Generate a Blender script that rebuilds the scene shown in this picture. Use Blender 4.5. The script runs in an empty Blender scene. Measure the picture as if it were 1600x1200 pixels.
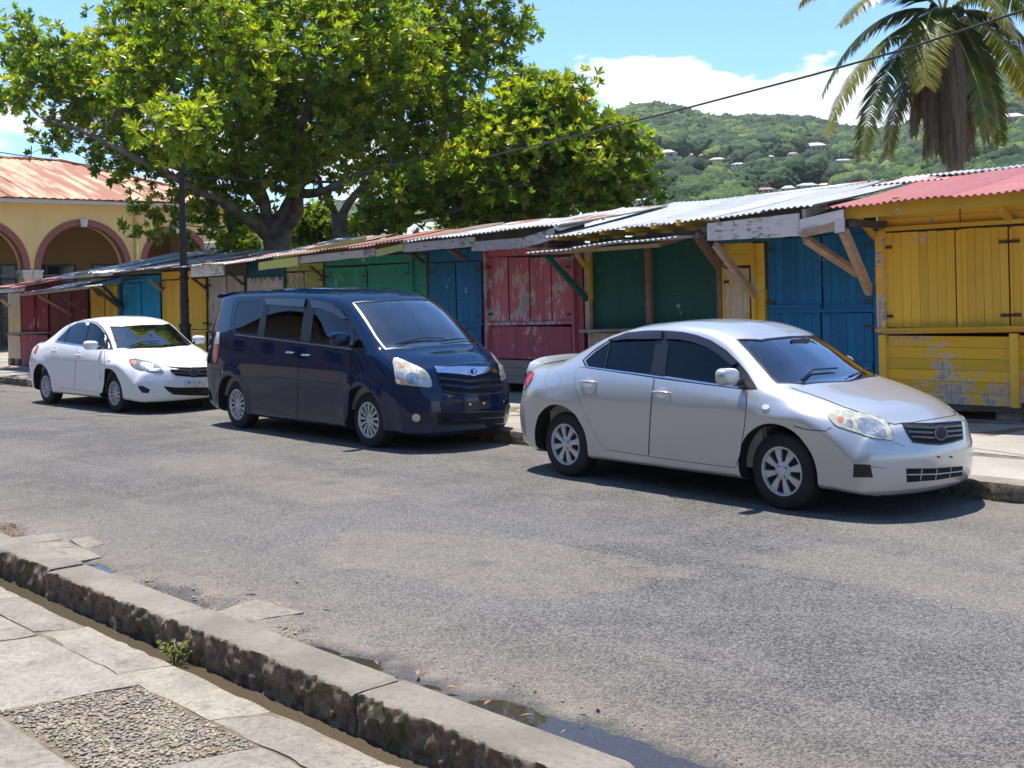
import bpy, bmesh, math, random
import numpy as np
from mathutils import Vector, Matrix
from mathutils.bvhtree import BVHTree
from mathutils.geometry import tessellate_polygon
R = math.radians
SC = bpy.context.scene
COL = SC.collection
random.seed(7); RNG = np.random.default_rng(7)

# ---------------------------------------------------------------- camera
F_PX, HOR, ROLL, EYE, TH = 1890.5, 448.66, .022985, 1.80431, .742771
cam_d = bpy.data.cameras.new('camera'); cam = bpy.data.objects.new('camera', cam_d); COL.objects.link(cam)
cam_d.sensor_width = 36; cam_d.lens = F_PX / 1600 * 36
cam_d.shift_x = .0022; cam_d.shift_y = -151.3 / 1600
cam_d.clip_start = .1; cam_d.clip_end = 9000
VIEW = Vector((-math.cos(TH), math.sin(TH), 0))
cam.matrix_world = Matrix.Translation((0, 0, EYE)) @ VIEW.to_track_quat('-Z', 'Y').to_matrix().to_4x4() @ Matrix.Rotation(-ROLL, 4, 'Z')
SC.camera = cam

# ---------------------------------------------------------------- light
SUN_TO = Vector((-.22, .05, 1)).normalized()
sun_el = math.asin(SUN_TO.z); sun_az = math.atan2(SUN_TO.x, SUN_TO.y)
world = bpy.data.worlds.new('World'); SC.world = world; world.use_nodes = True
wn = world.node_tree; wn.nodes.clear()
def wnode(t, **k):
    n = wn.nodes.new(t)
    for a, v in k.items(): setattr(n, a, v)
    return n
sky = wnode('ShaderNodeTexSky', sky_type='NISHITA', sun_disc=False, sun_elevation=sun_el, sun_rotation=sun_az, altitude=0, air_density=1.0, dust_density=.25, ozone_density=3.0)
bg = wnode('ShaderNodeBackground'); bg.inputs['Strength'].default_value = .125
wo = wnode('ShaderNodeOutputWorld')
tc = wnode('ShaderNodeTexCoord'); sep = wnode('ShaderNodeSeparateXYZ')
wn.links.new(tc.outputs['Generated'], sep.inputs[0])
def wmath(op, a, b=None, c=None, clamp=False):
    n = wnode('ShaderNodeMath', operation=op, use_clamp=clamp)
    for i, v in enumerate((a, b, c)):
        if v is None: continue
        if isinstance(v, (int, float)): n.inputs[i].default_value = v
        else: wn.links.new(v, n.inputs[i])
    return n.outputs[0]
# cumulus banks low over the hills all round the horizon, a few wisps above
zc = wmath('MAXIMUM', sep.outputs[2], .015)
comb = wnode('ShaderNodeCombineXYZ')
wn.links.new(sep.outputs[0], comb.inputs[0]); wn.links.new(sep.outputs[1], comb.inputs[1])
wn.links.new(wmath('MULTIPLY', sep.outputs[2], 2.1), comb.inputs[2])
cn = wnode('ShaderNodeTexNoise'); cn.inputs['Scale'].default_value = 9.5; cn.inputs['Detail'].default_value = 9; cn.inputs['Roughness'].default_value = .60
mpc = wnode('ShaderNodeMapping'); mpc.inputs['Location'].default_value = (.35, .0, .1)
wn.links.new(comb.outputs[0], mpc.inputs[0]); wn.links.new(mpc.outputs[0], cn.inputs['Vector'])
band = wnode('ShaderNodeMapRange', interpolation_type='SMOOTHSTEP'); wn.links.new(sep.outputs[2], band.inputs[0])
for i, v in ((1, .12), (2, .205), (3, .13), (4, -.14)): band.inputs[i].default_value = v
bank = wnode('ShaderNodeVectorMath', operation='DOT_PRODUCT'); wn.links.new(tc.outputs['Generated'], bank.inputs[0]); bank.inputs[1].default_value = Vector((-.60, .79, .09)).normalized()
bk = wnode('ShaderNodeMapRange', interpolation_type='SMOOTHSTEP'); wn.links.new(bank.outputs['Value'], bk.inputs[0])
for i, v in ((1, .984), (2, .9985), (3, 0), (4, .165)): bk.inputs[i].default_value = v
cm = wmath('ADD', wmath('ADD', cn.outputs[0], band.outputs[0]), bk.outputs[0])
cr = wnode('ShaderNodeMapRange', interpolation_type='SMOOTHSTEP'); wn.links.new(cm, cr.inputs[0])
for i, v in ((1, .570), (2, .635), (3, 0), (4, .95)): cr.inputs[i].default_value = v
cn2 = wnode('ShaderNodeTexNoise'); cn2.inputs['Scale'].default_value = 16; cn2.inputs['Detail'].default_value = 6
wn.links.new(mpc.outputs[0], cn2.inputs['Vector'])
ccol = wnode('ShaderNodeMixRGB'); ccol.inputs[1].default_value = (4.4, 4.9, 5.5, 1); ccol.inputs[2].default_value = (6.2, 6.2, 6.2, 1)
wn.links.new(cn2.outputs[0], ccol.inputs[0])
tint = wnode('ShaderNodeMixRGB', blend_type='MULTIPLY'); tint.inputs[0].default_value = 1; tint.inputs[2].default_value = (.67, .865, 1.06, 1)
wn.links.new(sky.outputs[0], tint.inputs[1])
mx = wnode('ShaderNodeMixRGB'); wn.links.new(cr.outputs[0], mx.inputs[0]); wn.links.new(tint.outputs[0], mx.inputs[1]); wn.links.new(ccol.outputs[0], mx.inputs[2])
wn.links.new(mx.outputs[0], bg.inputs[0]); wn.links.new(bg.outputs[0], wo.inputs[0])
sun_d = bpy.data.lights.new('sun', 'SUN'); sun = bpy.data.objects.new('sun', sun_d); COL.objects.link(sun)
sun_d.energy = 4.6; sun_d.angle = R(.53); sun_d.color = (1, .95, .865)
sun.rotation_euler = (-SUN_TO).to_track_quat('-Z', 'Y').to_euler()
sun.location = (0, 0, 60)
vs = SC.view_settings; vs.view_transform = 'Standard'; vs.look = 'None'; vs.gamma = 1; vs.use_curve_mapping = False
vs.exposure = .86
SC.cycles.max_bounces = 7; SC.cycles.transparent_max_bounces = 12; SC.cycles.volume_bounces = 0

# ---------------------------------------------------------------- sight lines used to survey positions
def ray(p):
    u, v = p[0] - 800, p[1] - 600
    u2 = u * math.cos(ROLL) - v * math.sin(ROLL); v2 = u * math.sin(ROLL) + v * math.cos(ROLL)
    k = u2 / F_PX; e = -(v2 + 600 - HOR) / F_PX
    return Vector((-math.cos(TH) + math.sin(TH) * k, math.sin(TH) + math.cos(TH) * k, e))
EYEP = Vector((0, 0, EYE))
def on_z(p, z):
    r = ray(p); return EYEP + r * ((z - EYE) / r.z)
def on_y(p, y):
    r = ray(p); return EYEP + r * (y / r.y)
def on_x(p, x):
    r = ray(p); return EYEP + r * (x / r.x)
def at_dist(p, d):
    r = ray(p); return EYEP + r * d
def zz(o, s, l): return [(o[0] + x / s, o[1] + y / s) for x, y in l]

# ---------------------------------------------------------------- object helpers
def tag(o, label=None, cat=None, group=None, kind=None):
    if label: o['label'] = label
    if cat: o['category'] = cat
    if group: o['group'] = group
    if kind: o['kind'] = kind
    return o
def empty(name, loc, rz=0):
    o = bpy.data.objects.new(name, None); COL.objects.link(o); o.location = loc; o.rotation_euler = (0, 0, rz); o.empty_display_size = .3
    return o
def link(name, me, parent=None, loc=None, rot=None, scale=None):
    o = bpy.data.objects.new(name, me); COL.objects.link(o)
    if parent: o.parent = parent
    if loc is not None: o.location = loc
    if rot is not None: o.rotation_euler = rot
    if scale is not None: o.scale = scale
    return o
def mesh(name, v, f, mats, smooth=False, idx=None, angle=None):
    me = bpy.data.meshes.new(name); me.from_pydata([tuple(p) for p in v], [], f); me.update()
    for m in (mats if isinstance(mats, (list, tuple)) else [mats]): me.materials.append(m)
    if idx is not None: me.polygons.foreach_set('material_index', idx)
    if smooth:
        me.polygons.foreach_set('use_smooth', [True] * len(me.polygons))
        if angle: me.set_sharp_from_angle(angle=R(angle))
    return me
def big_mesh(name, V, F, mat, smooth=False):
    """V (n,3), F (m,k) arrays with the same k"""
    me = bpy.data.meshes.new(name); V = np.asarray(V, np.float32); F = np.asarray(F, np.int32); m, k = F.shape
    me.vertices.add(len(V)); me.vertices.foreach_set('co', V.ravel())
    me.loops.add(m * k); me.loops.foreach_set('vertex_index', F.ravel())
    me.polygons.add(m); me.polygons.foreach_set('loop_start', np.arange(0, m * k, k, dtype=np.int32)); me.polygons.foreach_set('loop_total', np.full(m, k, np.int32))
    if smooth: me.polygons.foreach_set('use_smooth', np.ones(m, bool))
    me.update(calc_edges=True); me.validate(); me.materials.append(mat)
    return me
class MB:
    def __init__(s): s.v = []; s.f = []; s.i = []
    def add(s, v, f, i=0):
        n = len(s.v); s.v += [tuple(p) for p in v]; s.f += [tuple(a + n for a in q) for q in f]; s.i += [i] * len(f)
    def box(s, a, b, i=0, M=None):
        x0, y0, z0 = a; x1, y1, z1 = b
        v = [Vector(p) for p in ((x0,y0,z0),(x1,y0,z0),(x1,y1,z0),(x0,y1,z0),(x0,y0,z1),(x1,y0,z1),(x1,y1,z1),(x0,y1,z1))]
        if M: v = [M @ p for p in v]
        s.add(v, [(3,2,1,0),(4,5,6,7),(0,1,5,4),(1,2,6,5),(2,3,7,6),(3,0,4,7)], i)
    def beam(s, p, q, w, h, i=0, up=(0, 0, 1)):
        p, q = Vector(p), Vector(q); d = (q - p).normalized(); u = Vector(up)
        if abs(d.dot(u)) > .97: u = Vector((0, 1, 0))
        a = d.cross(u).normalized() * w / 2; b = a.cross(d).normalized() * h / 2
        v = [p - a - b, p + a - b, p + a + b, p - a + b, q - a - b, q + a - b, q + a + b, q - a + b]
        s.add(v, [(3,2,1,0),(4,5,6,7),(0,1,5,4),(1,2,6,5),(2,3,7,6),(3,0,4,7)], i)
    def tube(s, pts, rad, n=8, i=0, cap=True):
        pts = [Vector(p) for p in pts]; rad = rad if isinstance(rad, (list, tuple)) else [rad] * len(pts)
        v = []; f = []; ref = None
        for k, p in enumerate(pts):
            d = (pts[min(k+1, len(pts)-1)] - pts[max(k-1, 0)]).normalized()
            if ref is None: ref = d.orthogonal().normalized()
            a = (ref - d * ref.dot(d)).normalized(); ref = a; b = d.cross(a)
            for j in range(n):
                t = 2 * math.pi * j / n; v.append(p + (a * math.cos(t) + b * math.sin(t)) * rad[k])
        for k in range(len(pts) - 1):
            for j in range(n):
                f.append((k*n+j, k*n+(j+1) % n, (k+1)*n+(j+1) % n, (k+1)*n+j))
        if cap: f.append(tuple(range(n - 1, -1, -1))); f.append(tuple((len(pts)-1)*n + j for j in range(n)))
        s.add(v, f, i)
    def lathe(s, prof, n=24, i=0, axis='z', c=(0, 0, 0), a0=0):
        v = []; f = []
        for r, h in prof:
            for j in range(n):
                t = 2 * math.pi * j / n + a0; x, y = r * math.cos(t), r * math.sin(t)
                v.append((c[0]+x, c[1]+y, c[2]+h) if axis == 'z' else (c[0]+x, c[1]+h, c[2]+y))
        for k in range(len(prof) - 1):
            for j in range(n):
                q = (k*n+j, k*n+(j+1) % n, (k+1)*n+(j+1) % n, (k+1)*n+j)
                f.append(q if axis == 'z' else q[::-1])
        s.add(v, f, i)
    def prism(s, poly, z0, z1, i=0, M=None):
        n = len(poly); v = [Vector((x, y, z0)) for x, y in poly] + [Vector((x, y, z1)) for x, y in poly]
        if M: v = [M @ p for p in v]
        s.add(v, [tuple(range(n-1, -1, -1)), tuple(range(n, 2*n))] + [(k, (k+1) % n, (k+1) % n + n, k + n) for k in range(n)], i)
    def build(s, name, mats, parent=None, smooth=False, angle=None, loc=None, rot=None):
        me = mesh(name, s.v, s.f, mats, smooth, s.i, angle)
        return link(name, me, parent, loc, rot)
def noise3(P, sc=1.0, seed=0):
    """cheap smooth value noise on an (n,3) array, -1..1"""
    P = np.asarray(P, float) * sc + seed * 17.31; I = np.floor(P).astype(np.int64); f = P - I; f = f * f * (3 - 2 * f)
    def h(a):
        n = (a[:, 0] * 73856093) ^ (a[:, 1] * 19349663) ^ (a[:, 2] * 83492791); n = (n ^ (n >> 13)) * 1274126177; n = n ^ (n >> 16)
        return (n & 0xffff) / 32767.5 - 1
    o = 0
    for dx in (0, 1):
        for dy in (0, 1):
            for dz in (0, 1):
                w = (f[:, 0] if dx else 1-f[:, 0]) * (f[:, 1] if dy else 1-f[:, 1]) * (f[:, 2] if dz else 1-f[:, 2])
                o = o + w * h(I + np.array([dx, dy, dz]))
    return o
def pchip(keys):
    k = np.array(sorted(keys), float); x = k[:, 0]; Y = k[:, 1:]; h = np.diff(x)[:, None]; d = np.diff(Y, axis=0) / h
    m = np.zeros_like(Y); m[0] = d[0]; m[-1] = d[-1]
    for i in range(1, len(x)-1):
        w1 = 2*h[i] + h[i-1]; w2 = h[i] + 2*h[i-1]; ok = d[i-1]*d[i] > 0
        with np.errstate(divide='ignore', invalid='ignore'): m[i] = np.where(ok, (w1+w2) / (w1/d[i-1] + w2/d[i]), 0)
    def fn(t):
        t = min(max(t, x[0]), x[-1]); i = min(int(np.searchsorted(x, t, side='right')) - 1, len(x)-2); H = x[i+1]-x[i]; u = (t-x[i])/H
        return Y[i]*(1+2*u)*(1-u)**2 + m[i]*H*u*(1-u)**2 + Y[i+1]*u*u*(3-2*u) + m[i+1]*H*u*u*(u-1)
    return fn

# ---------------------------------------------------------------- materials
class NT:
    def __init__(s, name):
        s.m = bpy.data.materials.new(name); s.m.use_nodes = True; s.t = s.m.node_tree; s.t.nodes.clear()
        s.o = s.t.nodes.new('ShaderNodeOutputMaterial')
    def n(s, t, ins=None, **k):
        n = s.t.nodes.new(t)
        for a, v in k.items(): setattr(n, a, v)
        for a, v in (ins or {}).items(): s.set(n.inputs[a], v)
        return n
    def set(s, sock, v):
        if isinstance(v, bpy.types.NodeSocket): s.t.links.new(v, sock)
        elif isinstance(v, bpy.types.Node): s.t.links.new(v.outputs[0], sock)
        else: sock.default_value = v
    def math(s, op, a, b=0, c=None, clamp=False):
        d = {0: a, 1: b}
        if c is not None: d[2] = c
        return s.n('ShaderNodeMath', d, operation=op, use_clamp=clamp).outputs[0]
    def mix(s, f, a, b, mode='MIX'): return s.n('ShaderNodeMixRGB', {0: f, 1: a, 2: b}, blend_type=mode).outputs[0]
    def ramp(s, v, a, b, lo=0, hi=1): return s.n('ShaderNodeMapRange', {0: v, 1: a, 2: b, 3: lo, 4: hi}, interpolation_type='SMOOTHSTEP').outputs[0]
    def pos(s, scale=(1, 1, 1), obj=False):
        p = s.n('ShaderNodeTexCoord').outputs['Object'] if obj else s.n('ShaderNodeNewGeometry').outputs['Position']
        return s.n('ShaderNodeMapping', {'Vector': p, 'Scale': scale}).outputs[0]
    def noise(s, vec, sc, det=5, rough=.55, dist=0): return s.n('ShaderNodeTexNoise', {'Vector': vec, 'Scale': sc, 'Detail': det, 'Roughness': rough, 'Distortion': dist}).outputs[0]
    def vor(s, vec, sc, feat='F1', out=0): return s.n('ShaderNodeTexVoronoi', {'Vector': vec, 'Scale': sc}, feature=feat).outputs[out]
    def bump(s, h, st=.3, d=.01): return s.n('ShaderNodeBump', {'Height': h, 'Strength': st, 'Distance': d}).outputs[0]
    def bsdf(s, **k):
        b = s.n('ShaderNodeBsdfPrincipled')
        for a, v in k.items(): s.set(b.inputs[a.replace('_', ' ')], v)
        return b
    def out(s, sh): s.set(s.o.inputs[0], sh.outputs[0] if isinstance(sh, bpy.types.Node) else sh); return s.m
def c4(c): return (c[0], c[1], c[2], 1)
def hexc(r, g, b):
    f = lambda v: (v/255/12.92) if v/255 <= .04045 else ((v/255+.055)/1.055)**2.4
    return (f(r), f(g), f(b), 1)
def m_plain(name, col, rough=.6, metal=0, var=.15, bump=0, scale=8, **k):
    t = NT(name); p = t.pos(); n = t.noise(p, scale)
    c = t.mix(1.0, c4(col), t.n('ShaderNodeCombineXYZ', {0: t.ramp(n, .25, .75, 1-var, 1+var), 1: t.ramp(n, .25, .75, 1-var, 1+var), 2: t.ramp(n, .25, .75, 1-var, 1+var)}).outputs[0], 'MULTIPLY')
    kw = dict(Base_Color=c, Roughness=rough, Metallic=metal, **k)
    if bump: kw['Normal'] = t.bump(t.noise(p, scale*6, 6), .5, bump)
    return t.out(t.bsdf(**kw))
def m_paint_wood(name, col, peel=.35, under=(.42, .38, .34), under2=(.25, .21, .17), grime=.5, stretch=2.2, rough=.62, cluster=.7):
    t = NT(name); p = t.pos(); ps = t.pos((1, 1, 1/stretch))
    rnd = t.n('ShaderNodeObjectInfo').outputs['Random']
    big = t.noise(p, 1.9, 3); fine = t.noise(ps, 9, 10, .68)
    edge = t.math('ADD', fine, t.math('MULTIPLY', t.math('SUBTRACT', big, .5), cluster))
    mask = t.ramp(edge, .78-peel*.5, .80-peel*.5)
    grain = t.noise(t.pos((14, 14, .7)), 3.5, 6)
    br = t.math('ADD', t.math('MULTIPLY', rnd, .26), .87)
    pc = t.mix(t.math('MULTIPLY', t.ramp(t.noise(ps, 3.2, 8), .45, .75), grime*.55), c4(col), c4([x*.45+.02 for x in col[:3]]))
    pc = t.mix(t.math('MULTIPLY', t.ramp(t.noise(p, 24, 4), .55, .8), .16), pc, c4([min(1, x*.6+.35) for x in col[:3]]))
    pc = t.mix(1, pc, t.n('ShaderNodeCombineXYZ', {0: br, 1: br, 2: br}).outputs[0], 'MULTIPLY')
    uc = t.mix(t.ramp(grain, .35, .65), c4(under), c4(under2))
    prim = t.ramp(edge, .72-peel*.5, .735-peel*.5)
    c = t.mix(prim, pc, t.mix(.6, pc, c4((.55, .52, .46))))
    c = t.mix(mask, c, uc)
    h = t.math('ADD', t.math('MULTIPLY', mask, -.6), t.math('MULTIPLY', grain, .35))
    b = t.bsdf(Base_Color=c, Roughness=rough, Normal=t.bump(h, .55, .004)); b.inputs['Specular IOR Level'].default_value = .3
    return t.out(b)
def m_wood(name, a, b_, rough=.8):
    t = NT(name); g = t.noise(t.pos((1.5, 8, 8), obj=True), 2.6, 8, .65); rnd = t.n('ShaderNodeObjectInfo').outputs['Random']
    st = t.noise(t.pos(), 2.3, 6)
    c = t.mix(t.ramp(g, .35, .68), c4(a), c4(b_)); c = t.mix(t.math('MULTIPLY', t.ramp(st, .5, .72), .55), c, c4([x*.45 for x in b_[:3]]))
    return t.out(t.bsdf(Base_Color=c, Roughness=rough, Normal=t.bump(g, .5, .004)))
def m_metal_roof(name, col, col2, rust=.3, rough=.5, metal=.25, rc=(.23, .09, .045), sc=(1, 1, 1)):
    t = NT(name); p = t.pos(); rnd = t.n('ShaderNodeObjectInfo').outputs['Random']
    n = t.noise(t.pos(sc), 1.1, 8, .62); st = t.noise(p, 5, 8, .7)
    c = t.mix(t.ramp(st, .3, .7), c4(col), c4(col2))
    br = t.math('ADD', t.math('MULTIPLY', rnd, .3), .82); c = t.mix(1, c, t.n('ShaderNodeCombineXYZ', {0: br, 1: br, 2: br}).outputs[0], 'MULTIPLY')
    c = t.mix(t.ramp(t.math('ADD', n, t.math('MULTIPLY', rnd, .12)), .72-rust*.4, .86-rust*.4), c, c4(rc))
    return t.out(t.bsdf(Base_Color=c, Roughness=rough, Metallic=metal, Normal=t.bump(st, .25, .004)))
def m_glass(name, tint, refl=1.0, rough=.0):
    t = NT(name); fr = t.n('ShaderNodeFresnel', {'IOR': 1.5}).outputs[0]
    tr = t.n('ShaderNodeBsdfTransparent', {0: c4(tint)}); gl = t.n('ShaderNodeBsdfGlossy', {0: (.95, .97, 1, 1), 'Roughness': rough})
    mxs = t.n('ShaderNodeMixShader', {0: t.math('MULTIPLY', fr, refl, clamp=True), 1: tr.outputs[0], 2: gl.outputs[0]})
    return t.out(mxs)
def m_car(name, col, metal, rough, dirt=.12, dust=(.30, .26, .21), coat=1.5, spec=.5):
    t = NT(name); tcn = t.n('ShaderNodeTexCoord').outputs['Object']; z = t.n('ShaderNodeSeparateXYZ', {0: tcn}).outputs[2]
    n = t.noise(tcn, 4, 8, .6); c = c4(col)
    low = t.math('MULTIPLY', t.ramp(z, .62, .16), t.ramp(n, .25, .7))
    haze = t.math('ADD', t.math('MULTIPLY', low, dirt), t.math('MULTIPLY', t.ramp(n, .4, .75), dirt*.12), clamp=True)
    c = t.mix(haze, c, c4(dust))
    b = t.bsdf(Base_Color=c, Metallic=t.math('MULTIPLY', t.math('SUBTRACT', 1, haze), metal), Roughness=t.math('ADD', rough, t.math('MULTIPLY', haze, .4)), Coat_Weight=t.math('SUBTRACT', 1, haze), Coat_Roughness=t.math('ADD', .025, t.math('MULTIPLY', t.ramp(n, .3, .8), .03)), Coat_IOR=coat, Specular_IOR_Level=spec)
    return t.out(b)
# ================================================================ GROUND, ROAD, PAVEMENTS
def m_asphalt():
    t = NT('worn_asphalt'); p = t.pos(); dust = t.n('ShaderNodeAttribute', attribute_name='dust').outputs['Fac']; dark = t.n('ShaderNodeAttribute', attribute_name='dark').outputs['Fac']
    v = t.vor(p, 100, out=1); vd = t.vor(p, 100); v2 = t.vor(p, 85, out=1)
    g = t.n('ShaderNodeSeparateXYZ', {0: v}).outputs[0]; g2 = t.n('ShaderNodeSeparateXYZ', {0: v2}).outputs[1]
    big = t.noise(p, .35, 6, .6); mid = t.noise(p, 2.2, 6, .6); fine = t.noise(p, 240, 3)
    base = t.mix(t.ramp(big, .43, .57), c4((.055, .053, .051)), c4((.125, .119, .111)))
    base = t.mix(t.math('MULTIPLY', t.ramp(mid, .48, .60), .55), base, c4((.178, .165, .150)))
    strk = t.noise(t.pos((.12, 1.4, 1)), 1.5, 7, .65); base = t.mix(t.math('MULTIPLY', t.ramp(strk, .5, .72), .55), base, c4((.20, .18, .155))); base = t.mix(t.math('MULTIPLY', t.ramp(strk, .5, .28), .45), base, c4((.05, .048, .047)))
    agg = t.mix(t.ramp(g, .15, .95), c4((.034, .032, .031)), c4((.29, .275, .255)))
    base = t.mix(.50, base, agg); base = t.mix(t.math('MULTIPLY', t.ramp(g2, .75, 1), .35), base, c4((.36, .33, .29)))
    dn = t.math('MULTIPLY', dust, t.ramp(t.noise(p, 5, 8, .7), .2, .62), clamp=True)
    base = t.mix(t.math('MULTIPLY', dn, .75), base, t.mix(t.ramp(fine, .3, .7), c4((.24, .19, .14)), c4((.42, .35, .27))))
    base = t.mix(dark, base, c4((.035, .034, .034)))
    crk = t.vor(t.n('ShaderNodeMixRGB', {0: .12, 1: p, 2: t.n('ShaderNodeTexNoise', {'Vector': p, 'Scale': 1.6, 'Detail': 6}).outputs[1]}).outputs[0], .75, 'DISTANCE_TO_EDGE')
    ck = t.math('MULTIPLY', t.ramp(crk, .010, .003), t.math('MULTIPLY', t.ramp(big, .50, .56), t.ramp(mid, .46, .54)))
    base = t.mix(t.math('MULTIPLY', ck, .0), base, c4((.035, .033, .03)))
    h = t.math('ADD', t.math('MULTIPLY', vd, -.9), t.math('ADD', t.math('MULTIPLY', fine, .35), t.math('MULTIPLY', ck, -.1)))
    return t.out(t.bsdf(Base_Color=base, Roughness=t.math('SUBTRACT', .93, t.math('MULTIPLY', dark, .55)), Normal=t.bump(h, 1, .014)))
def m_stone(name, a, b, dirt, sc=1.0, rough=.85, bump=.008, spots=.5):
    t = NT(name); p = t.pos(); rnd = t.n('ShaderNodeObjectInfo').outputs['Random']
    n = t.noise(p, 2.1*sc, 10, .70); f = t.noise(p, 30*sc, 9, .78); pit = t.vor(p, 42*sc)
    c = t.mix(t.ramp(n, .3, .7), c4(a), c4(b)); c = t.mix(t.math('MULTIPLY', t.ramp(f, .46, .66), spots), c, c4(dirt)); c = t.mix(t.math('MULTIPLY', t.ramp(pit, .20, .10), t.math('MULTIPLY', t.ramp(t.noise(p, 6*sc, 4), .5, .6), .8)), c, c4(dirt)); c = t.mix(t.math('MULTIPLY', t.ramp(t.noise(p, 75*sc, 3), .58, .7), .35), c, c4([min(.7, q*1.5) for q in b]))
    c = t.mix(t.math('MULTIPLY', t.ramp(t.noise(p, 5*sc, 9, .7), .54, .68), spots*.8), c, c4(dirt))
    br = t.math('ADD', t.math('MULTIPLY', rnd, .24), .88); c = t.mix(1, c, t.n('ShaderNodeCombineXYZ', {0: br, 1: br, 2: br}).outputs[0], 'MULTIPLY')
    h = t.math('ADD', f, t.math('MULTIPLY', t.ramp(pit, .16, .04), -.8))
    return t.out(t.bsdf(Base_Color=c, Roughness=rough, Normal=t.bump(h, .7, bump)))
M = {}
M['asphalt'] = m_asphalt()
M['slab'] = m_stone('pavement_slab_stone', (.20, .172, .138), (.325, .283, .228), (.08, .067, .053), bump=.008, spots=.6)
M['kerb_top'] = m_stone('kerb_top_stone', (.20, .168, .132), (.30, .255, .205), (.085, .07, .055), bump=.012, spots=.7)
M['slab_far'] = m_stone('far_pavement_stone', (.25, .22, .185), (.34, .305, .26), (.16, .14, .115), .7, bump=.006, spots=.35)
M['joint'] = m_plain('joint_dirt', (.15, .115, .08), .95, var=.4, bump=.01, scale=9)
def m_kerb_side():
    t = NT('mossy_kerb_side'); p = t.pos(); nz = t.n('ShaderNodeSeparateXYZ', {0: t.n('ShaderNodeNewGeometry').outputs['Normal']}).outputs[2]
    n = t.noise(p, 15, 10, .78); m = t.noise(p, 3.4, 5)
    c = t.mix(t.ramp(n, .3, .7), c4((.040, .030, .021)), c4((.34, .27, .19)))
    c = t.mix(t.math('MULTIPLY', t.ramp(m, .5, .66), t.ramp(n, .4, .6)), c, c4((.045, .055, .012)))
    top = t.mix(t.ramp(t.noise(p, 2.1, 8, .6), .3, .7), c4((.22, .185, .145)), c4((.33, .28, .225)))
    top = t.mix(t.math('MULTIPLY', t.ramp(t.noise(p, 30, 8, .7), .46, .7), .6), top, c4((.15, .13, .11)))
    c = t.mix(t.ramp(t.math('ADD', nz, t.math('MULTIPLY', t.math('SUBTRACT', n, .5), .7)), .45, .7), c, top)
    return t.out(t.bsdf(Base_Color=c, Roughness=.9, Normal=t.bump(t.noise(p, 32, 9, .75), 1, .022)))
M['kerb'] = m_kerb_side()
def m_water(name, col, rough=.04, rip=.0015, sc=18):
    t = NT(name); p = t.pos(); n = t.noise(p, sc, 4); n2 = t.noise(p, 90, 5, .8)
    c = t.mix(t.ramp(n2, .52, .66), c4(col), c4([x*1.9+.01 for x in col]))
    return t.out(t.bsdf(Base_Color=c, Roughness=rough, Normal=t.bump(n, .5, rip), IOR=1.33))
M['water'] = m_water('gutter_water', (.075, .058, .037), .06, .004, 26); M['puddle'] = m_water('puddle_water', (.035, .03, .024), .02, .0004, 9)
M['dirt'] = m_plain('dry_dirt_ground', (.22, .19, .13), .95, var=.35, bump=.02, scale=2)

# wide ground sheet
g = MB(); g.add([(-3000, -2500, -.42), (1500, -2500, -.42), (1500, 4000, -.42), (-3000, 4000, -.42)], [(0, 1, 2, 3)])
tag(g.build('ground', M['dirt']), kind='structure')
KY, NY = 9.42, 3.33     # far kerb face, near road edge
LAYERS = [[tuple(on_z(p, 0)[:2]) for p in l] for l in ([(66, 653), (95, 655), (150, 650), (205, 652)], [(244, 667), (290, 669), (345, 664)], [(-5, 612), (60, 614)])]
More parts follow.
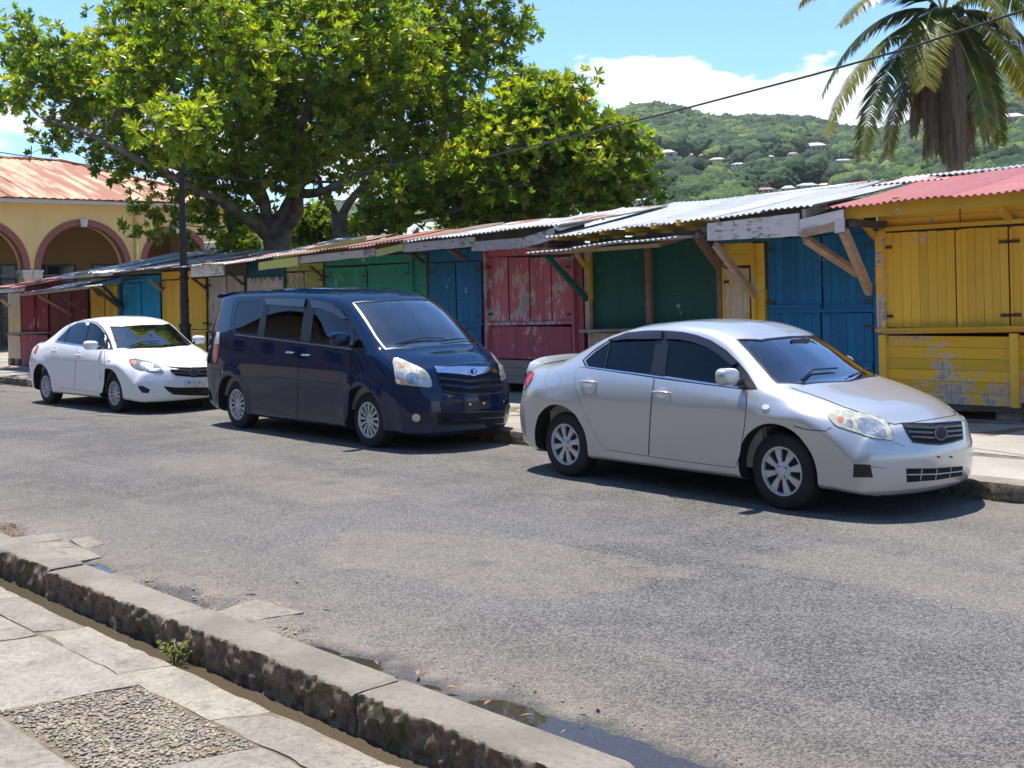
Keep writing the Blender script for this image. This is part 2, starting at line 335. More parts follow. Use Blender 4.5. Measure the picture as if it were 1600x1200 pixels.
# road: fine sheet near the camera, coarse sheets beyond
def road_grid(x0, x1, y0, y1, st, rough=True):
    nx = int((x1-x0)/st)+1; ny = int((y1-y0)/st)+1
    X, Y = np.meshgrid(np.linspace(x0, x1, nx), np.linspace(y0, y1, ny), indexing='ij')
    P = np.stack([X.ravel(), Y.ravel(), np.zeros(X.size)], 1)
    i = np.arange(nx*ny).reshape(nx, ny); F = np.stack([i[:-1, :-1].ravel(), i[1:, :-1].ravel(), i[1:, 1:].ravel(), i[:-1, 1:].ravel()], 1)
    x, y = P[:, 0], P[:, 1]; n1 = noise3(P, 1.1, 1); n2 = noise3(P, 4.0, 2); n3 = noise3(P, 13.0, 3); nb = noise3(P, .35, 4)
    d = y - NY
    z = .004*n1 + .0016*n2
    # broken edge beside the near kerb: hollows that hold water
    def hol(cx, cy, rx, ry, dep): return -dep*np.exp(-(((x-cx)/rx)**2 + ((y-cy)/ry)**2)**1.6)
    edge = np.exp(-(d/.36)**2)
    z += edge*(-.010 + .016*n2 + .014*n3 + .010*n1)
    z += hol(-3.35, NY+.10, .75, .20, .036) + hol(-5.0, NY+.08, .5, .10, .026) + hol(-7.9, NY+.10, .20, .07, .034) + hol(-9.75, NY+.14, .3, .14, .03) + hol(-2.6, NY+.1, .35, .2, .03) + hol(-6.9, NY+.1, .4, .1, .02)
    P[:, 2] = z if rough else 0
    # loose grit spread along the kerb, worn patches
    dust = np.clip(1.25*np.exp(-np.clip(d-.10+.22*n1+.10*n2, 0, 9)/.42), 0, 1)*(.85+.35*n2)
    dust += .75*np.exp(-((KY-.35-y)/.55)**2)*(.55+.6*n1) + .30*np.exp(-((y-7.9+.3*nb)/.5)**2)*(.5+.6*n1)
    def poly_in(pl, w):
        s = np.full(len(x), 9.0)
        for (ax, ay), (bx, by) in zip(pl, pl[1:]+pl[:1]):
            L = math.hypot(bx-ax, by-ay); s = np.minimum(s, ((bx-ax)*(y-ay)-(by-ay)*(x-ax))/L)
        return np.clip((s + .10*n2 + .05*n3)/w, 0, 1)
    pl1 = [(-6.9, 4.45), (-4.95, 4.75), (-4.75, 5.9), (-6.25, 5.95), (-7.7, 5.3)]
    pl2 = [(-4.9, 6.3), (-1.2, 6.15), (-1.0, 7.0), (-4.6, 7.25)]
    pl3 = [(-12.5, 5.8), (-8.6, 5.6), (-8.4, 6.9), (-12.3, 7.0)]
    dust += .36*poly_in(pl1, .06) + .30*poly_in(pl2, .12) + .30*poly_in(pl3, .15)
    dust += .10*np.clip(nb*1.6, 0, 1)
    wet = np.clip((-z-.010)/.010, 0, 1)*np.exp(-(d/.6)**2)
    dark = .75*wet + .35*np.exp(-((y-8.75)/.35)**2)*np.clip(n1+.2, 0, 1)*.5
    # shallow tar-filled seams
    seam = np.exp(-((y-(7.15+.10*nb+.05*n1))/.012)**2)*(x < -9) + np.exp(-((x-(-17.6+.05*n1))/.02)**2)*(y > 6)
    dark += .6*np.clip(seam, 0, 1)
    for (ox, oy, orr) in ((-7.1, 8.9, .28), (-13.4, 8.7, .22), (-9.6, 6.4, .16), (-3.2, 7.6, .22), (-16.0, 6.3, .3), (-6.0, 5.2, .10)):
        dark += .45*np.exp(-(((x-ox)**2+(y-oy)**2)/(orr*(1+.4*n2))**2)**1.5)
    for pl in LAYERS:
        for (ax, ay), (bx, by) in zip(pl, pl[1:]):
            dx, dy = bx-ax, by-ay; t_ = np.clip(((x-ax)*dx+(y-ay)*dy)/(dx*dx+dy*dy), 0, 1); dd = np.hypot(x-ax-t_*dx, y-ay-t_*dy)+.02*n2+.012*n3
            dark += .9*np.clip(1-dd/.045, 0, 1)
            P[:, 2] += .012*np.clip((y-ay-t_*dy)/.1, 0, 1)*np.clip(1-dd/.5, 0, 1)*rough
    me = big_mesh('road', P, F, M['asphalt'], smooth=True)
    for nm, val in (('dust', dust), ('dark', dark)):
        a = me.attributes.new(nm, 'FLOAT', 'POINT'); a.data.foreach_set('value', np.clip(val, 0, 1).astype(np.float32))
    return me
tag(link('road', road_grid(-24, 1, NY-.02, KY+.02, .04)), kind='structure')
tag(link('road', road_grid(-120, -24, NY-.02, KY+.02, .35)), kind='structure')
tag(link('road', road_grid(1, 60, NY-.02, KY+.02, .5)), kind='structure')
# puddles: level water that fills the hollows
for cx, cy, rx, ry, zl in ((-3.4, NY+.2, 1.3, .5, -.027), (-5.2, NY+.12, .6, .3, -.027), (-7.9, NY+.12, .5, .28, -.0215), (-9.75, NY+.13, .5, .2, -.018)):
    pts = [(cx+rx*math.cos(a), max(NY-.01, cy+ry*math.sin(a)), zl) for a in [k*math.pi/16 for k in range(32)]]
    tag(link('puddle', mesh('puddle', pts, [tuple(range(32))], M['puddle'])), kind='structure')

# near kerb: long rough stones, each its own piece
kerb_root = tag(empty('kerb', (-5, 3.2, 0)), kind='structure')
def kerb_stone(x0, x1, yi, yo, zt, zb, side, amp=.016, st=.035, mat=None):
    """profile runs bottom of rough face -> top -> back; the rough face looks towards side (-1: -y)"""
    prof = []
    H = zt-zb; n = max(4, int(H/st))
    for k in range(n+1): prof.append((yi, zb+H*k/n, 1.0))
    prof[-1] = (yi+.008*(1 if yo > yi else -1), zt-.004, .7)
    w = abs(yo-yi); m = max(4, int(w/.05)); sg = 1 if yo > yi else -1
    for k in range(1, m+1): prof.append((yi+sg*w*k/m, zt, .12))
    prof.append((yo, zb, .1))
    nx = max(4, int((x1-x0)/st)); V = []; 
    for i in range(nx+1):
        for (y, z, a) in prof: V.append((x0+(x1-x0)*i/nx, y, z, a))
    V = np.array(V); P = V[:, :3].copy(); A = V[:, 3]
    n1 = noise3(P, 5, 11); n2 = noise3(P, 14, 12); n3 = noise3(P, 31, 13)
    P[:, 1] += -sg*A*amp*(.9*n1+1.1*n2+1.1*n3); P[:, 2] += (.25+.6*(A > .5))*amp*.35*(n2+n1)
    ex = np.minimum(P[:, 0]-x0, x1-P[:, 0]); P[:, 2] -= .012*np.exp(-(ex/.02)**2)*(V[:, 2] > zt-.03)
    np_ = len(prof); F = []
    for i in range(nx):
        for j in range(np_-1):
            q = (i*np_+j, (i+1)*np_+j, (i+1)*np_+j+1, i*np_+j+1); F.append(q[::-1] if sg < 0 else q)
    for i in (0, nx):
        q = tuple(i*np_+j for j in range(np_)); F.append(q if (i == 0) == (sg > 0) else q[::-1])
    o = link('kerb_stone', mesh('kerb_stone', P, F, mat or M['kerb'], smooth=True, angle=50), kerb_root)
    o.location = (-kerb_root.location[0], -kerb_root.location[1], -kerb_root.location[2])
    return o
xs = [2.5, -.2, -1.9, -3.0, -4.44, -6.25, -7.9, -8.75, -10.2, -12.3, -14.6, -17.5, -21, -26, -32, -40]
for a, b in zip(xs, xs[1:]):
    off = random.uniform(-.012, .012)
    kerb_stone(b+.009, a-.009, 3.11+off*1.6, NY+.006, .032+random.uniform(-.009, .007), -.24, -1, .011, .013 if a > -10 else .12)
# gutter water and its bed
gb = MB(); gb.box((-60, 2.9, -.30), (6, 3.2, -.215)); tag(gb.build('gutter_bed', M['joint']), kind='structure')
tag(link('gutter_water', mesh('gutter_water', [(-60, 2.9, -.165), (6, 2.9, -.165), (6, 3.16, -.165), (-60, 3.16, -.165)], [(0, 1, 2, 3)], M['water'])), kind='structure')
# near pavement slabs
pave = tag(empty('pavement', (-6, 2.4, -.14)), kind='structure')
def slab(quad, zt, mat, parent, th=.07, jit=.008, name='paving_slab', st=.05, amp=.009, cut=.004):
    q = [Vector((a+random.uniform(-.008, .008), b+random.uniform(-.006, .006), 0)) for a, b in quad]; c = sum(q, Vector())/4
    q = [p + (c-p).normalized()*cut for p in q]
    L = max((q[1]-q[0]).length, (q[2]-q[3]).length); W = max((q[3]-q[0]).length, (q[2]-q[1]).length); nu = max(2, int(L/st)); nv = max(2, int(W/st))
    V = []; tilt = random.uniform(-jit, jit); tl2 = random.uniform(-jit, jit)
    for i in range(nu+1):
        for j in range(nv+1):
            u, v = i/nu, j/nv; p = q[0].lerp(q[1], u).lerp(q[3].lerp(q[2], u), v)
            e = min(u*L, (1-u)*L, v*W, (1-v)*W); V.append((p.x, p.y, zt + tilt*(u-.5) + tl2*(v-.5) - .006*math.exp(-(e/.012)**2)))
    V = np.array(V); n = noise3(V, 3, 21); n2 = noise3(V, 16, 22); V[:, 2] += amp*.5*(n+.5*n2); V[:, 0] += .012*noise3(V, 9, 23); V[:, 1] += .012*noise3(V, 9, 24)
    idx = lambda i, j: i*(nv+1)+j
    F = [(idx(i, j), idx(i+1, j), idx(i+1, j+1), idx(i, j+1)) for i in range(nu) for j in range(nv)]
    rim = [idx(i, 0) for i in range(nu)] + [idx(nu, j) for j in range(nv)] + [idx(i, nv) for i in range(nu, 0, -1)] + [idx(0, j) for j in range(nv, 0, -1)]
    n0 = len(V); V = np.vstack([V, V[rim] - [0, 0, th]]); F += [(rim[(k+1) % len(rim)], rim[k], n0+k, n0+(k+1) % len(rim)) for k in range(len(rim))]
    pl = parent.location; V = V - np.array([pl.x, pl.y, pl.z])
    return link(name, mesh(name, V, F, mat, smooth=True, angle=40), parent)
ZP = -.14
jb = MB(); jb.box((-60, -8, -.34), (6, 2.955, ZP-.009)); tag(jb.build('pavement_bed', M['joint']), kind='structure')
cuts1 = [3, 1.6, .3, -.9, -2.1, -3.1, -4.08, -4.98, -5.95, -7.06, -8.06, -9.2, -10.4, -11.8, -13.4, -15.5, -18, -21]
for a, b in zip(cuts1, cuts1[1:]): slab([(b-.05, 2.70), (a-.05, 2.70), (a+.05, 2.965), (b+.05, 2.965)], ZP, M['slab'], pave)
cuts2 = [2.9, 1.8, .9, -.3, -1.2, -2.4, -3.4, -4.66, -5.82, -7.10, -8.3, -9.6, -11, -13, -15.2, -18, -21]
peb = None
for a, b in zip(cuts2, cuts2[1:]):
    sk = .08
    if abs(a+4.66) < .01: peb = ((b-sk, 2.05), (a-sk, 2.05), (a+sk, 2.69), (b+sk, 2.69)); slab(peb, ZP-.009, M['slab'], pave, name='pebble_slab', cut=.03); continue
    slab([(b-sk, 2.045), (a-sk, 2.045), (a+sk, 2.69), (b+sk, 2.69)], ZP, M['slab'], pave)
cuts3 = [2, .6, -.8, -2.2, -3.5, -5.0, -6.3, -7.7, -9.2, -11, -13.5]
for r_ in range(4):
    y1 = 2.03-r_*.75; sh = r_*.4
    for a, b in zip(cuts3, cuts3[1:]): slab([(b-.08+sh, y1-.73), (a-.08+sh, y1-.73), (a+.08+sh, y1), (b+.08+sh, y1)], ZP, M['slab'], pave, st=.15)
# exposed pebbles set in the fifth slab (too many to count)
def m_pebble():
    t = NT('pebble'); p = t.pos(); v = t.vor(p, 26, out=1); s_ = t.n('ShaderNodeSeparateXYZ', {0: v}); 
    c = t.mix(t.ramp(s_.outputs[0], .2, .8), c4((.17, .125, .085)), c4((.38, .31, .235))); c = t.mix(t.ramp(s_.outputs[1], .72, .8), c, c4((.12, .11, .105)))
    c = t.mix(.55, c, c4((.33, .27, .20)))
    return t.out(t.bsdf(Base_Color=c, Roughness=.7))
M['pebble'] = m_pebble()
bm = bmesh.new(); bmesh.ops.create_icosphere(bm, subdivisions=1, radius=1); pv = np.array([v.co[:] for v in bm.verts]); pf = np.array([[v.index for v in f.verts] for f in bm.faces]); bm.free()
N = 3400; uv = np.clip(RNG.random((N, 2))*.99+.005+RNG.normal(0, .02, (N, 2)), .012, .988); uv = uv[(np.min(np.minimum(uv, 1-uv), axis=1)+RNG.normal(0, .03, N)) > .02]; N = len(uv); q = np.array(peb); C = (q[0]*(1-uv[:, :1])+q[1]*uv[:, :1])*(1-uv[:, 1:])+(q[3]*(1-uv[:, :1])+q[2]*uv[:, :1])*uv[:, 1:]
ang = RNG.random(N)*6.28; s1 = RNG.uniform(.007, .017, N); s2 = s1*RNG.uniform(.5, .9, N); s3 = s1*.30
lx = pv[None, :, 0]*s1[:, None]; ly = pv[None, :, 1]*s2[:, None]; lz = pv[None, :, 2]*s3[:, None]
X = C[:, 0, None]+lx*np.cos(ang)[:, None]-ly*np.sin(ang)[:, None]; Y = C[:, 1, None]+lx*np.sin(ang)[:, None]+ly*np.cos(ang)[:, None]; Z = lz + (ZP-.006+RNG.uniform(-.002, .004, N))[:, None]
V = np.stack([X, Y, Z], 2).reshape(-1, 3) - np.array(pave.location); F = (pf[None]+np.arange(N)[:, None, None]*len(pv)).reshape(-1, 3)
tag(link('pebbles', big_mesh('pebbles', V, F, M['pebble'], True), pave), kind='stuff')
# loose flat stones lying in the road edge
for quad in ([(-8.93, 3.345), (-8.62, 3.37), (-8.59, 3.55), (-8.88, 3.62)], [(-8.60, 3.36), (-8.12, 3.345), (-8.09, 3.55), (-8.55, 3.58)], [(-9.30, 3.345), (-8.97, 3.345), (-8.92, 3.60), (-9.2, 3.66)], [(-6.22, 3.37), (-5.92, 3.36), (-5.80, 3.70), (-6.28, 3.69)], [(-8.85, 3.63), (-8.5, 3.6), (-8.5, 3.76), (-8.9, 3.8)]):
    slab(quad, .012, M['kerb_top'], kerb_root, .04, .006, 'edge_stone', .05, .008)
# grit and crumbs of asphalt along the kerb
N = 5500; gx = RNG.uniform(-11, 0, N); gy = NY + np.abs(RNG.normal(0, .22, N))+.01; kp = ~(((np.abs(gx+3.55) < .95)|(np.abs(gx+4.95) < .4)|(np.abs(gx+7.9) < .3)) & (gy < NY+.36)); gx, gy = gx[kp], gy[kp]; N = len(gx); s1 = RNG.uniform(.002, .0075, N)*(1+(RNG.random(N) > .97)*1.2)
V = (pv[None]*s1[:, None, None]*np.array([1, .8, .6]) + np.stack([gx, gy, np.full(N, -.006)], 1)[:, None]).reshape(-1, 3); F = (pf[None]+np.arange(N)[:, None, None]*len(pv)).reshape(-1, 3)
tag(link('road_grit', big_mesh('road_grit', V, F, M['pebble'], True)), 'loose grit scattered along the near kerb', 'grit', kind='stuff')

# far kerb and pavement
fk = tag(empty('kerb', (-10, 9.5, 0)), kind='structure'); kerb_root = fk
x = 4.0
while x > -62:
    L = random.uniform(.7, 1.15); zt = .15+random.uniform(-.008, .008)
    if x < -30: L *= 4
    kerb_stone(x-L+.008, x-.008, KY+random.uniform(-.015, .015), KY+.26, zt, -.06, -1, .02, .05 if x > -20 else .2); x -= L
fp = tag(empty('pavement', (-10, 11, .15)), kind='structure')
jb = MB(); jb.box((-62, KY+.24, -.3), (8, 19, .140)); tag(jb.build('pavement_bed', M['joint']), kind='structure')
y = KY+.265
for r_ in range(5):
    w = 1.22; x = 3.0+r_*.5
    while x > -44:
        L = random.uniform(1.1, 1.6); slab([(x-L, y), (x, y), (x, y+w), (x-L, y+w)], .149+random.uniform(-.004, .004), M['slab_far'], fp, st=.4, jit=.006, cut=.006); x -= L
    y += w
yd = MB(); yd.box((-220, 15.6, -.41), (80, 140, .10)); yd.box((-220, KY+.3, -.41), (-44, 15.6, .148)); tag(yd.build('yard', M['dirt']), kind='structure')

# fallen leaves along the kerbs
M['litter'] = m_plain('dry_leaf', (.26, .15, .06), .8, var=.5, scale=12)
for nm_, lab_, n_, fx in (('leaf_litter', 'dry fallen leaves lying along the near kerb and gutter', 16, lambda: (random.uniform(-10, -1.5), NY+abs(random.gauss(0, .35))+.03, .012)), ('leaf_litter', 'dry fallen leaves lying along the far kerb under the tree', 60, lambda: (random.uniform(-32, -4), KY-abs(random.gauss(0, .35))-.03, .012)), ('leaf_litter', 'dry leaves scattered on the near pavement slabs', 6, lambda: (random.uniform(-8, -3), random.uniform(1.4, 2.9), ZP+.012))):
    b = MB()
    for _ in range(n_):
        x, y, z = fx(); a = random.uniform(0, 6.28); L = random.uniform(.02, .05); w = L*.3; c_, s_ = math.cos(a), math.sin(a); P_ = [(-L, 0, 0), (-.2*L, -w, .006), (L, 0, .004), (-.2*L, w, .008)]; b.add([(x+p*c_-q*s_, y+p*s_+q*c_, z+r) for p, q, r in P_], [(0, 1, 2, 3)])
    tag(b.build(nm_, M['litter']), lab_, 'leaves', kind='stuff')
# weed in the gutter
def m_leaf(name, cols, rough=.45, trans=.45, attr='tint'):
    t = NT(name); a = t.n('ShaderNodeAttribute', attribute_name=attr).outputs['Fac']
    r_ = t.n('ShaderNodeValToRGB', {0: a}); cr_ = r_.color_ramp
    while len(cr_.elements) < len(cols): cr_.elements.new(.5)
    for e, (p_, c_) in zip(cr_.elements, cols): e.position = p_; e.color = c4(c_)
    b = t.bsdf(Base_Color=r_.outputs[0], Roughness=rough); b.inputs['Specular IOR Level'].default_value = .35
    tr = t.n('ShaderNodeBsdfTranslucent', {0: t.mix(1, r_.outputs[0], (1.5, 1.6, .6, 1), 'MULTIPLY')})
    return t.out(t.n('ShaderNodeMixShader', {0: trans, 1: b.outputs[0], 2: tr.outputs[0]}))
M['weed'] = m_leaf('weed_leaf', [(0, (.12, .15, .05)), (.6, (.24, .28, .10)), (1, (.42, .34, .22))])
def weed(loc, n, h, spread, label, seed):
    rr = random.Random(seed); root = empty('weed', loc); tag(root, label, 'weed')
    st = MB(); V = []; F = []; T = []
    for k in range(n):
        a = rr.uniform(0, 6.28); l = h*rr.uniform(.5, 1); o = Vector((math.cos(a), math.sin(a)*.6, 0))*spread
        pts = [Vector((0, 0, 0))+o*.15, o*.5+Vector((0, 0, l*.6)), o+Vector((0, 0, l))]; st.tube(pts, [.003, .002, .001], 4)
        for q_ in range(12):
            u = .25+.75*q_/12; p = pts[0].lerp(pts[1], min(1, u*2)) if u < .5 else pts[1].lerp(pts[2], u*2-1)
            d = Vector((rr.uniform(-1, 1), rr.uniform(-1, 1), rr.uniform(-.1, .9))).normalized(); s_ = d.orthogonal().normalized(); L = h*rr.uniform(.14, .28); w = L*.16; n0 = len(V)
            V += [p, p+d*L*.5+s_*w, p+d*L, p+d*L*.5-s_*w]; F.append((n0, n0+1, n0+2, n0+3)); T += [rr.random()]*4
    so = st.build('stem', M['weed'], root); me = mesh('foliage', V, F, M['weed']); at = me.attributes.new('tint', 'FLOAT', 'POINT'); at.data.foreach_set('value', T)
    tag(link('foliage', me, root), kind='stuff')
weed((-6.02, 3.03, -.165), 11, .15, .13, 'green weed growing from the gutter against the mossy near kerb', 3)
weed((-4.62, 3.085, -.13), 5, .07, .03, 'tiny green sprig rooted low on the side of the near kerb', 4)
weed((-26.6, 10.9, .15), 10, .3, .18, 'small weed on the far pavement beside the cream stall', 5)
for k, (wx, wy) in enumerate(((-4.5, 9.38), (-4.9, 9.38), (-5.3, 9.38), (-9.2, 9.38), (-9.8, 9.38))):
    o_ = 0
weed((-4.75, 9.37, 0), 12, .06, .35, 'patch of low weed at the foot of the far kerb ahead of the silver car', 6)
weed((-9.55, 9.37, 0), 12, .09, .5, 'patch of low weed at the foot of the far kerb between van and silver car', 8)
# ================================================================ MARKET STALLS
PW = lambda n, c, **k: m_paint_wood(n, c, **k)
M['y_paint'] = PW('yellow_paint', (.78, .47, .05), peel=.15, under=(.60, .55, .47), grime=.35)
M['y_peel'] = PW('peeling_yellow_paint', (.74, .43, .028), peel=.40, cluster=1.1, under=(.52, .46, .40), under2=(.30, .25, .20), grime=.4, stretch=.35)
M['y_old'] = PW('old_yellow_paint', (.60, .36, .03), peel=.16, under=(.35, .28, .2), grime=.6)
M['cream'] = PW('peeled_cream_paint', (.58, .42, .14), peel=.58, under=(.62, .52, .40), under2=(.5, .38, .22), grime=.4)
M['blue'] = PW('blue_paint', (.008, .125, .255), peel=.05, under=(.20, .19, .17), grime=.35)
M['sky_blue'] = PW('light_blue_paint', (.01, .30, .55), peel=.12, under=(.35, .24, .13), grime=.4, stretch=1)
M['teal'] = PW('teal_paint', (.006, .10, .135), peel=.1, under=(.3, .29, .27))
M['green'] = PW('sea_green_paint', (.025, .25, .16), peel=.10, under=(.25, .24, .2), grime=.45)
M['dk_green'] = PW('dark_green_paint', (.012, .082, .058), peel=.0, under=(.2, .2, .17), grime=.5)
M['red'+'_w'] = PW('faded_red_paint', (.45, .125, .145), peel=.40, under=(.40, .37, .31), under2=(.25, .22, .18), stretch=3)
M['red_low'] = PW('dull_red_paint', (.35, .085, .105), peel=.16, under=(.34, .3, .26))
M['red_dark'] = PW('dark_red_boards', (.15, .022, .025), peel=.12, under=(.22, .2, .12), under2=(.12, .12, .06))
M['red_streak'] = PW('streaked_red_paint', (.26, .03, .04), peel=.22, under=(.55, .5, .45), stretch=6)
M['grey_white'] = PW('grey_white_boards', (.44, .40, .345), peel=.30, under=(.38, .33, .28), under2=(.22, .18, .15), grime=.7, stretch=5)
M['white_drip'] = PW('white_boards', (.52, .49, .44), peel=.25, under=(.34, .3, .26), stretch=6)
M['olive'] = PW('olive_paint', (.30, .32, .055), peel=.22, under=(.33, .29, .2), stretch=3)
M['fascia'] = PW('weathered_white_fascia', (.66, .61, .54), peel=.42, under=(.36, .31, .26), under2=(.24, .2, .17), stretch=.3)
M['fascia_grey'] = PW('weathered_grey_fascia', (.44, .40, .35), peel=.45, under=(.27, .235, .2), under2=(.16, .14, .12), stretch=.3)
M['lime'] = PW('lime_paint', (.46, .45, .11), peel=.2, under=(.4, .34, .25), stretch=.4)
M['wood'] = m_wood('raw_timber', (.36, .24, .14), (.50, .36, .23)); M['wood_red'] = m_wood('red_brown_timber', (.16, .085, .055), (.24, .14, .09)); M['wood_dark'] = m_wood('dark_timber', (.06, .05, .038), (.12, .095, .07)); M['wood_grey'] = m_wood('grey_timber', (.20, .165, .14), (.32, .27, .23))
M['gap'] = m_plain('dark_gap', (.012, .010, .009), .95)
M['iron'] = m_plain('rusty_hinge', (.085, .05, .032), .7, .3, var=.4, bump=.002, scale=30)
M['zinc_white'] = m_metal_roof('whitened_zinc', (.52, .53, .535), (.36, .37, .375), .14, .45, .2, (.36, .3, .25)); M['zinc'] = m_metal_roof('weathered_zinc', (.50, .51, .50), (.27, .275, .27), .42, .6, .15)
M['zinc_rust'] = m_metal_roof('rusty_zinc', (.24, .18, .15), (.12, .085, .07), .55, .7, .15); M['roof_red'] = m_metal_roof('faded_red_roof', (.43, .105, .095), (.38, .17, .15), .06, .5, .05, (.5, .36, .33)); M['roof_pale_red'] = m_metal_roof('pale_red_roof', (.56, .36, .35), (.60, .48, .46), .2, .55, .1, (.3, .1, .09))
M['block'] = m_plain('concrete_block', (.26, .22, .18), .9, var=.3, bump=.01, scale=14)
RO = Vector((-7, 13.4, 0)); RA = math.atan2(2.1, 23); RX = Vector((math.cos(RA), math.sin(RA), 0)); RN = Vector((math.sin(RA), -math.cos(RA), 0))
def rp(p, off=0):
    """surveyed point -> (distance along the row, height) on the row plane moved `off` metres towards the street"""
    r = ray(p); t = ((RO+RN*off-EYEP).dot(RN))/r.dot(RN); q = EYEP+r*t; return (q-RO).dot(RX), q.z
unit = MB(); unit.box((-.5, -.5, -.5), (.5, .5, .5)); UM = {}
def ubox(matn):
    if matn not in UM: UM[matn] = mesh('board', unit.v, unit.f, M[matn])
    return UM[matn]
class Stall:
    def __init__(s, label, x0, x1, py=515, cat='market stall', name='market_stall'):
        a, b = rp((x0, py))[0], rp((x1, py))[0]; s.a, s.b = a, b; s.o = (a+b)/2; p = RO+RX*s.o; s.root = tag(empty(name, (p.x, p.y, .15), RA), label, cat, 'painted market stalls in a row')
    def loc(s, al, off, z): return Vector((al-s.o, -off, z-.15))
    def bx(s, name, a0, a1, o0, o1, z0, z1, mat, parent=None, tilt=0):
        o = link(name, ubox(mat), parent or s.root, s.loc((a0+a1)/2, (o0+o1)/2, (z0+z1)/2), (0, tilt, 0), (abs(a1-a0), abs(o1-o0), abs(z1-z0)))
        if parent: o.location = o.location - Vector(parent.location) if parent is not s.root else o.location
        return o
    def shutter(s, x0, x1, y0, y1, n, mat, off=0, kind='v', name='shutter', child='plank', hinges=0, jit=.0035, extra_mats=None, battens=()):
        xm, ym = (x0+x1)/2, (y0+y1)/2; a0, a1 = rp((x0, ym), off)[0], rp((x1, ym), off)[0]; z1, z0 = rp((xm, y0), off)[1], rp((xm, y1), off)[1]
        b = MB(); b.box((a0-s.o+.01, -off+.004, z0-.15+.01), (a1-s.o-.01, -off+.03, z1-.15-.01)); bk = b.build(name, M['gap'], s.root)
        for k in range(n):
            mt = mat if not extra_mats else extra_mats[k % len(extra_mats)]; th = .022; j = random.uniform(0, jit); g = .0018
            if kind == 'v':
                c0, c1 = a0+(a1-a0)*k/n+g, a0+(a1-a0)*(k+1)/n-g; link(child, ubox(mt), bk, s.loc((c0+c1)/2, off+th/2+j-.004, (z0+z1)/2+random.uniform(-.006, .004)), (0, random.uniform(-.003, .003), 0), (c1-c0, th, z1-z0))
            else:
                c0, c1 = z0+(z1-z0)*k/n+g, z0+(z1-z0)*(k+1)/n-g; link(child, ubox(mt), bk, s.loc((a0+a1)/2, off+th/2+j-.004, (c0+c1)/2), (0, random.uniform(-.002, .002), 0), (a1-a0, th, c1-c0))
        for u in battens:
            zb_ = z0+(z1-z0)*u; link('batten', ubox(mat), bk, s.loc((a0+a1)/2, off+.032, zb_), (0, random.uniform(-.006, .006), 0), (a1-a0-.02, .022, .075))
        for u, v_ in ([(0, .12), (0, .85)] if hinges == 1 else [(1, .12), (1, .85)] if hinges == 2 else [(0, .12), (0, .85), (1, .12), (1, .85)] if hinges == 3 else []):
            link('hinge', ubox('iron'), bk, s.loc(a0+(a1-a0)*u+(.03 if u == 0 else -.03), off+.03, z0+(z1-z0)*v_), None, (.13, .018, .035))
        return bk
    def member(s, name, p, q, w, h, mat, op=0, oq=None, up=(0, 1, 0)):
        oq = op if oq is None else oq; a, z = rp(p, op); c, z2 = rp(q, oq); b = MB(); b.beam(s.loc(a, op, z), s.loc(c, oq, z2), w, h, up=up); return b.build(name, M[mat], s.root)
    def post(s, x, y0, y1, w, mat, off=.02, name='post', d=.08):
        a, zt = rp((x, y0), off); _, zb = rp((x, y1), off); return s.bx(name, a-w/2, a+w/2, off-d/2, off+d/2, zb, zt, mat)
    def hboard(s, x0, x1, y0, y1, mat, off=0, name='rail', th=.035):
        """a straight board; y given at the left and right ends as centre heights in tuples or top/bottom at the middle"""
        a0, z0 = rp((x0, y0), off); a1, z1 = rp((x1, y1), off); return s.member(name, (x0, y0), (x1, y1), th, s_h, mat, off)
    def board(s, x0, yt0, yb0, x1, yt1, yb1, mat, off=0, th=.03, name='fascia_board'):
        q = [rp((x0, yt0), off), rp((x1, yt1), off), rp((x1, yb1), off), rp((x0, yb0), off)]; m = MB(); n = 12; V = []
        for o in (off+th/2, off-th/2):
            for k in range(n+1):
                u = k/n; A_ = s.loc(q[0][0]*(1-u)+q[1][0]*u, o, q[0][1]*(1-u)+q[1][1]*u); B_ = s.loc(q[3][0]*(1-u)+q[2][0]*u, o, q[3][1]*(1-u)+q[2][1]*u+random.uniform(-.006, .006)*(0 < k < n)); V += [A_, B_]
        N_ = 2*(n+1); F = []
        for k in range(n): a = 2*k; F += [(a, a+1, a+3, a+2), (N_+a, N_+a+2, N_+a+3, N_+a+1), (a, a+2, N_+a+2, N_+a), (a+1, N_+a+1, N_+a+3, a+3)]
        F += [(0, N_, N_+1, 1), (2*n, 2*n+1, N_+2*n+1, N_+2*n)]; m.add(V, F); return m.build(name, M[mat], s.root)
    def shell(s, depth=2.3, z0=.30, zt=2.4, side='wood_dark', front=True, fl='wood_dark', zt2=None):
        s.bx('back_wall', s.a, s.b, -depth, -depth+.04, z0, zt, side); s.bx('side_wall', s.a+.002, s.a+.04, -depth+.04, -.03, z0, zt, side); s.bx('side_wall', s.b-.04, s.b-.002, -depth+.04, -.03, z0, zt, side)
        s.bx('floor', s.a+.04, s.b-.04, -depth+.04, -.04, z0, z0+.05, fl)
        if front: s.bx('front_wall', s.a+.045, s.b-.045, -.12, -.055, z0+.06, zt, 'gap')
        for al in (s.a+.15, s.b-.15, s.o):
            for of in (-.18, -depth+.2): s.bx('foundation_block', al-.14, al+.14, of-.1, of+.1, .15, z0-.003, 'block')
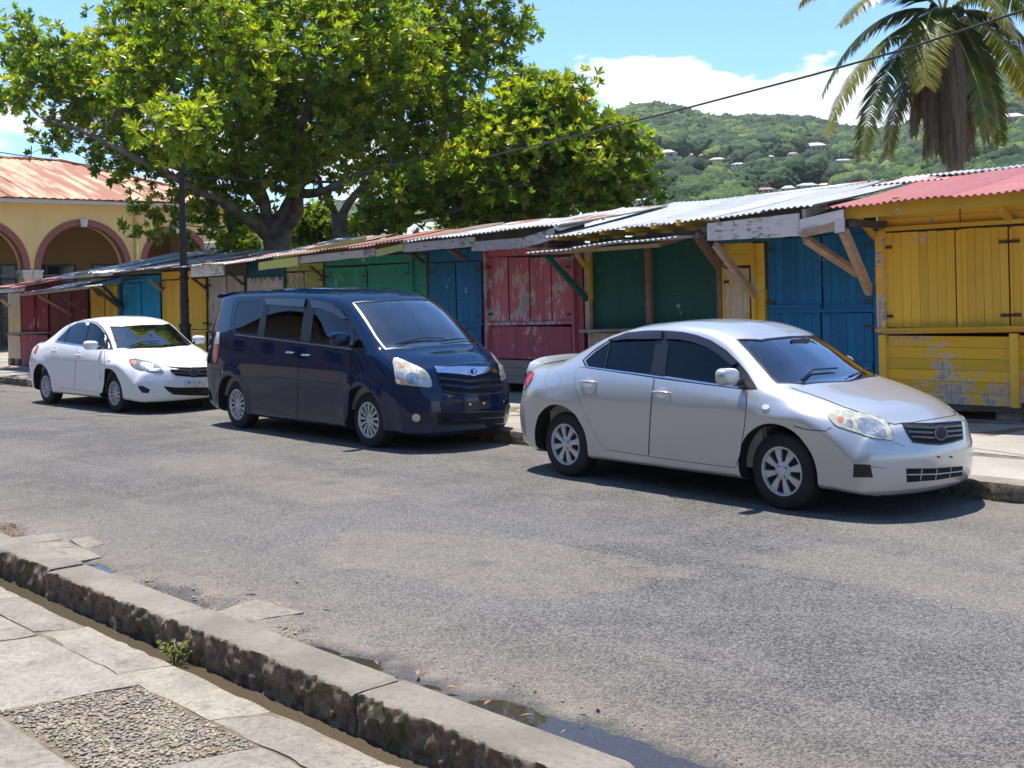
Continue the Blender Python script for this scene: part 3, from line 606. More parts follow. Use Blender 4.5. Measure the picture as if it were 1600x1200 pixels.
    def roof(s, eL, eR, bL, bR, oe, ob, mat, name='roof_sheet', wave=.012, pitch=.085, sw=.76, th=.004, skip=(), mats=None):
        a0, z0 = rp(eL, oe); a1, z1 = rp(eR, oe); c0, w0 = rp(bL, ob); c1, w1 = rp(bR, ob)
        zf = lambda a: z0+(z1-z0)*(a-a0)/(a1-a0); zb_ = lambda a: w0+(w1-w0)*(a-c0)/(c1-c0); n = max(1, round((a1-a0)/sw)); L = (a1-a0)/n
        for k in range(n):
            if k in skip: continue
            m = int(max(6, (L+.06)/pitch*6)); V = []; F = []; dz = random.uniform(-.006, .010); de = random.uniform(-.05, .05)*1.0; sk = random.uniform(-.01, .01)
            for t_ in (0, 1):
                for r_ in range(5):
                    u = r_/4
                    for i in range(m+1):
                        a = a0+L*k-.03+(L+.06)*i/m; o = oe+de+sk*i/m+(ob-oe-de)*u; z = zf(a)*(1-u)+zb_(a)*u+wave*math.sin((a-a0)*2*math.pi/pitch)+dz+.015*(k % 2)*(1-u)*0 - .02*math.sin(u*math.pi)+.010*math.sin(a*3.1+k)+random.uniform(-.0015, .0015)
                        V.append(s.loc(a, o, z-(th if t_ else 0)))
            W_ = m+1; S_ = W_*5
            for r_ in range(4):
                for i in range(m):
                    q = (r_*W_+i, r_*W_+i+1, (r_+1)*W_+i+1, (r_+1)*W_+i); F.append(q); F.append(tuple(x+S_ for x in q[::-1]))
            for i in range(m): F.append((i, S_+i, S_+i+1, i+1)); F.append((4*W_+i+1, S_+4*W_+i+1, S_+4*W_+i, 4*W_+i))
            mt = (mats[k % len(mats)] if mats else mat); o_ = link(name, mesh(name, V, F, M[mt], smooth=True, angle=60), s.root)
        if oe > .5 and not hasattr(s, 'filled'):
            s.filled = 1; u = (oe+.05)/(oe-ob); zr_ = lambda a: zf(a)*(1-u)+zb_(a)*u-.03; b = MB(); V = []
            for o in (-.02, -.05): V += [s.loc(s.a, o, 1.7), s.loc(s.b, o, 1.7), s.loc(s.b, o, zr_(s.b)), s.loc(s.a, o, zr_(s.a))]
            b.add(V, [(0, 1, 2, 3), (7, 6, 5, 4), (3, 2, 6, 7), (0, 3, 7, 4), (1, 5, 6, 2)]); b.build('upper_wall', M['wood_dark'], s.root)
        return
# --- 1 big yellow stall on the right
s = Stall('large yellow stall under a faded red corrugated roof, rightmost of the row', 1376, 1790)
s.shell(2.6, .36, 2.72, 'y_old'); Y1 = 3
s.shutter(1384, 1494, 362, 512, 8, 'y_paint', .0, hinges=1, battens=()); s.shutter(1500, 1577, 356, 511, 6, 'y_paint', .0, hinges=2); s.shutter(1582, 1684, 351, 511, 7, 'y_paint', .0, hinges=1); s.shutter(1688, 1786, 346, 510, 7, 'y_paint', .0)
s.post(1379, 330, 361, .05, 'y_paint', .03); s.post(1497, 360, 513, .05, 'y_paint', .035, 'door_bead', .03); s.post(1579.5, 356, 512, .03, 'y_paint', .02, 'door_bead', .03)
s.post(1376, 361, 520, .11, 'y_peel', .045, 'corner_post', .09); s.post(1380, 523, 634, .09, 'y_paint', .03, 'corner_post')
s.shutter(1372, 1500, 322, 356, 2, 'y_paint', -.01, 'h', 'header', 'board'); s.shutter(1502, 1660, 308, 350, 2, 'y_paint', -.01, 'h', 'header', 'board')
s.member('header_rail', (1374, 359), (1600, 345), .05, .06, 'y_paint', .03); s.member('counter', (1372, 515.5), (1780, 508), .035, .16, 'y_old', .06); s.member('counter_rail', (1376, 519.5), (1780, 513), .04, .05, 'y_peel', .02)
s.shutter(1386, 1580, 525, 631, 6, 'y_peel', .0, 'h', 'lower_wall', 'board'); s.shutter(1590, 1780, 525, 634, 6, 'y_peel', .0, 'h', 'lower_wall', 'board'); s.post(1585, 521, 637, .09, 'y_paint', .04)
s.member('sill_beam', (1378, 634), (1780, 642), .08, .05, 'wood_dark', -.02)
s.member('eave_beam', (1322, 333), (1800, 289), .15, .05, 'y_old', .84)
for x, y, xq, yq in ((1338, 337, 1368, 372), (1548, 318, 1578, 342)): s.member('bracket', (x, y), (xq, yq), .06, .06, 'y_old', .80, .03)
for x in (1400, 1500, 1600, 1700): a, z = rp((x, 318), .8); s.bx('rafter', a-.03, a+.03, -.1, .82, z-.02, z+.07, 'y_old')
s.roof((1292, 325), (1810, 277), (1402, 285), (1700, 252), 1.0, -1.9, 'roof_red'); s.roof((1362, 291), (1470, 279), (1375, 283), (1500, 268), -1.55, -2.6, 'roof_pale_red')
s.roof((1455, 275), (1800, 242), (1455, 272), (1800, 238), -1.92, -2.7, 'zinc_white')
# --- 2 blue stall
s = Stall('deep blue stall with two crossed raw timber braces, beside the big yellow stall', 1199, 1370)
s.shell(2.4, .33, 2.45, 'blue'); s.shutter(1202, 1284, 372, 485, 7, 'blue', 0, hinges=1, battens=(.04,)); s.shutter(1287, 1366, 366, 485, 6, 'blue', 0, hinges=2, battens=(.04,))
s.shutter(1202, 1284, 489, 628, 7, 'blue', 0, battens=(.42,)); s.shutter(1287, 1366, 489, 630, 6, 'blue', 0, hinges=2, battens=(.42,)); s.member('mid_rail', (1201, 487), (1369, 484), .05, .07, 'blue', .02)
s.shutter(1201, 1368, 348, 367, 1, 'blue', 0, 'h', 'header', 'board'); s.post(1369, 350, 632, .08, 'blue', .02, 'corner_post')
s.board(1106, 349, 376, 1249, 333, 369, 'fascia', .95, .03); s.board(1250, 343, 368, 1318, 327, 341, 'fascia', .98, .03, 'broken_board'); s.board(1252, 360, 371, 1304, 347, 361, 'wood', 1.0, .03, 'broken_board')
s.board(1120, 374, 381, 1225, 367, 374, 'teal', .88, .025); s.board(1305, 341, 364, 1319, 340, 362, 'fascia', .99, .04, 'fascia_end')
s.member('brace', (1258, 373), (1340, 427), .08, .09, 'wood', .92, .04); s.member('brace', (1318, 361), (1359, 457), .08, .10, 'wood', .95, .04)
for x in (1210, 1270, 1330): a, z = rp((x, 352), .9); s.bx('rafter', a-.03, a+.03, -.1, .9, z-.02, z+.06, 'wood_dark')
s.roof((1190, 331), (1268, 323), (1200, 307), (1356, 290), 1.0, -2.2, 'zinc_white')
a, z = rp((1256, 334), .95); a2, z2 = rp((1352, 296), -2.0); b = MB(); b.beam(s.loc(a, .95, z), s.loc(a2, -2.0, z2), .04, .11); b.build('barge_board', M['fascia_grey'], s.root)
b = MB(); p0, w0 = rp((1080, 323), -2.3); p1, w1 = rp((1358, 289), -2.3); b.tube([s.loc(p0, -2.3, w0-.01), s.loc(p1, -2.3, w1-.01)], .075, 10); b.build('ridge_cap', M['zinc'], s.root, smooth=True, angle=50)
# --- 3 narrow yellow stall with cream door
s = Stall('narrow yellow stall with a badly peeled cream door, between dark green and deep blue stalls', 1127, 1198)
s.shell(2.3, .33, 2.42, 'y_old'); s.shutter(1128, 1175, 380, 415, 2, 'y_paint', 0, 'h', 'header', 'board'); s.shutter(1132, 1173, 419, 560, 4, 'cream', .0, hinges=1); s.post(1129, 417, 620, .05, 'y_paint', .02); s.post(1177, 380, 620, .05, 'y_paint', .03)
s.shutter(1179, 1197, 380, 600, 9, 'y_paint', -.02, 'h', 'side_boarding', 'board'); s.shutter(1132, 1173, 565, 620, 3, 'y_old', 0, 'h', 'lower_wall', 'board')
s.member('brace', (1118, 382), (1178, 462), .07, .09, 'wood', .92, .04)
s.roof((1104, 341), (1192, 331), (1100, 321), (1202, 307), 1.0, -2.2, 'zinc_white')
# --- 4 dark green stall with awning
s = Stall('dark green stall with two wide plain panels and a small white tin awning', 919, 1125)
s.shell(2.3, .33, 2.35, 'dk_green'); s.shutter(926, 1009, 388, 515, 2, 'dk_green', -.02, name='panel', child='sheet'); s.shutter(1017, 1122, 380, 514, 2, 'dk_green', -.02, name='panel', child='sheet')
s.post(1013, 384, 520, .085, 'wood_red', .05, 'centre_post'); s.post(918, 388, 520, .08, 'wood', .06); s.post(921.5, 386, 470, .03, 'y_old', .07); s.post(1124, 376, 520, .07, 'wood_red', .05)
s.member('counter', (914, 517), (1122, 513), .04, .3, 'wood_grey', .10); s.shutter(921, 1120, 521, 600, 4, 'grey_white', .02, 'h', 'lower_wall', 'board'); s.shutter(923, 1122, 368, 386, 1, 'dk_green', -.02, 'h', 'header', 'board')
s.member('brace', (855, 400), (919, 469), .06, .07, 'dk_green', 1.0, .06); s.member('brace', (900, 397), (918, 421), .05, .05, 'y_old', .45, .06); s.member('brace', (1089, 369), (1124, 418), .08, .09, 'wood_red', .9, .05)
s.member('awning_beam', (862, 395), (1030, 383), .05, .06, 'wood', .95); s.member('awning_beam', (1024, 384), (1096, 362), .05, .06, 'wood_red', .95, .6)
s.roof((822, 396), (1058, 368), (860, 386), (1064, 367), 1.25, .25, 'zinc_white'); s.roof((853, 371), (1106, 341), (982, 323), (1100, 313), 1.0, -2.2, 'zinc_white')
for x in (870, 905, 940, 980, 1020, 1060): a, z = rp((x, 372-(x-870)*.12), .92); s.bx('rafter', a-.03, a+.03, -.1, .93, z-.03, z+.05, 'y_old')
# --- 5 red stall
s = Stall('faded red stall with flaking plank shutters, right of a blue stall', 757, 914)
s.shell(2.3, .33, 2.28, 'red_dark'); 
for x0, x1 in ((763, 795), (797, 828), (830, 862), (864, 894)): s.shutter(x0, x1, 402, 503, 3, 'red_w', 0, hinges=1 if x0 == 763 else 2 if x0 == 864 else 0)
s.shutter(762, 894, 384, 399, 1, 'red_w', 0, 'h', 'header', 'board'); s.post(759, 385, 590, .06, 'red_w', .03, 'corner_post'); s.shutter(897, 913, 396, 590, 2, 'red_low', -.01, name='side_boarding'); s.member('mid_rail', (760, 506.5), (896, 503.5), .05, .07, 'red_w', .03)
s.shutter(763, 894, 510, 561, 12, 'red_low', 0); s.shutter(762, 896, 563, 600, 3, 'wood_grey', -.01, 'h', 'lower_wall', 'board'); s.post(895.5, 399, 590, .05, 'red_low', .03)
s.board(816, 372, 388, 866, 356, 374, 'fascia_grey', .92, .03); s.board(738, 378, 393, 818, 371, 387, 'fascia_grey', .93, .03)
for x in (775, 815, 855): a, z = rp((x, 383), .85); s.bx('rafter', a-.03, a+.03, -.1, .88, z-.03, z+.04, 'wood_red')
s.roof((742, 364), (871, 350), (742, 351), (985, 326), 1.0, -1.7, 'zinc', mats=['zinc_white', 'zinc', 'zinc_white']); s.member('barge_board', (870, 357), (978, 327), .04, .1, 'zinc_white', .98, -1.9)
# --- 6 blue stall
s = Stall('deep blue double-door stall between the sea green and red stalls', 671, 757)
s.shell(2.3, .33, 2.22, 'blue'); s.shutter(673, 713, 411, 506, 4, 'blue', 0, hinges=1); s.shutter(715, 754, 409, 505, 4, 'blue', 0, hinges=2); s.shutter(673, 713, 510, 590, 4, 'blue', 0); s.shutter(715, 754, 509, 590, 4, 'blue', 0); s.member('mid_rail', (672, 508.5), (755, 507), .05, .06, 'blue', .02)
s.shutter(672, 755, 390, 408, 1, 'blue', .01, 'h', 'header', 'board'); s.member('brace', (700, 389), (726, 404), .05, .05, 'wood_red', .85, .05)
s.board(631, 381, 394, 742, 370, 385, 'fascia_grey', .93, .03)
s.roof((627, 378), (744, 364), (640, 361), (745, 352), 1.0, -1.6, 'zinc', mats=['zinc', 'zinc_white'])
# --- 7 sea green stall
s = Stall('sea green stall with a wide plank front, left of the deep blue stall', 508, 671)
s.shell(2.3, .33, 2.15, 'green'); s.shutter(511, 575, 417, 515, 6, 'green', 0, hinges=3, battens=(.96,)); s.shutter(577, 642, 413, 514, 6, 'green', 0, hinges=2, battens=(.96,)); s.shutter(511, 642, 519, 590, 9, 'green', 0)
s.shutter(510, 643, 400, 413, 1, 'green', 0, 'h', 'header', 'board'); s.shutter(646, 669, 398, 590, 12, 'green', -.015, 'h', 'side_boarding', 'board'); s.post(644, 400, 590, .04, 'green', .02)
s.member('brace', (638, 394), (662, 410), .05, .05, 'wood_dark', .85, .05)
s.board(466, 401, 412, 587, 388, 400, 'fascia_grey', .93, .03); s.board(588, 390, 401, 630, 381, 391, 'lime', .95, .03, 'lime_board')
s.roof((463, 397), (628, 376), (470, 386), (640, 366), 1.0, -1.4, 'zinc_rust', mats=['zinc_rust', 'zinc_rust', 'roof_red'])
# --- 8 olive
s = Stall('small olive green stall with rust-streaked shutters under a cream board', 446, 508)
s.shell(2.3, .33, 2.1, 'olive'); s.shutter(448, 476, 426, 516, 4, 'olive', 0, hinges=1); s.shutter(478, 506, 424, 516, 4, 'olive', 0, hinges=2); s.shutter(448, 506, 412, 423, 1, 'olive', 0, 'h', 'header', 'board'); s.shutter(448, 506, 520, 585, 7, 'olive', 0)
s.member('brace', (485, 416), (506, 434), .04, .04, 'wood_dark', .7, .03); s.board(405, 410, 422, 466, 401, 415, 'lime', .97, .03)
s.board(428, 399, 406, 572, 370, 377, 'lime', .2, .03, 'lime_board'); s.roof((398, 405), (466, 396), (410, 392), (480, 383), .9, -1.4, 'zinc_rust', mats=['zinc', 'zinc_rust'])
# --- 9 white with teal drips
s = Stall('white plank stall with teal paint dripping down from its teal header', 387, 446)
s.shell(2.2, .33, 2.08, 'teal'); s.shutter(388, 445, 408, 431, 2, 'teal', 0, 'h', 'header', 'board'); w = s.shutter(388, 444, 433, 516, 9, 'white_drip', 0); s.shutter(388, 444, 520, 580, 8, 'white_drip', 0); s.post(446, 412, 580, .05, 'teal', .02)
for k in range(12):
    x = 390+54*k/12+random.uniform(-1, 2); L = random.uniform(2, 9); a, zt = rp((x, 432.5), .025); a2, zb_ = rp((x, 433+L), .025); hw = random.uniform(.01, .03); b = MB(); b.prism([(a-s.o-hw, zt), (a-s.o-hw*.25, zb_), (a-s.o+hw*.25, zb_), (a-s.o+hw, zt)], 0, .003, M=Matrix(((1, 0, 0, 0), (0, 0, 1, -.026), (0, 1, 0, -.15), (0, 0, 0, 1)))); b.build('paint_drip', M['teal'], s.root)
s.roof((345, 413), (400, 405), (350, 396), (412, 388), .9, -1.9, 'zinc', mats=['zinc', 'zinc_rust'])
# --- 10 grey white
s = Stall('bare grey-white plank stall with worn double doors, next to the black lamp post stall', 326, 386)
s.shell(2.2, .33, 2.05, 'wood_dark'); s.shutter(328, 355, 433, 517, 4, 'grey_white', 0, hinges=1); s.shutter(357, 383, 431, 517, 4, 'grey_white', 0, hinges=2); s.shutter(328, 383, 520, 580, 8, 'grey_white', 0); s.shutter(350, 386, 415, 430, 1, 'wood_dark', .3, 'h', 'header', 'board')
s.board(299, 415, 433, 350, 410, 430, 'fascia', .8, .03); s.member('brace', (358, 426), (380, 444), .04, .04, 'wood_dark', .6, .03)
s.roof((286, 416), (348, 411), (300, 399), (352, 396), .9, -1.9, 'zinc', mats=['zinc_white', 'zinc'])
# --- 11 yellow behind lamp post
s = Stall('yellow plank stall standing directly behind the black lamp post', 253, 325)
s.shell(2.2, .33, 2.02, 'y_old'); s.shutter(255, 288, 438, 515, 5, 'y_paint', 0, hinges=1); s.shutter(290, 323, 436, 514, 5, 'y_paint', 0, hinges=2); s.shutter(255, 323, 519, 570, 9, 'y_paint', 0); s.member('mid_rail', (254, 518), (324, 517), .05, .06, 'y_paint', .02); s.shutter(254, 300, 424, 436, 1, 'y_paint', 0, 'h', 'header', 'board')
s.member('brace', (300, 434), (322, 451), .04, .04, 'wood_dark', .6, .03); s.roof((228, 421), (288, 416), (246, 402), (302, 399), .9, -1.9, 'zinc', mats=['zinc', 'zinc_rust', 'zinc'])
# --- 12 light blue
s = Stall('bright light blue stall with brown peeling streaks across its doors', 190, 253)
s.shell(2.2, .33, 1.98, 'teal'); s.shutter(194, 221, 443, 515, 4, 'sky_blue', 0); s.shutter(223, 251, 441, 515, 4, 'sky_blue', 0); s.shutter(194, 251, 519, 560, 8, 'sky_blue', 0); s.shutter(192, 252, 431, 441, 1, 'sky_blue', 0, 'h', 'header', 'board')
s.member('brace', (234, 438), (253, 454), .04, .05, 'wood', .6, .03); s.board(176, 424, 431, 252, 419, 426, 'wood_dark', .8, .03); s.roof((165, 426), (230, 421), (215, 404), (262, 401), .9, -1.9, 'zinc')
# --- 13 yellow
s = Stall('small yellow stall shaded by a blue-edged awning, left of the light blue stall', 141, 189)
s.shell(2.2, .33, 1.95, 'y_old'); s.shutter(143, 164, 447, 517, 3, 'y_paint', 0); s.shutter(166, 185, 446, 517, 3, 'y_paint', 0); s.shutter(143, 185, 520, 560, 5, 'y_old', 0); s.post(188, 440, 560, .08, 'blue', .02); s.shutter(143, 186, 435, 446, 1, 'y_old', 0, 'h', 'header', 'board')
s.member('brace', (150, 452), (192, 483), .06, .07, 'wood_dark', .9, .04); s.member('brace', (160, 445), (190, 478), .05, .06, 'dk_green', .8, .04); s.member('brace', (143, 448), (155, 462), .04, .04, 'wood_red', .6, .04)
s.board(97, 430, 436, 176, 424, 430, 'fascia', .92, .03); s.roof((94, 430), (168, 425), (182, 404), (216, 401), .95, -1.9, 'zinc_white')
# --- 14 dark red
s = Stall('dark red boarded stall with greenish stains in deep awning shade', 79, 140)
s.shell(2.2, .30, 1.9, 'red_dark'); s.shutter(80, 113, 452, 560, 5, 'red_dark', 0); s.shutter(115, 139, 450, 560, 4, 'red_dark', 0); s.shutter(80, 139, 440, 450, 1, 'red_dark', 0, 'h', 'header', 'board')
s.member('brace', (60, 462), (112, 492), .05, .06, 'wood', 1.0, .03); s.member('brace', (90, 458), (136, 491), .05, .06, 'wood_red', .95, .03)
s.roof((38, 457), (150, 445), (105, 443), (178, 437), 1.15, .1, 'zinc_white', mats=['zinc_white', 'zinc_white', 'zinc']); s.board(150, 443, 447, 190, 434, 440, 'teal', 1.0, .03); s.member('awning_beam', (32, 461), (140, 449), .05, .06, 'wood', 1.1)
# --- 15 red streaked
s = Stall('red stall with white-streaked shutters and a worn ledge, near the left end of the row', 33, 78)
s.shell(2.2, .28, 1.9, 'red_dark'); s.shutter(35, 53, 459, 518, 3, 'red_streak', 0); s.shutter(55, 76, 458, 518, 3, 'red_streak', 0); s.member('counter', (31, 520.5), (78, 519.5), .04, .14, 'wood_grey', .05); s.shutter(35, 76, 523, 572, 7, 'red_low', 0); s.post(54, 459, 519, .05, 'red_streak', .03); s.shutter(34, 77, 447, 458, 1, 'red_dark', 0, 'h', 'header', 'board')
s.roof((-30, 452), (40, 447), (105, 425), (125, 423), 1.0, -1.9, 'roof_red'); s.board(-40, 455, 461, 38, 449, 455, 'fascia', .92, .03)
# --- 16 cream end wall
s = Stall('pale yellow plank stall end with a rotten foot, leftmost of the row', 12, 32)
s.shell(2.2, .28, 1.9, 'y_old'); s.shutter(14, 33, 458, 521, 4, 'cream', .02); s.shutter(14, 33, 524, 560, 4, 'cream', .02); s.member('mid_rail', (13, 522), (34, 521), .06, .06, 'wood_grey', .03); s.post(17, 560, 574, .14, 'wood_grey', 0); s.post(28, 560, 574, .14, 'wood_grey', 0)
s.member('brace', (-8, 460), (13, 478), .05, .06, 'wood', .9, .03)
# ================================================================ ARCADE BUILDING
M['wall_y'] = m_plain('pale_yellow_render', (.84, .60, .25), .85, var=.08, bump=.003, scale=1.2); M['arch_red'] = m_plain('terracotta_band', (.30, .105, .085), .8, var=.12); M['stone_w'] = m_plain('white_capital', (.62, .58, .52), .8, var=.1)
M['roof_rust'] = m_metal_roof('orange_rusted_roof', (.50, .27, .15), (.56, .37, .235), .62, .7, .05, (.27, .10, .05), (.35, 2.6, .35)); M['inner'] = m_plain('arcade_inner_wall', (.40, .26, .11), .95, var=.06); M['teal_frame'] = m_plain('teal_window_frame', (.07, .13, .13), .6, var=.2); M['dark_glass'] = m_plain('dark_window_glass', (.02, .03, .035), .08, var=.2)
BX = -40.0
ab = tag(empty('arcade_building', (BX, 18, 0)), 'pale yellow building with terracotta-edged arches and a rusty orange hipped tin roof', 'building')
def L3(p): return Vector((p[0]-BX, p[1]-18, p[2]))
arches = [(13.63, 1.50, 2.75), (17.15, 1.50, 2.75), (20.52, 1.14, 2.95), (10.1, 1.5, 2.75), (6.6, 1.5, 2.75), (3.1, 1.5, 2.75)]
YE, YS, ZT, TH_ = 22.75, 0.5, 5.02, .55
ys = sorted([(c-r, c+r, c, r, z) for c, r, z in arches]); m = MB(); cur = YS
for y0, y1, c, r, zs in ys:
    m.box((-TH_, cur-18, 0), (0, y0-18, ZT)); cur = y1; n = 28
    for k in range(n):
        t0, t1 = math.pi*(1-k/n), math.pi*(1-(k+1)/n); a0, a1 = c+r*math.cos(t0), c+r*math.cos(t1); z0, z1 = zs+r*math.sin(t0), zs+r*math.sin(t1)
        v_ = [(-TH_, a0-18, z0), (0, a0-18, z0), (0, a1-18, z1), (-TH_, a1-18, z1), (-TH_, a0-18, ZT), (0, a0-18, ZT), (0, a1-18, ZT), (-TH_, a1-18, ZT)]
        m.add(v_, [(0, 3, 2, 1), (1, 2, 6, 5), (0, 4, 7, 3)])
m.box((-TH_, cur-18, 0), (0, YE-18, ZT)); m.box((-9.0, YE-18-.4, 0), (-TH_, YE-18, ZT)); wl = m.build('wall', M['wall_y'], ab)
for y0, y1, c, r, zs in ys:
    m = MB(); n = 40; R0, R1 = r-.02, r+.19
    for k in range(n):
        t0, t1 = math.pi*(1-k/n), math.pi*(1-(k+1)/n); P = []
        for x in (.035, -TH_*.5):
            for rr_, t_ in ((R0, t0), (R0, t1), (R1, t1), (R1, t0)): P.append((x, c+rr_*math.cos(t_)-18, zs+rr_*math.sin(t_)))
        m.add(P, [(3, 2, 1, 0), (0, 1, 5, 4), (2, 3, 7, 6)])
    m.build('arch_band', M['arch_red'], ab)
    m = MB(); m.prism([(-.10, -.02), (.10, -.02), (.14, .26), (-.14, .26)], 0, .09, M=Matrix(((0, 0, 1, 0), (1, 0, 0, c-18), (0, 1, 0, zs+r-.05), (0, 0, 0, 1)))); m.build('keystone', M['stone_w'], ab)
    if r > 1.3:
        for yy in (y0, y1):
            sg = -1 if yy == y0 else 1; m = MB(); m.box((-TH_-.03, min(yy-sg*.06, yy+sg*.27)-18, zs-.30), (.06, max(yy-sg*.06, yy+sg*.27)-18, zs-.10)); m.box((-TH_-.05, min(yy-sg*.09, yy+sg*.27)-18, zs-.10), (.09, max(yy-sg*.09, yy+sg*.27)-18, zs-.02)); m.build('capital', M['stone_w'], ab)
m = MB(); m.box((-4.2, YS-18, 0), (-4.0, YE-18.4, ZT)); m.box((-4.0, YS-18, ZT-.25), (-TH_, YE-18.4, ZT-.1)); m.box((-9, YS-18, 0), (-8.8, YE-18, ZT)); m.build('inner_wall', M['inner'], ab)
for c, r, zs in arches:
    wf = MB(); y0 = c-1.35-18
    for k in range(6): wf.box((-3.995, y0+k*.54-.03, .2), (-3.93, y0+k*.54+.03, 3.0))
    for z in (.2, 1.1, 2.0, 2.5, 3.0): wf.box((-3.99, y0, z-.03), (-3.925, y0+2.7, z+.03))
    o = wf.build('window', M['teal_frame'], ab); g_ = MB()
    for k in range(5):
        for z0_, z1_ in ((.23, 1.07), (1.13, 1.97), (2.03, 2.47), (2.53, 2.97)): g_ = MB(); g_.box((-3.985, y0+k*.54+.03, z0_), (-3.96, y0+(k+1)*.54-.03, z1_)); g_.build('pane', M['dark_glass'], o)
    m = MB(); m.beam((-.3, c-r-18, 2.55), (-.3, c+r-18, 2.55), .05, .06); m.beam((-.3, c-r-18, 1.9), (-.3, c+r-18, 1.9), .03, .04); m.build('railing', M['teal_frame'], ab)
m = MB(); m.tube([(.07, 19.02-18, .2), (.07, 19.02-18, 4.95)], .06, 10); m.build('downpipe', M['wall_y'], ab, smooth=True)
m = MB(); m.box((-.02, YS-18.3, ZT-.10), (.42, YE-17.55, ZT+.02)); m.build('eave', M['stone_w'], ab)
# hipped sheet roof in separate sheets
RZ, RXB, HY = 7.05, -6.0, 18.9
ex, ez = .50, ZT+.04; k = 0; y = -1.0
while y < 23.2:
    y2 = min(y+.82, 23.2); rows = 4
    for r_ in range(rows):
        u0, u1 = r_/rows-.03*(r_ > 0), (r_+1)/rows
        def P(u, yy):
            lim = 1 if yy < HY else max(0, 1-(yy-HY)/(23.2-HY)); u = min(u, lim); return Vector((ex+(RXB-ex)*u, yy-18, ez+(RZ-ez)*u))
        n = 10; V = []; 
        for j in range(n+1):
            yy = y-.02+(y2-y+.04)*j/n; w_ = .018*math.sin(yy*2*math.pi/.12)+.012*(rows-r_)*.6
            V += [P(u0, yy)+Vector((0, 0, w_)), P(u1, yy)+Vector((0, 0, w_-.005))]
        if (V[0]-V[1]).length < .05 and (V[-1]-V[-2]).length < .05: continue
        link('roof_sheet', mesh('roof_sheet', V, [(2*j, 2*j+2, 2*j+3, 2*j+1) for j in range(n)], M['roof_rust'], smooth=True), ab)
    y = y2
m = MB(); m.add([L3((BX+ex, 23.2, ez)), L3((BX+RXB, HY, RZ)), L3((BX-12.5, 23.2, ez))], [(0, 2, 1)]); m.add([L3((BX+RXB, HY, RZ)), L3((BX+RXB, -1, RZ)), L3((BX-12.5, -1, ez)), L3((BX-12.5, 23.2, ez))], [(0, 3, 2, 1)]); m.build('roof_back', M['roof_rust'], ab)
m = MB(); m.tube([L3((BX+RXB, -1, RZ+.03)), L3((BX+RXB, HY, RZ+.03)), L3((BX+ex, 23.2, ez+.04))], .07, 8); m.build('ridge', M['roof_rust'], ab)
# white bucket-shaped tank beside the arch
p = on_x((334, 392), -37.5); m = MB(); m.lathe([(.02, -2.4), (.06, -2.4), (.06, -.25), (.24, -.25), (.33, .28), (.30, .30), (.02, .24)], 18); tag(m.build('white_tank', M['stone_w'], None, smooth=True, angle=40, loc=(p.x, p.y, p.z)), 'small white tub on a post beside the third arch', 'tank')
# other roofs beyond the stalls
def hut(name, label, c, w, d, h, rz, rot, wall, roof, cat='building', win=0, flat=False, group=None, foot=3):
    r_ = tag(empty(name, c, rot), label, cat, group); m = MB(); m.box((-w/2, -d/2, -foot), (w/2, d/2, h)); m.build('wall', M[wall], r_)
    m = MB(); e = min(w, d)*.06
    if flat: m.box((-w/2-e, -d/2-e, h), (w/2+e, d/2+e, h+rz))
    else:
        q = min(w, d)/2*.9; V = [(-w/2-e, -d/2-e, h), (w/2+e, -d/2-e, h), (w/2+e, d/2+e, h), (-w/2-e, d/2+e, h), (-w/2+q, 0, h+rz), (w/2-q, 0, h+rz)]; m.add(V, [(0, 1, 5, 4), (1, 2, 5), (2, 3, 4, 5), (3, 0, 4), (3, 2, 1, 0)])
    m.build('roof', M[roof], r_)
    if win:
        fl = max(1, int(h/3))
        for f_ in range(fl):
            for k in range(win):
                for sy in (-1,):
                    x = -w/2+w*(k+.5)/win; z = h*(f_+.35)/fl; m = MB(); m.box((x-w/win*.26, -d/2-.12, z), (x+w/win*.26, -d/2+.05, z+h/fl*.38)); m.build('window', M['dark_glass'], r_)
    return r_
p = at_dist((648, 352), 46); r_ = tag(empty('tin_roofed_hall', (p.x, p.y, 0), R(8)), 'long pale tin-roofed hall seen under the tree behind the stalls', 'building'); m = MB(); m.box((-9, 1, 0), (9, 9, p.z-.9)); m.build('wall', M['stone_w'], r_)
zc_ = p.z+.35
for k in range(22):
    x = -9+k*.82; V = []
    for j in range(9): xx = x+.84*j/8; V += [(xx, .2, zc_-1.5+.015*math.sin(xx*50)), (xx, 5, zc_+.1+.015*math.sin(xx*50))]
    link('roof_sheet', mesh('roof_sheet', V, [(2*j, 2*j+2, 2*j+3, 2*j+1) for j in range(8)], M['zinc_white'], smooth=True), r_)
m = MB(); m.add([(-9, 5, zc_+.08), (9, 5, zc_+.08), (9, 9.8, zc_-1.4), (-9, 9.8, zc_-1.4)], [(0, 1, 2, 3)]); m.build('roof_back', M['zinc_white'], r_)

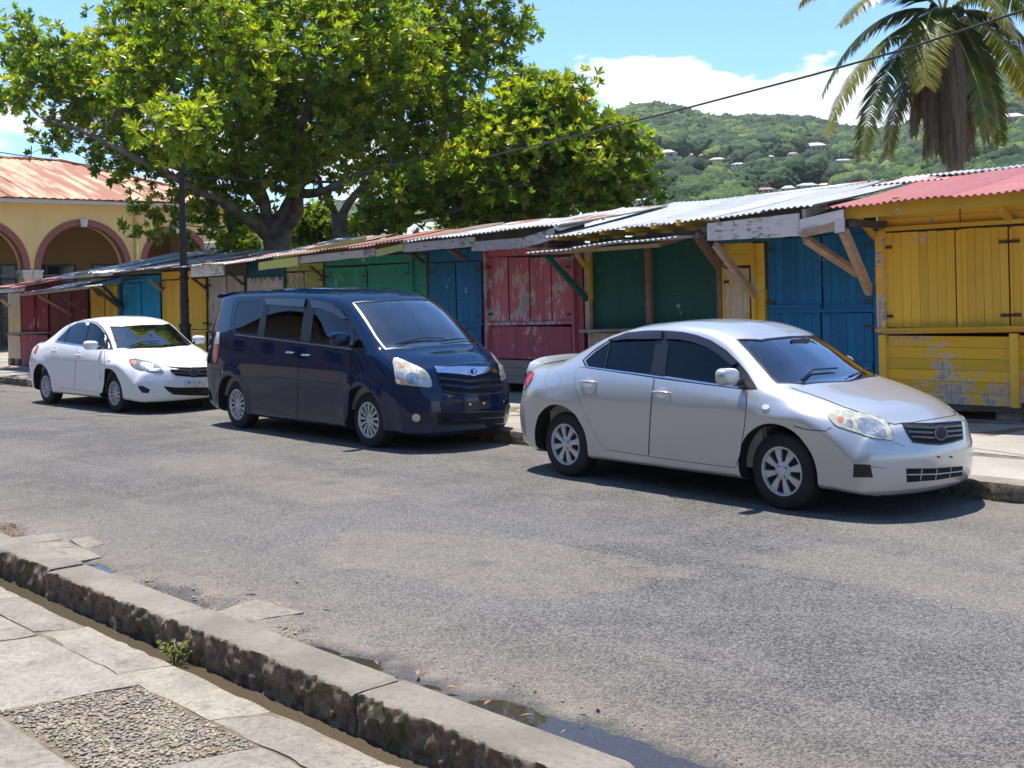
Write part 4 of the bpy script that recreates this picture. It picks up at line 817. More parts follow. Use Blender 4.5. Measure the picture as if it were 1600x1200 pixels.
# ================================================================ LAMP POST
M['lamp_black'] = m_plain('black_cast_iron', (.022, .023, .026), .38, .3, var=.3, bump=.002, scale=20)
p = on_y((289, 500), 11.3); lp = tag(empty('lamp_post', (p.x, p.y, .15)), 'tall black cast-iron lamp post rising into the tree in front of the yellow stall', 'lamp post')
m = MB(); m.lathe([(.20, 0), (.20, .08), (.16, .10), (.17, .16), (.15, .22), (.155, .62), (.13, .68), (.15, .72), (.12, .78), (.10, 1.0), (.125, 1.03), (.125, 1.07), (.09, 1.10)], 20); m.build('base', M['lamp_black'], lp, smooth=True, angle=30)
m = MB(); n = 24; V = []; 
prof = [(1.08, .082), (1.6, .076), (2.2, .068), (2.9, .060), (3.6, .052), (4.25, .046)]
for h, r in prof:
    for j in range(n): t = 2*math.pi*j/n; q = r*(1+.06*(1 if j % 2 else -1)); V.append((q*math.cos(t), q*math.sin(t), h))
m.add(V, [(k*n+j, k*n+(j+1) % n, (k+1)*n+(j+1) % n, (k+1)*n+j) for k in range(len(prof)-1) for j in range(n)]); m.build('shaft', M['lamp_black'], lp)
for h in (1.5, 1.95, 2.6): m = MB(); m.lathe([(.075, h), (.095, h+.02), (.095, h+.05), (.07, h+.07)], 20); m.build('collar', M['lamp_black'], lp, smooth=True, angle=30)
m = MB(); m.lathe([(.05, 4.2), (.09, 4.3), (.05, 4.36)], 16); m.build('finial', M['lamp_black'], lp, smooth=True)

# ================================================================ OVERHEAD WIRE
M['cable'] = m_plain('black_cable', (.02, .02, .021), .6)
P0, P1, P2 = on_y((1780, -45), 10.5), on_y((885, 216), 12.5), on_y((0, 238), 12.5)
Pm = on_y((560, 275), 12.5); m = MB(); pts = []
a = P0; m.tube([P0, on_y((1600, 16), 10.9), on_y((1420, 75), 11.3), on_y((1270, 117), 11.6), on_y((1080, 167), 12.1), P1, on_y((760, 245), 12.5)], .0125, 8); tag(m.build('overhead_cable', M['cable'], smooth=True), 'black overhead cable running from the tree up past the palm', 'cable')
m = MB(); m.tube([P2+(P2-on_y((170, 262), 12.5))*2, P2, on_y((80, 250), 12.5), on_y((170, 262), 12.5), on_y((300, 276), 12.5), on_y((420, 284), 12.5)], .014, 8); tag(m.build('overhead_cable', M['cable'], smooth=True), 'black overhead cable crossing the sky at far left above the arcade roof', 'cable')
b = MB(); q = on_y((105, 241), 12.5); b.box((q.x-.05, q.y-.02, q.z-.03), (q.x+.05, q.y+.02, q.z+.02))
# ---- unseen house row added behind the viewer for car paint and glass to reflect
M['opp_wall'] = m_plain('ochre_house_wall', (.42, .36, .27), .9, var=.15); M['opp_wall2'] = m_plain('grey_house_wall', (.40, .38, .34), .9, var=.15)
for k, (x0, x1, h, mt, lab) in enumerate(((-62, -38, 9.4, 'opp_wall', 'long ochre two-storey house added out of frame, far left across the near pavement'), (-37.5, -18, 8.8, 'opp_wall2', 'grey shop house added out of frame, across the near pavement left of the viewer'), (-17.5, 3, 9.6, 'opp_wall', 'ochre two-storey house added out of frame directly behind the viewer'), (3.5, 26, 8.8, 'opp_wall2', 'grey shop house added out of frame behind the viewer to the right'))):
    r_ = tag(empty('reflected_house', ((x0+x1)/2, -9, -.14)), lab, 'house'); w = (x1-x0)/2; m = MB(); m.box((-w, -8, 0), (w, 0, h)); m.build('wall', M[mt], r_)
    m = MB(); m.add([(-w-.4, .9, h-.2), (w+.4, .9, h-.2), (w+.4, -4, h+2), (-w-.4, -4, h+2), (-w-.4, -8.6, h-.2), (w+.4, -8.6, h-.2)], [(0, 1, 2, 3), (3, 2, 5, 4)]); m.build('roof', M['zinc_white'], r_)
    n = int(w*2/2.6)
    for j in range(n):
        for z in (.9, 3.9):
            if z+1.6 > h: continue
            xx = -w+(j+.5)*2*w/n; m = MB(); m.box((xx-.5, 0, z), (xx+.5, .06, z+1.5)); m.build('window', M['dark_glass'], r_)
# ================================================================ TREES
M['bark'] = m_plain('tree_bark', (.17, .13, .10), .95, var=.45, bump=.02, scale=5)
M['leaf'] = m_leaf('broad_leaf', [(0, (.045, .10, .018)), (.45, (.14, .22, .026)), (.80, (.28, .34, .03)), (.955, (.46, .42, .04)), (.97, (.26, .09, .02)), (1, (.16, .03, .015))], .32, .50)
M['leaf2'] = m_leaf('bush_leaf', [(0, (.05, .11, .012)), (.6, (.16, .24, .018)), (1, (.30, .33, .03))], .45, .5)
def rosette_template(nl, L, w, seed, droop=.15):
    rr = random.Random(seed); V = []; F = []; lid = []
    for k in range(nl):
        a = 2*math.pi*(k*.382+rr.uniform(-.03, .03)); el = R(rr.uniform(5, 55)) if k < nl*.7 else R(rr.uniform(50, 80)); l = L*rr.uniform(.75, 1.1)
        d = Vector((math.cos(a)*math.cos(el), math.sin(a)*math.cos(el), math.sin(el))); sd = Vector((-math.sin(a), math.cos(a), 0)); up = sd.cross(d)*-1
        if up.z < 0: up = -up
        n0 = len(V); pr = [(0, .06), (.35, .62), (.68, 1), (1, .15)]
        for u, ww in pr:
            c = d*l*u+Vector((0, 0, -droop*l*u*u)); V += [c-sd*w*ww+up*w*.25*ww, c, c+sd*w*ww+up*w*.25*ww]
        for i in range(3):
            for j in range(2): F.append((n0+i*3+j, n0+i*3+j+1, n0+(i+1)*3+j+1, n0+(i+1)*3+j))
        lid += [k]*12
    return np.array([tuple(v) for v in V]), np.array(F), np.array(lid)
def orient(N_, rng, up_bias=1.2, outward=None):
    d = rng.normal(size=(N_, 3)); d /= np.linalg.norm(d, axis=1)[:, None]; d = d*.75+np.array([0, 0, up_bias])
    if outward is not None: d += outward*.8
    d /= np.linalg.norm(d, axis=1)[:, None]; t = rng.normal(size=(N_, 3)); x = np.cross(t, d); x /= np.linalg.norm(x, axis=1)[:, None]; y = np.cross(d, x); return np.stack([x, y, d], 2)
def foliage_mesh(name, T, C, Rm, S, tint, mat):
    V, F, lid = T; nv = len(V); W_ = np.einsum('nij,vj->nvi', Rm, V)*S[:, None, None]+C[:, None]; nl = lid.max()+1
    me = big_mesh(name, W_.reshape(-1, 3), (F[None]+np.arange(len(C))[:, None, None]*nv).reshape(-1, 4), mat, True)
    tv = np.clip(tint[:, None]+RNG.normal(0, .10, (len(C), nl)), 0, .94); red = RNG.random((len(C), nl)) < .012; tv[red] = RNG.uniform(.965, 1, red.sum())
    if me.vertices and len(me.vertices) == len(C)*nv:
        a = me.attributes.new('tint', 'FLOAT', 'POINT'); a.data.foreach_set('value', tv[:, lid].ravel().astype(np.float32))
    return me
def inside(p, poly):
    x, y = p; c = False; n = len(poly)
    for i in range(n):
        x1, y1 = poly[i]; x2, y2 = poly[(i+1) % n]
        if (y1 > y) != (y2 > y) and x < (x2-x1)*(y-y1)/(y2-y1)+x1: c = not c
    return c
def edge_dist(p, poly):
    best = 1e9
    for i in range(len(poly)):
        a = Vector(poly[i]); b = Vector(poly[(i+1) % len(poly)]); ab_ = b-a; t = max(0, min(1, (Vector(p)-a).dot(ab_)/ab_.length_squared)); best = min(best, (Vector(p)-a-ab_*t).length)
    return best
def tree(name, label, base, trunk_rad, limbs, outline, dist0, depth, ncl, rcl, nper, seed, tmpl, mat, parts=150, holes=(), bias=.45, extra=()):
    """outline: silhouette surveyed as sight lines; clumps fill the volume behind it at dist0 +- depth"""
    rr = random.Random(seed); rng = np.random.default_rng(seed); root = tag(empty(name, base), label, 'tree'); B = Vector(base)
    x0, x1 = min(p[0] for p in outline), max(p[0] for p in outline); y0, y1 = min(p[1] for p in outline), max(p[1] for p in outline); cl = []
    tries = 0
    while len(cl) < ncl and tries < 60000:
        tries += 1; p = (rr.uniform(x0, x1), rr.uniform(y0, y1)); ppm = F_PX/dist0; rad = rcl*rr.uniform(.65, 1.15)
        if not inside(p, outline): continue
        e = edge_dist(p, outline)
        if e < rad*ppm*rr.choice((.08, .3, .55, .75)): continue
        if any(math.hypot((p[0]-h[0])/h[2], (p[1]-h[1])/h[3]) < 1 for h in holes): continue
        dm = depth*min(1, (e/(ppm*2.2))**.6); u = rr.uniform(-1, 1); dd = dm*u; q = at_dist(p, dist0+dd)
        if any((q-c[0]).length < (rad+c[1])*.45 for c in cl): continue
        cl.append((q, rad, u))
    for (ex_, ey_, ed_, er_) in extra: cl.append((at_dist((ex_, ey_), ed_), er_, 0))
    # skeleton: manual limbs, then every clump hangs on the nearest limb point
    sk = MB(); nodes = []
    for L_ in limbs:
        pts = [Vector(p) for p in L_[0]]; r0, r1 = L_[1]; P_ = []
        for i in range(len(pts)-1):
            for k in range(6):
                u = k/6; a, b = pts[i], pts[i+1]; pa = pts[max(i-1, 0)]; pb = pts[min(i+2, len(pts)-1)]
                P_.append(.5*((2*a)+(-pa+b)*u+(2*pa-5*a+4*b-pb)*u*u+(-pa+3*a-3*b+pb)*u**3)+Vector((rr.uniform(-.02, .02),)*3))
        P_.append(pts[-1]); n_ = len(P_); rad = [r0+(r1-r0)*(k/(n_-1))**.8 for k in range(n_)]
        m = MB(); m.tube([p-B for p in P_], [r*(1+rr.uniform(-.07, .07)) for r in rad], 12); m.build('limb' if L_[2] else 'trunk', M['bark'], root, smooth=True); nodes += [(p, r) for p, r in zip(P_[4:], rad[4:])]
    order = sorted(cl, key=lambda c: min((c[0]-n[0]).length for n in nodes)); bm_ = MB()
    for q, rad, u in order:
        nd = min(nodes, key=lambda n: (q-n[0]).length+.8*max(0, n[0].z-q.z)+(0 if n[1] > .02 else 1)); s_, r_ = nd; mid = (s_+q)/2+Vector((rr.uniform(-.2, .2), rr.uniform(-.2, .2), -.12*(q-s_).length+rr.uniform(-.1, .1))); r0 = min(r_*.75, .025+.018*(q-s_).length)
        P_ = [(1-t)**2*s_+2*t*(1-t)*mid+t*t*q for t in [k/6 for k in range(7)]]; bm_.tube([p-B for p in P_], [r0*(1-.72*k/6) for k in range(7)], 6); nodes += [(P_[k], r0*(1-.72*k/6)) for k in (3, 5, 6)]
        for _ in range(7):
            d = Vector((rr.gauss(0, 1), rr.gauss(0, 1), rr.gauss(.2, .8))).normalized()*rad*rr.uniform(.6, .95); bm_.tube([q-B, q-B+d*.5+Vector((0, 0, -.05)), q-B+d], [.014, .010, .005], 4)
    tag(bm_.build('branches', M['bark'], root, smooth=True), kind='stuff')
    C = []; T = []; O = []
    for q, rad, u in cl:
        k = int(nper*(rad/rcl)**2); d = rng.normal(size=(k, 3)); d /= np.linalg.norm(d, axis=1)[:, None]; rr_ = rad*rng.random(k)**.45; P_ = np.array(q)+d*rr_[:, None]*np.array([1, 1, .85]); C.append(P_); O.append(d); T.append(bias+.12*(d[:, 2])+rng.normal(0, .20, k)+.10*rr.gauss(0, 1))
    C = np.concatenate(C)-np.array(B); T = np.concatenate(T); O = np.concatenate(O); S = rng.uniform(.72, 1.2, len(C)); Rm = orient(len(C), rng, .8, O)
    # the clusters nearest the street are single parts, the rest one mass
    rel = C+np.array(B); dist = np.linalg.norm(rel[:, :2], axis=1); w_ = np.array(EYEP); ordr = np.argsort(dist-.25*rel[:, 2]); sel = ordr[:parts]; rest = ordr[parts:]
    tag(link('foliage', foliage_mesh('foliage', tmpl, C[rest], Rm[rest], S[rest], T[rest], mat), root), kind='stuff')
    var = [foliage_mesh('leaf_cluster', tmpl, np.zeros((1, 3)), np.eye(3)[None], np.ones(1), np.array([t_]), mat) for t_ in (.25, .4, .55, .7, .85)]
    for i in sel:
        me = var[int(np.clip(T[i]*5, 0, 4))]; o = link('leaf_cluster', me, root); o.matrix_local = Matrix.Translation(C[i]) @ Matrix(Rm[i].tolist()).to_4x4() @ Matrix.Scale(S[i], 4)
    return root
ROS = rosette_template(12, .215, .034, 3)
out1 = [(8, 20), (60, 25), (95, 70), (150, 55), (148, 5), (165, -60), (300, -130), (560, -150), (800, -110), (862, 2), (850, 22), (838, 62), (800, 75), (848, 92), (820, 120), (772, 128), (778, 180), (755, 240), (740, 270), (690, 290), (640, 312), (590, 300), (560, 322), (540, 300), (512, 312), (478, 330), (470, 300), (440, 280), (400, 300), (392, 340), (372, 382), (325, 378), (296, 345), (250, 352), (205, 345), (190, 320), (250, 315), (225, 285), (150, 262), (118, 232), (60, 222), (35, 195), (0, 192), (0, 150), (25, 120), (10, 90), (0, 40)]
tb = Vector((-24.6, 15.1, .1)); D1 = 29.0
def lp_(px, py, d): return at_dist((px, py), d)
limbs1 = [([tb, lp_(432, 385, 28.9), lp_(430, 340, 28.8)], (.38, .30), 0),
 ([lp_(430, 372, 28.8), lp_(465, 330, 28.6), lp_(455, 250, 28.4), lp_(480, 170, 28), lp_(500, 90, 27.5), lp_(520, 10, 27)], (.19, .04), 1),
 ([lp_(425, 370, 28.8), lp_(410, 310, 28.6), lp_(400, 240, 28.5), lp_(370, 170, 28.6), lp_(330, 90, 28.8), lp_(300, 10, 29)], (.16, .04), 1),
 ([lp_(422, 372, 28.8), lp_(370, 330, 28), lp_(300, 290, 27.3), lp_(230, 255, 26.8), lp_(150, 215, 26.5), (lp_(80, 190, 26.4))], (.15, .03), 1),
 ([lp_(440, 345, 28.7), lp_(480, 270, 29), lp_(560, 210, 29.4), lp_(640, 160, 29.8), lp_(730, 110, 30)], (.20, .04), 1),
 ([lp_(410, 315, 28.6), lp_(350, 250, 29.5), lp_(260, 180, 30.3), lp_(160, 130, 31), lp_(80, 100, 31.3)], (.17, .03), 1),
 ([lp_(456, 250, 28.4), lp_(440, 180, 30), lp_(430, 100, 31.5), lp_(420, 0, 32.5)], (.17, .04), 1),
 ([lp_(455, 300, 28.5), lp_(500, 300, 27.4), lp_(570, 270, 26.4), lp_(650, 250, 26)], (.15, .03), 1)]
tree('almond_tree', 'large spreading almond tree with glossy leaf rosettes behind the left stalls', tb, .4, limbs1, out1, D1, 4.6, 250, .84, 54, 11, ROS, M['leaf'], 230, holes=[(455, 356, 44, 30), (700, 150, 20, 26)], bias=.56, extra=[(283, 205, 21.9, .5), (262, 225, 22.1, .4), (300, 190, 22.2, .6), (240, 190, 22.6, .6), (310, 232, 22.4, .35)])
out2 = [(560, 300), (620, 270), (700, 250), (745, 200), (760, 165), (800, 130), (845, 118), (880, 120), (918, 100), (925, 120), (905, 150), (925, 185), (950, 195), (972, 192), (985, 215), (1018, 222), (1012, 250), (985, 262), (1010, 285), (1005, 305), (960, 315), (968, 335), (940, 350), (915, 330), (880, 335), (850, 352), (800, 358), (745, 350), (720, 330), (680, 335), (640, 330), (620, 375), (560, 372), (575, 340)]
t2 = Vector((-20.6, 15.6, .1)); D2 = 26.0
t2 = on_y((533, 372), 15.6); t2.z = .1
DT = t2.xy.length
limbs2 = [([t2, lp_(533, 362, t2.xy.length), lp_(530, 338, t2.xy.length)], (.22, .17), 0), ([lp_(533, 356, DT), lp_(600, 350, DT-.6), lp_(690, 300, 25.4), lp_(780, 260, 25), lp_(880, 210, 24.8), lp_(960, 235, 24.8)], (.14, .03), 1), ([lp_(600, 350, DT-.6), lp_(680, 335, 25.2), lp_(760, 315, 24.7), lp_(860, 290, 24.4)], (.1, .03), 1), ([lp_(690, 300, 25.4), lp_(770, 220, 26), lp_(850, 160, 26.5)], (.09, .03), 1), ([lp_(532, 350, DT), lp_(545, 318, DT-.3), lp_(580, 280, DT-.6), lp_(640, 240, DT-.9)], (.14, .03), 1), ([lp_(531, 345, DT), lp_(505, 300, DT+.4), lp_(490, 250, DT+.6)], (.10, .03), 1)]
tree('almond_tree', 'smaller almond tree leaning right over the middle stalls toward the hills', t2, .2, limbs2, out2, 25.2, 2.2, 150, .54, 30, 12, ROS, M['leaf'], 70, holes=[(545, 320, 22, 22)], bias=.54)
# bushes behind the stalls
RB = rosette_template(9, .13, .032, 5)
for (lab, ol, d, n, seed) in (('yellow-green bush in sunlight directly behind the trunk of the large tree', [(455, 345), (480, 322), (520, 335), (555, 348), (560, 380), (440, 392)], 34, 26, 21), ('light green bush beside the tin-roofed hall', [(670, 368), (690, 340), (740, 335), (775, 345), (765, 368), (700, 376)], 33, 18, 22), ('dark green bush filling the gap between arcade and trunk', [(345, 355), (380, 350), (410, 380), (405, 405), (350, 405)], 36, 16, 23)):
    c = at_dist((sum(p[0] for p in ol)/len(ol), 400), d); c.z = .1
    tree('bush', lab, c, .05, [([c, c+Vector((0, 0, 1.5)), c+Vector((.1, 0, 2.6))], (.06, .03), 0)], ol, d, .9, n, .45, 60, seed, RB, M['leaf2'], 0, bias=.55)
for o in bpy.data.objects:
    if o.name.startswith('bush'): o['category'] = 'bush'
# ---- palm
M['frond'] = m_leaf('palm_leaflet', [(0, (.035, .075, .014)), (.5, (.085, .13, .02)), (.8, (.26, .22, .03)), (1, (.42, .30, .05))], .38, .35)
M['dead'] = m_leaf('dead_frond', [(0, (.10, .07, .048)), (.6, (.20, .145, .10)), (1, (.32, .25, .17))], .8, .15)
M['rib'] = m_plain('frond_rib', (.42, .36, .10), .5, var=.2); M['trunk_p'] = m_plain('palm_trunk', (.17, .14, .11), .95, var=.35, bump=.02, scale=6)
cr = on_y((1474, 22), 22.0); pb = cr.copy(); pb.z = .1; pal = tag(empty('coconut_palm', pb), 'coconut palm with a skirt of dead brown fronds behind the right stalls', 'palm')
cl_ = cr-pb; m = MB(); m.tube([Vector((-.1, .7, 0)), Vector((-.05, .5, cl_.z*.5)), cl_+Vector((0, .25, -.15))], [.20, .14, .12], 14); m.build('trunk', M['trunk_p'], pal, smooth=True)
def bez(a, b, c, d, t): return a*(1-t)**3+b*3*t*(1-t)**2+c*3*t*t*(1-t)+d*t**3
def frond(p1, p2, p3, mat, seed, ll=.62, n=46, dead=False, age=.2, tip=.7, w=.016):
    rr = random.Random(seed); O = cl_; ribp = [bez(O, p1, p2, p3, k/16) for k in range(17)]; m = MB(); m.tube(ribp, [.026*(1-k/17.5) for k in range(17)], 5); o = m.build('dead_frond' if dead else 'frond', M['dead'] if dead else M['rib'], pal, smooth=True); V = []; F = []; T = []
    for k in range(n):
        t = .14+.86*k/n; p = bez(O, p1, p2, p3, t); d = (bez(O, p1, p2, p3, min(1, t+.02))-bez(O, p1, p2, p3, t-.02)).normalized(); side = d.cross(Vector((0, 0, 1)))
        if side.length < .15: side = d.orthogonal()
        side.normalize(); L = ll*(math.sin(math.pi*min(1, .22+t*.74))**.55)*rr.uniform(.85, 1.1)
        for sg in (-1, 1):
            for _ in range(2 if not dead else 1):
                dr = (.35 if not dead else 1.2)+rr.uniform(0, .35); v0 = (side*sg*(1 if not dead else .55)+d*(.55 if not dead else .5)+Vector((rr.uniform(-.12, .12), rr.uniform(-.12, .12), -dr*.5))).normalized(); pts = [p, p+v0*L*.5, p+v0*L+Vector((0, 0, -dr*L*.30))]; ww = w*rr.uniform(.8, 1.2); nn = v0.cross(d).normalized(); wv = nn.cross(v0).normalized()*ww*1.3 if not dead else d.orthogonal().normalized()*ww; n0 = len(V)
                V += [pts[0]-wv*.6, pts[0]+wv*.6, pts[1]-wv, pts[1]+wv, pts[2]]; F += [(n0, n0+1, n0+3, n0+2), (n0+2, n0+3, n0+4)]; tv = min(1, max(0, age+.55*(t**2)*tip+rr.gauss(0, .08))); T += [tv]*4+[min(1, tv+.15)]
    me = mesh('leaflets', V, F, M[mat]); a = me.attributes.new('tint', 'FLOAT', 'POINT'); a.data.foreach_set('value', T); tag(link('leaflets', me, o), kind='stuff')
CD = cr.xy.dot(VIEW.xy)
def lw(px, py, dd=0): return at_dist((px, py), CD+dd)-pb
k = 0
for (a, b, c, age, dd) in (((1420, -5), (1330, 30), (1284, 150), .15, .3), ((1400, 30), (1330, 90), (1292, 205), .45, -.5), ((1425, 60), (1360, 100), (1347, 245), .3, -1.0), ((1440, 80), (1400, 110), (1387, 245), .5, -.3), ((1450, -15), (1440, 60), (1446, 135), .45, -1.6), ((1520, 40), (1548, 110), (1564, 222), .3, .4), ((1550, 0), (1600, 40), (1640, 120), .35, -.6), ((1540, -40), (1610, -10), (1680, 80), .3, .6), ((1400, -60), (1310, -60), (1250, 5), .4, 1.0), ((1440, -90), (1400, -150), (1330, -170), .1, .5), ((1500, -90), (1560, -150), (1640, -140), .1, 0), ((1480, -60), (1540, -40), (1590, 60), .4, -1.8), ((1430, -40), (1370, -40), (1310, 40), .25, -1.2), ((1530, 20), (1580, 60), (1610, 150), .4, 1.2), ((1500, 60), (1530, 120), (1545, 205), .35, -.9)):
    frond(lw(*a, dd*.3), lw(*b, dd*.8), lw(*c, dd), 'frond', 50+k, .62, 70, age=age, w=.016); k += 1
rr0 = random.Random(8)
for (x0, x1, y1, dd) in ((1432, 1428, 232, -.3), (1440, 1440, 205, .3), (1452, 1452, 262, -.5), (1462, 1466, 262, -.35), (1475, 1478, 275, -.55), (1484, 1490, 272, -.2), (1492, 1502, 262, .1), (1468, 1458, 240, -.6), (1500, 1520, 262, -.3), (1508, 1542, 240, .1), (1480, 1480, 240, .5), (1470, 1474, 250, .35), (1486, 1492, 285, -.9), (1494, 1500, 280, -.8), (1490, 1504, 268, -1.0), (1478, 1484, 288, -.8)):
    frond(lw(x0, 40, dd), lw((x0+x1)/2, 110, dd*1.2), lw(x1, y1-20, dd), 'dead', 90+k, .40, 90, dead=True, age=.40, tip=.4, w=.013); k += 1
    frond(lw(x0+3, 45, dd*.7), lw((x0+x1)/2+6, 120, dd*.9), lw(x1+rr0.uniform(-9, 9), y1-rr0.uniform(0, 45), dd*.8), 'dead', 290+k, .34, 80, dead=True, age=.25, tip=.5, w=.013)
rr = random.Random(4); m = MB()
for _ in range(14): q = cl_+Vector((rr.uniform(-.35, .35), rr.uniform(-.4, .2), rr.uniform(-.4, .1))); m.lathe([(.001, -.10), (.06, -.07), (.085, 0), (.06, .08), (.001, .11)], 10, c=q)
tag(m.build('coconuts', M['frond'], pal, smooth=True), kind='stuff')
# ================================================================ HILLS
SKY_ = [(-700, 340), (0, 350), (380, 346), (440, 340), (480, 335), (500, 324), (525, 318), (560, 322), (620, 318), (700, 300), (800, 262), (880, 224), (930, 196), (950, 187), (985, 172), (1010, 164), (1050, 166), (1080, 176), (1110, 184), (1160, 186), (1215, 183), (1260, 188), (1300, 197), (1340, 203), (1400, 204), (1440, 190), (1490, 150), (1530, 118), (1560, 106), (1600, 114), (1650, 124), (1800, 110), (2300, 200), (3200, 330)]
sk = pchip([(p[0], p[1]) for p in SKY_])
def az_of(px):
    r = ray((px, 300)); return math.atan2(r.y, r.x)
def hill_h(px, d):
    """terrain height along sight line px at horizontal distance d"""
    r = ray((px, float(sk(px)[0]))); H = EYE+r.z/r.xy.length*620
    near = .52 if px > 1380 else .40
    t = min(1, max(0, (d-90)/530)); prof = .9*t**1.18+.1*t
    rid = .35*math.exp(-((d-260)/75)**2)*(6+4*math.sin(px*.012)+3*math.sin(px*.031+1))
    if d > 620: prof = 1-.25*((d-620)/400)
    return (H-6)*prof+rid*(1 if d < 520 else 0)+.02+5*t*math.sin(px*.011+d*.014)*(1-t)
pxs = list(range(-700, 3201, 26)); ds = [70, 90, 110, 130, 150, 175, 200, 225, 250, 280, 310, 345, 380, 415, 450, 485, 520, 555, 590, 620, 660, 720, 850, 1020]
V = []; 
for px in pxs:
    a = az_of(px)
    for d in ds: V.append((math.cos(a)*d, math.sin(a)*d, hill_h(px, d)))
nd = len(ds); F = [(i*nd+j, i*nd+j+1, (i+1)*nd+j+1, (i+1)*nd+j) for i in range(len(pxs)-1) for j in range(nd-1)]
M['hill'] = m_plain('hill_undergrowth', (.045, .075, .022), .95, var=.5, scale=.06)
tag(link('hills', mesh('hills', V, F, M['hill'], smooth=True)), kind='structure')
def ter(px, d): a = az_of(px); return Vector((math.cos(a)*d, math.sin(a)*d, hill_h(px, d)))
def m_canopy():
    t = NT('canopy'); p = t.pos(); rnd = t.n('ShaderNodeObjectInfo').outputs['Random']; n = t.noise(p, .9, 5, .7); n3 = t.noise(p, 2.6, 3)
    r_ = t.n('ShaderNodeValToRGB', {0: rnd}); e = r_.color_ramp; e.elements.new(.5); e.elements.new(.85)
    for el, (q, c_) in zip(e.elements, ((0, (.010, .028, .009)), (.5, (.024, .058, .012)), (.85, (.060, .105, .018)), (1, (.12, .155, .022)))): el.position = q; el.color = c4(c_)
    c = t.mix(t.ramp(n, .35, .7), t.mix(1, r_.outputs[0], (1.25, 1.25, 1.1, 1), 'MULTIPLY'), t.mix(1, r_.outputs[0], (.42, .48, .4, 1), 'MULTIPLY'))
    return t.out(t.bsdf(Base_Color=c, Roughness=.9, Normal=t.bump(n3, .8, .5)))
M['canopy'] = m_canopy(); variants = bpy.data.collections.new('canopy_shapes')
for k in range(5):
    bm = bmesh.new(); bmesh.ops.create_icosphere(bm, subdivisions=4, radius=1); P_ = np.array([v.co[:] for v in bm.verts]); n1 = noise3(P_, 1.6, 40+k); n2 = noise3(P_, 4.2, 50+k); n4 = noise3(P_, 10, 60+k); n5 = noise3(P_, 21, 70+k)
    s_ = 1+.26*n1+.24*np.abs(n2)+.22*np.abs(n4)+.14*n5; 
    for v, q, f in zip(bm.verts, P_, s_): v.co = (q[0]*f, q[1]*f, (q[2]*f*.82 if q[2] > 0 else q[2]*f*.45)+.5)
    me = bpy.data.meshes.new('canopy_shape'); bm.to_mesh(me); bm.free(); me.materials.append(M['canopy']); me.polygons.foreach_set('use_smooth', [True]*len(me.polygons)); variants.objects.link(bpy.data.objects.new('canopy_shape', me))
rng = np.random.default_rng(5); PTS = []; SCL = []
houses = [(1043, 241, 30, 15, 1), (1078, 243, 14, 8, 0), (1098, 245, 10, 10, 2), (1122, 251, 26, 10, 0), (1155, 258, 22, 8, 3), (1204, 246, 16, 7, 3), (1240, 242, 16, 9, 2), (1275, 231, 38, 16, 1), (1318, 253, 34, 9, 3), (1012, 315, 52, 12, 3), (1196, 298, 34, 10, 2), (1232, 296, 22, 12, 0), (1262, 292, 34, 12, 3), (1290, 291, 26, 10, 0), (1583, 187, 40, 18, 1), (930, 326, 20, 10, 0)]
def find_d(px, py):
    best = None
    for d in np.linspace(100, 620, 260):
        q = ter(px, d); r = ray((px, py)); z = EYE+r.z*(d/r.xy.length)
        if best is None or abs(q.z-z) < best[0]: best = (abs(q.z-z), d)
        if q.z > z: return d
    return best[1]
HD = [(h[0], find_d(h[0], h[1]+h[3]*.5)) for h in houses]
HB = [ray((h[0], h[1]+h[3]*.40)).z/ray((h[0], 300)).xy.length for h in houses]
for _ in range(19000):
    px = rng.uniform(380, 1900) if rng.random() < .86 else rng.uniform(-650, 3100); d = 100+540*rng.random()**.62
    q = ter(px, d); s_ = rng.uniform(1.7, 4.6)*(.7+.5*d/500); 
    top = (q.z-.8+s_*1.45-EYE)/d; wp = s_*F_PX/d
    if any((abs(px-h_[0]) < h_[2]*.5+wp*.8 and d < hd_+4 and top > HB[k_]) or (abs(px-h_[0]) < h_[2]*.5+wp*.4 and abs(d-hd_) < 6) for k_, (h_, (_, hd_)) in enumerate(zip(houses, HD))): continue
    PTS.append((q.x, q.y, q.z-.8)); SCL.append(s_)
me = bpy.data.meshes.new('hillside_woodland'); me.from_pydata(PTS, [], []); a = me.attributes.new('size', 'FLOAT', 'POINT'); a.data.foreach_set('value', np.array(SCL, np.float32))
ob = tag(link('hillside_woodland', me), 'dense green tree canopy covering the hillsides', 'woodland', kind='stuff')
ng = bpy.data.node_groups.new('scatter', 'GeometryNodeTree'); ng.interface.new_socket('Geometry', in_out='INPUT', socket_type='NodeSocketGeometry'); ng.interface.new_socket('Geometry', in_out='OUTPUT', socket_type='NodeSocketGeometry')
gn = lambda t: ng.nodes.new(t)
gi, go, iop, ci, rv, na, ri = gn('NodeGroupInput'), gn('NodeGroupOutput'), gn('GeometryNodeInstanceOnPoints'), gn('GeometryNodeCollectionInfo'), gn('FunctionNodeRandomValue'), gn('GeometryNodeInputNamedAttribute'), gn('FunctionNodeRandomValue')
ci.inputs['Collection'].default_value = variants; ci.inputs['Separate Children'].default_value = True; ci.inputs['Reset Children'].default_value = True
rv.data_type = 'FLOAT_VECTOR'; rv.inputs[0].default_value = (-.1, -.1, 0); rv.inputs[1].default_value = (.1, .1, 6.28); na.data_type = 'FLOAT'; na.inputs[0].default_value = 'size'
mp = gn('GeometryNodeMeshToPoints'); ng.links.new(gi.outputs[0], mp.inputs[0]); ng.links.new(mp.outputs[0], iop.inputs['Points']); ng.links.new(ci.outputs[0], iop.inputs['Instance']); iop.inputs['Pick Instance'].default_value = True
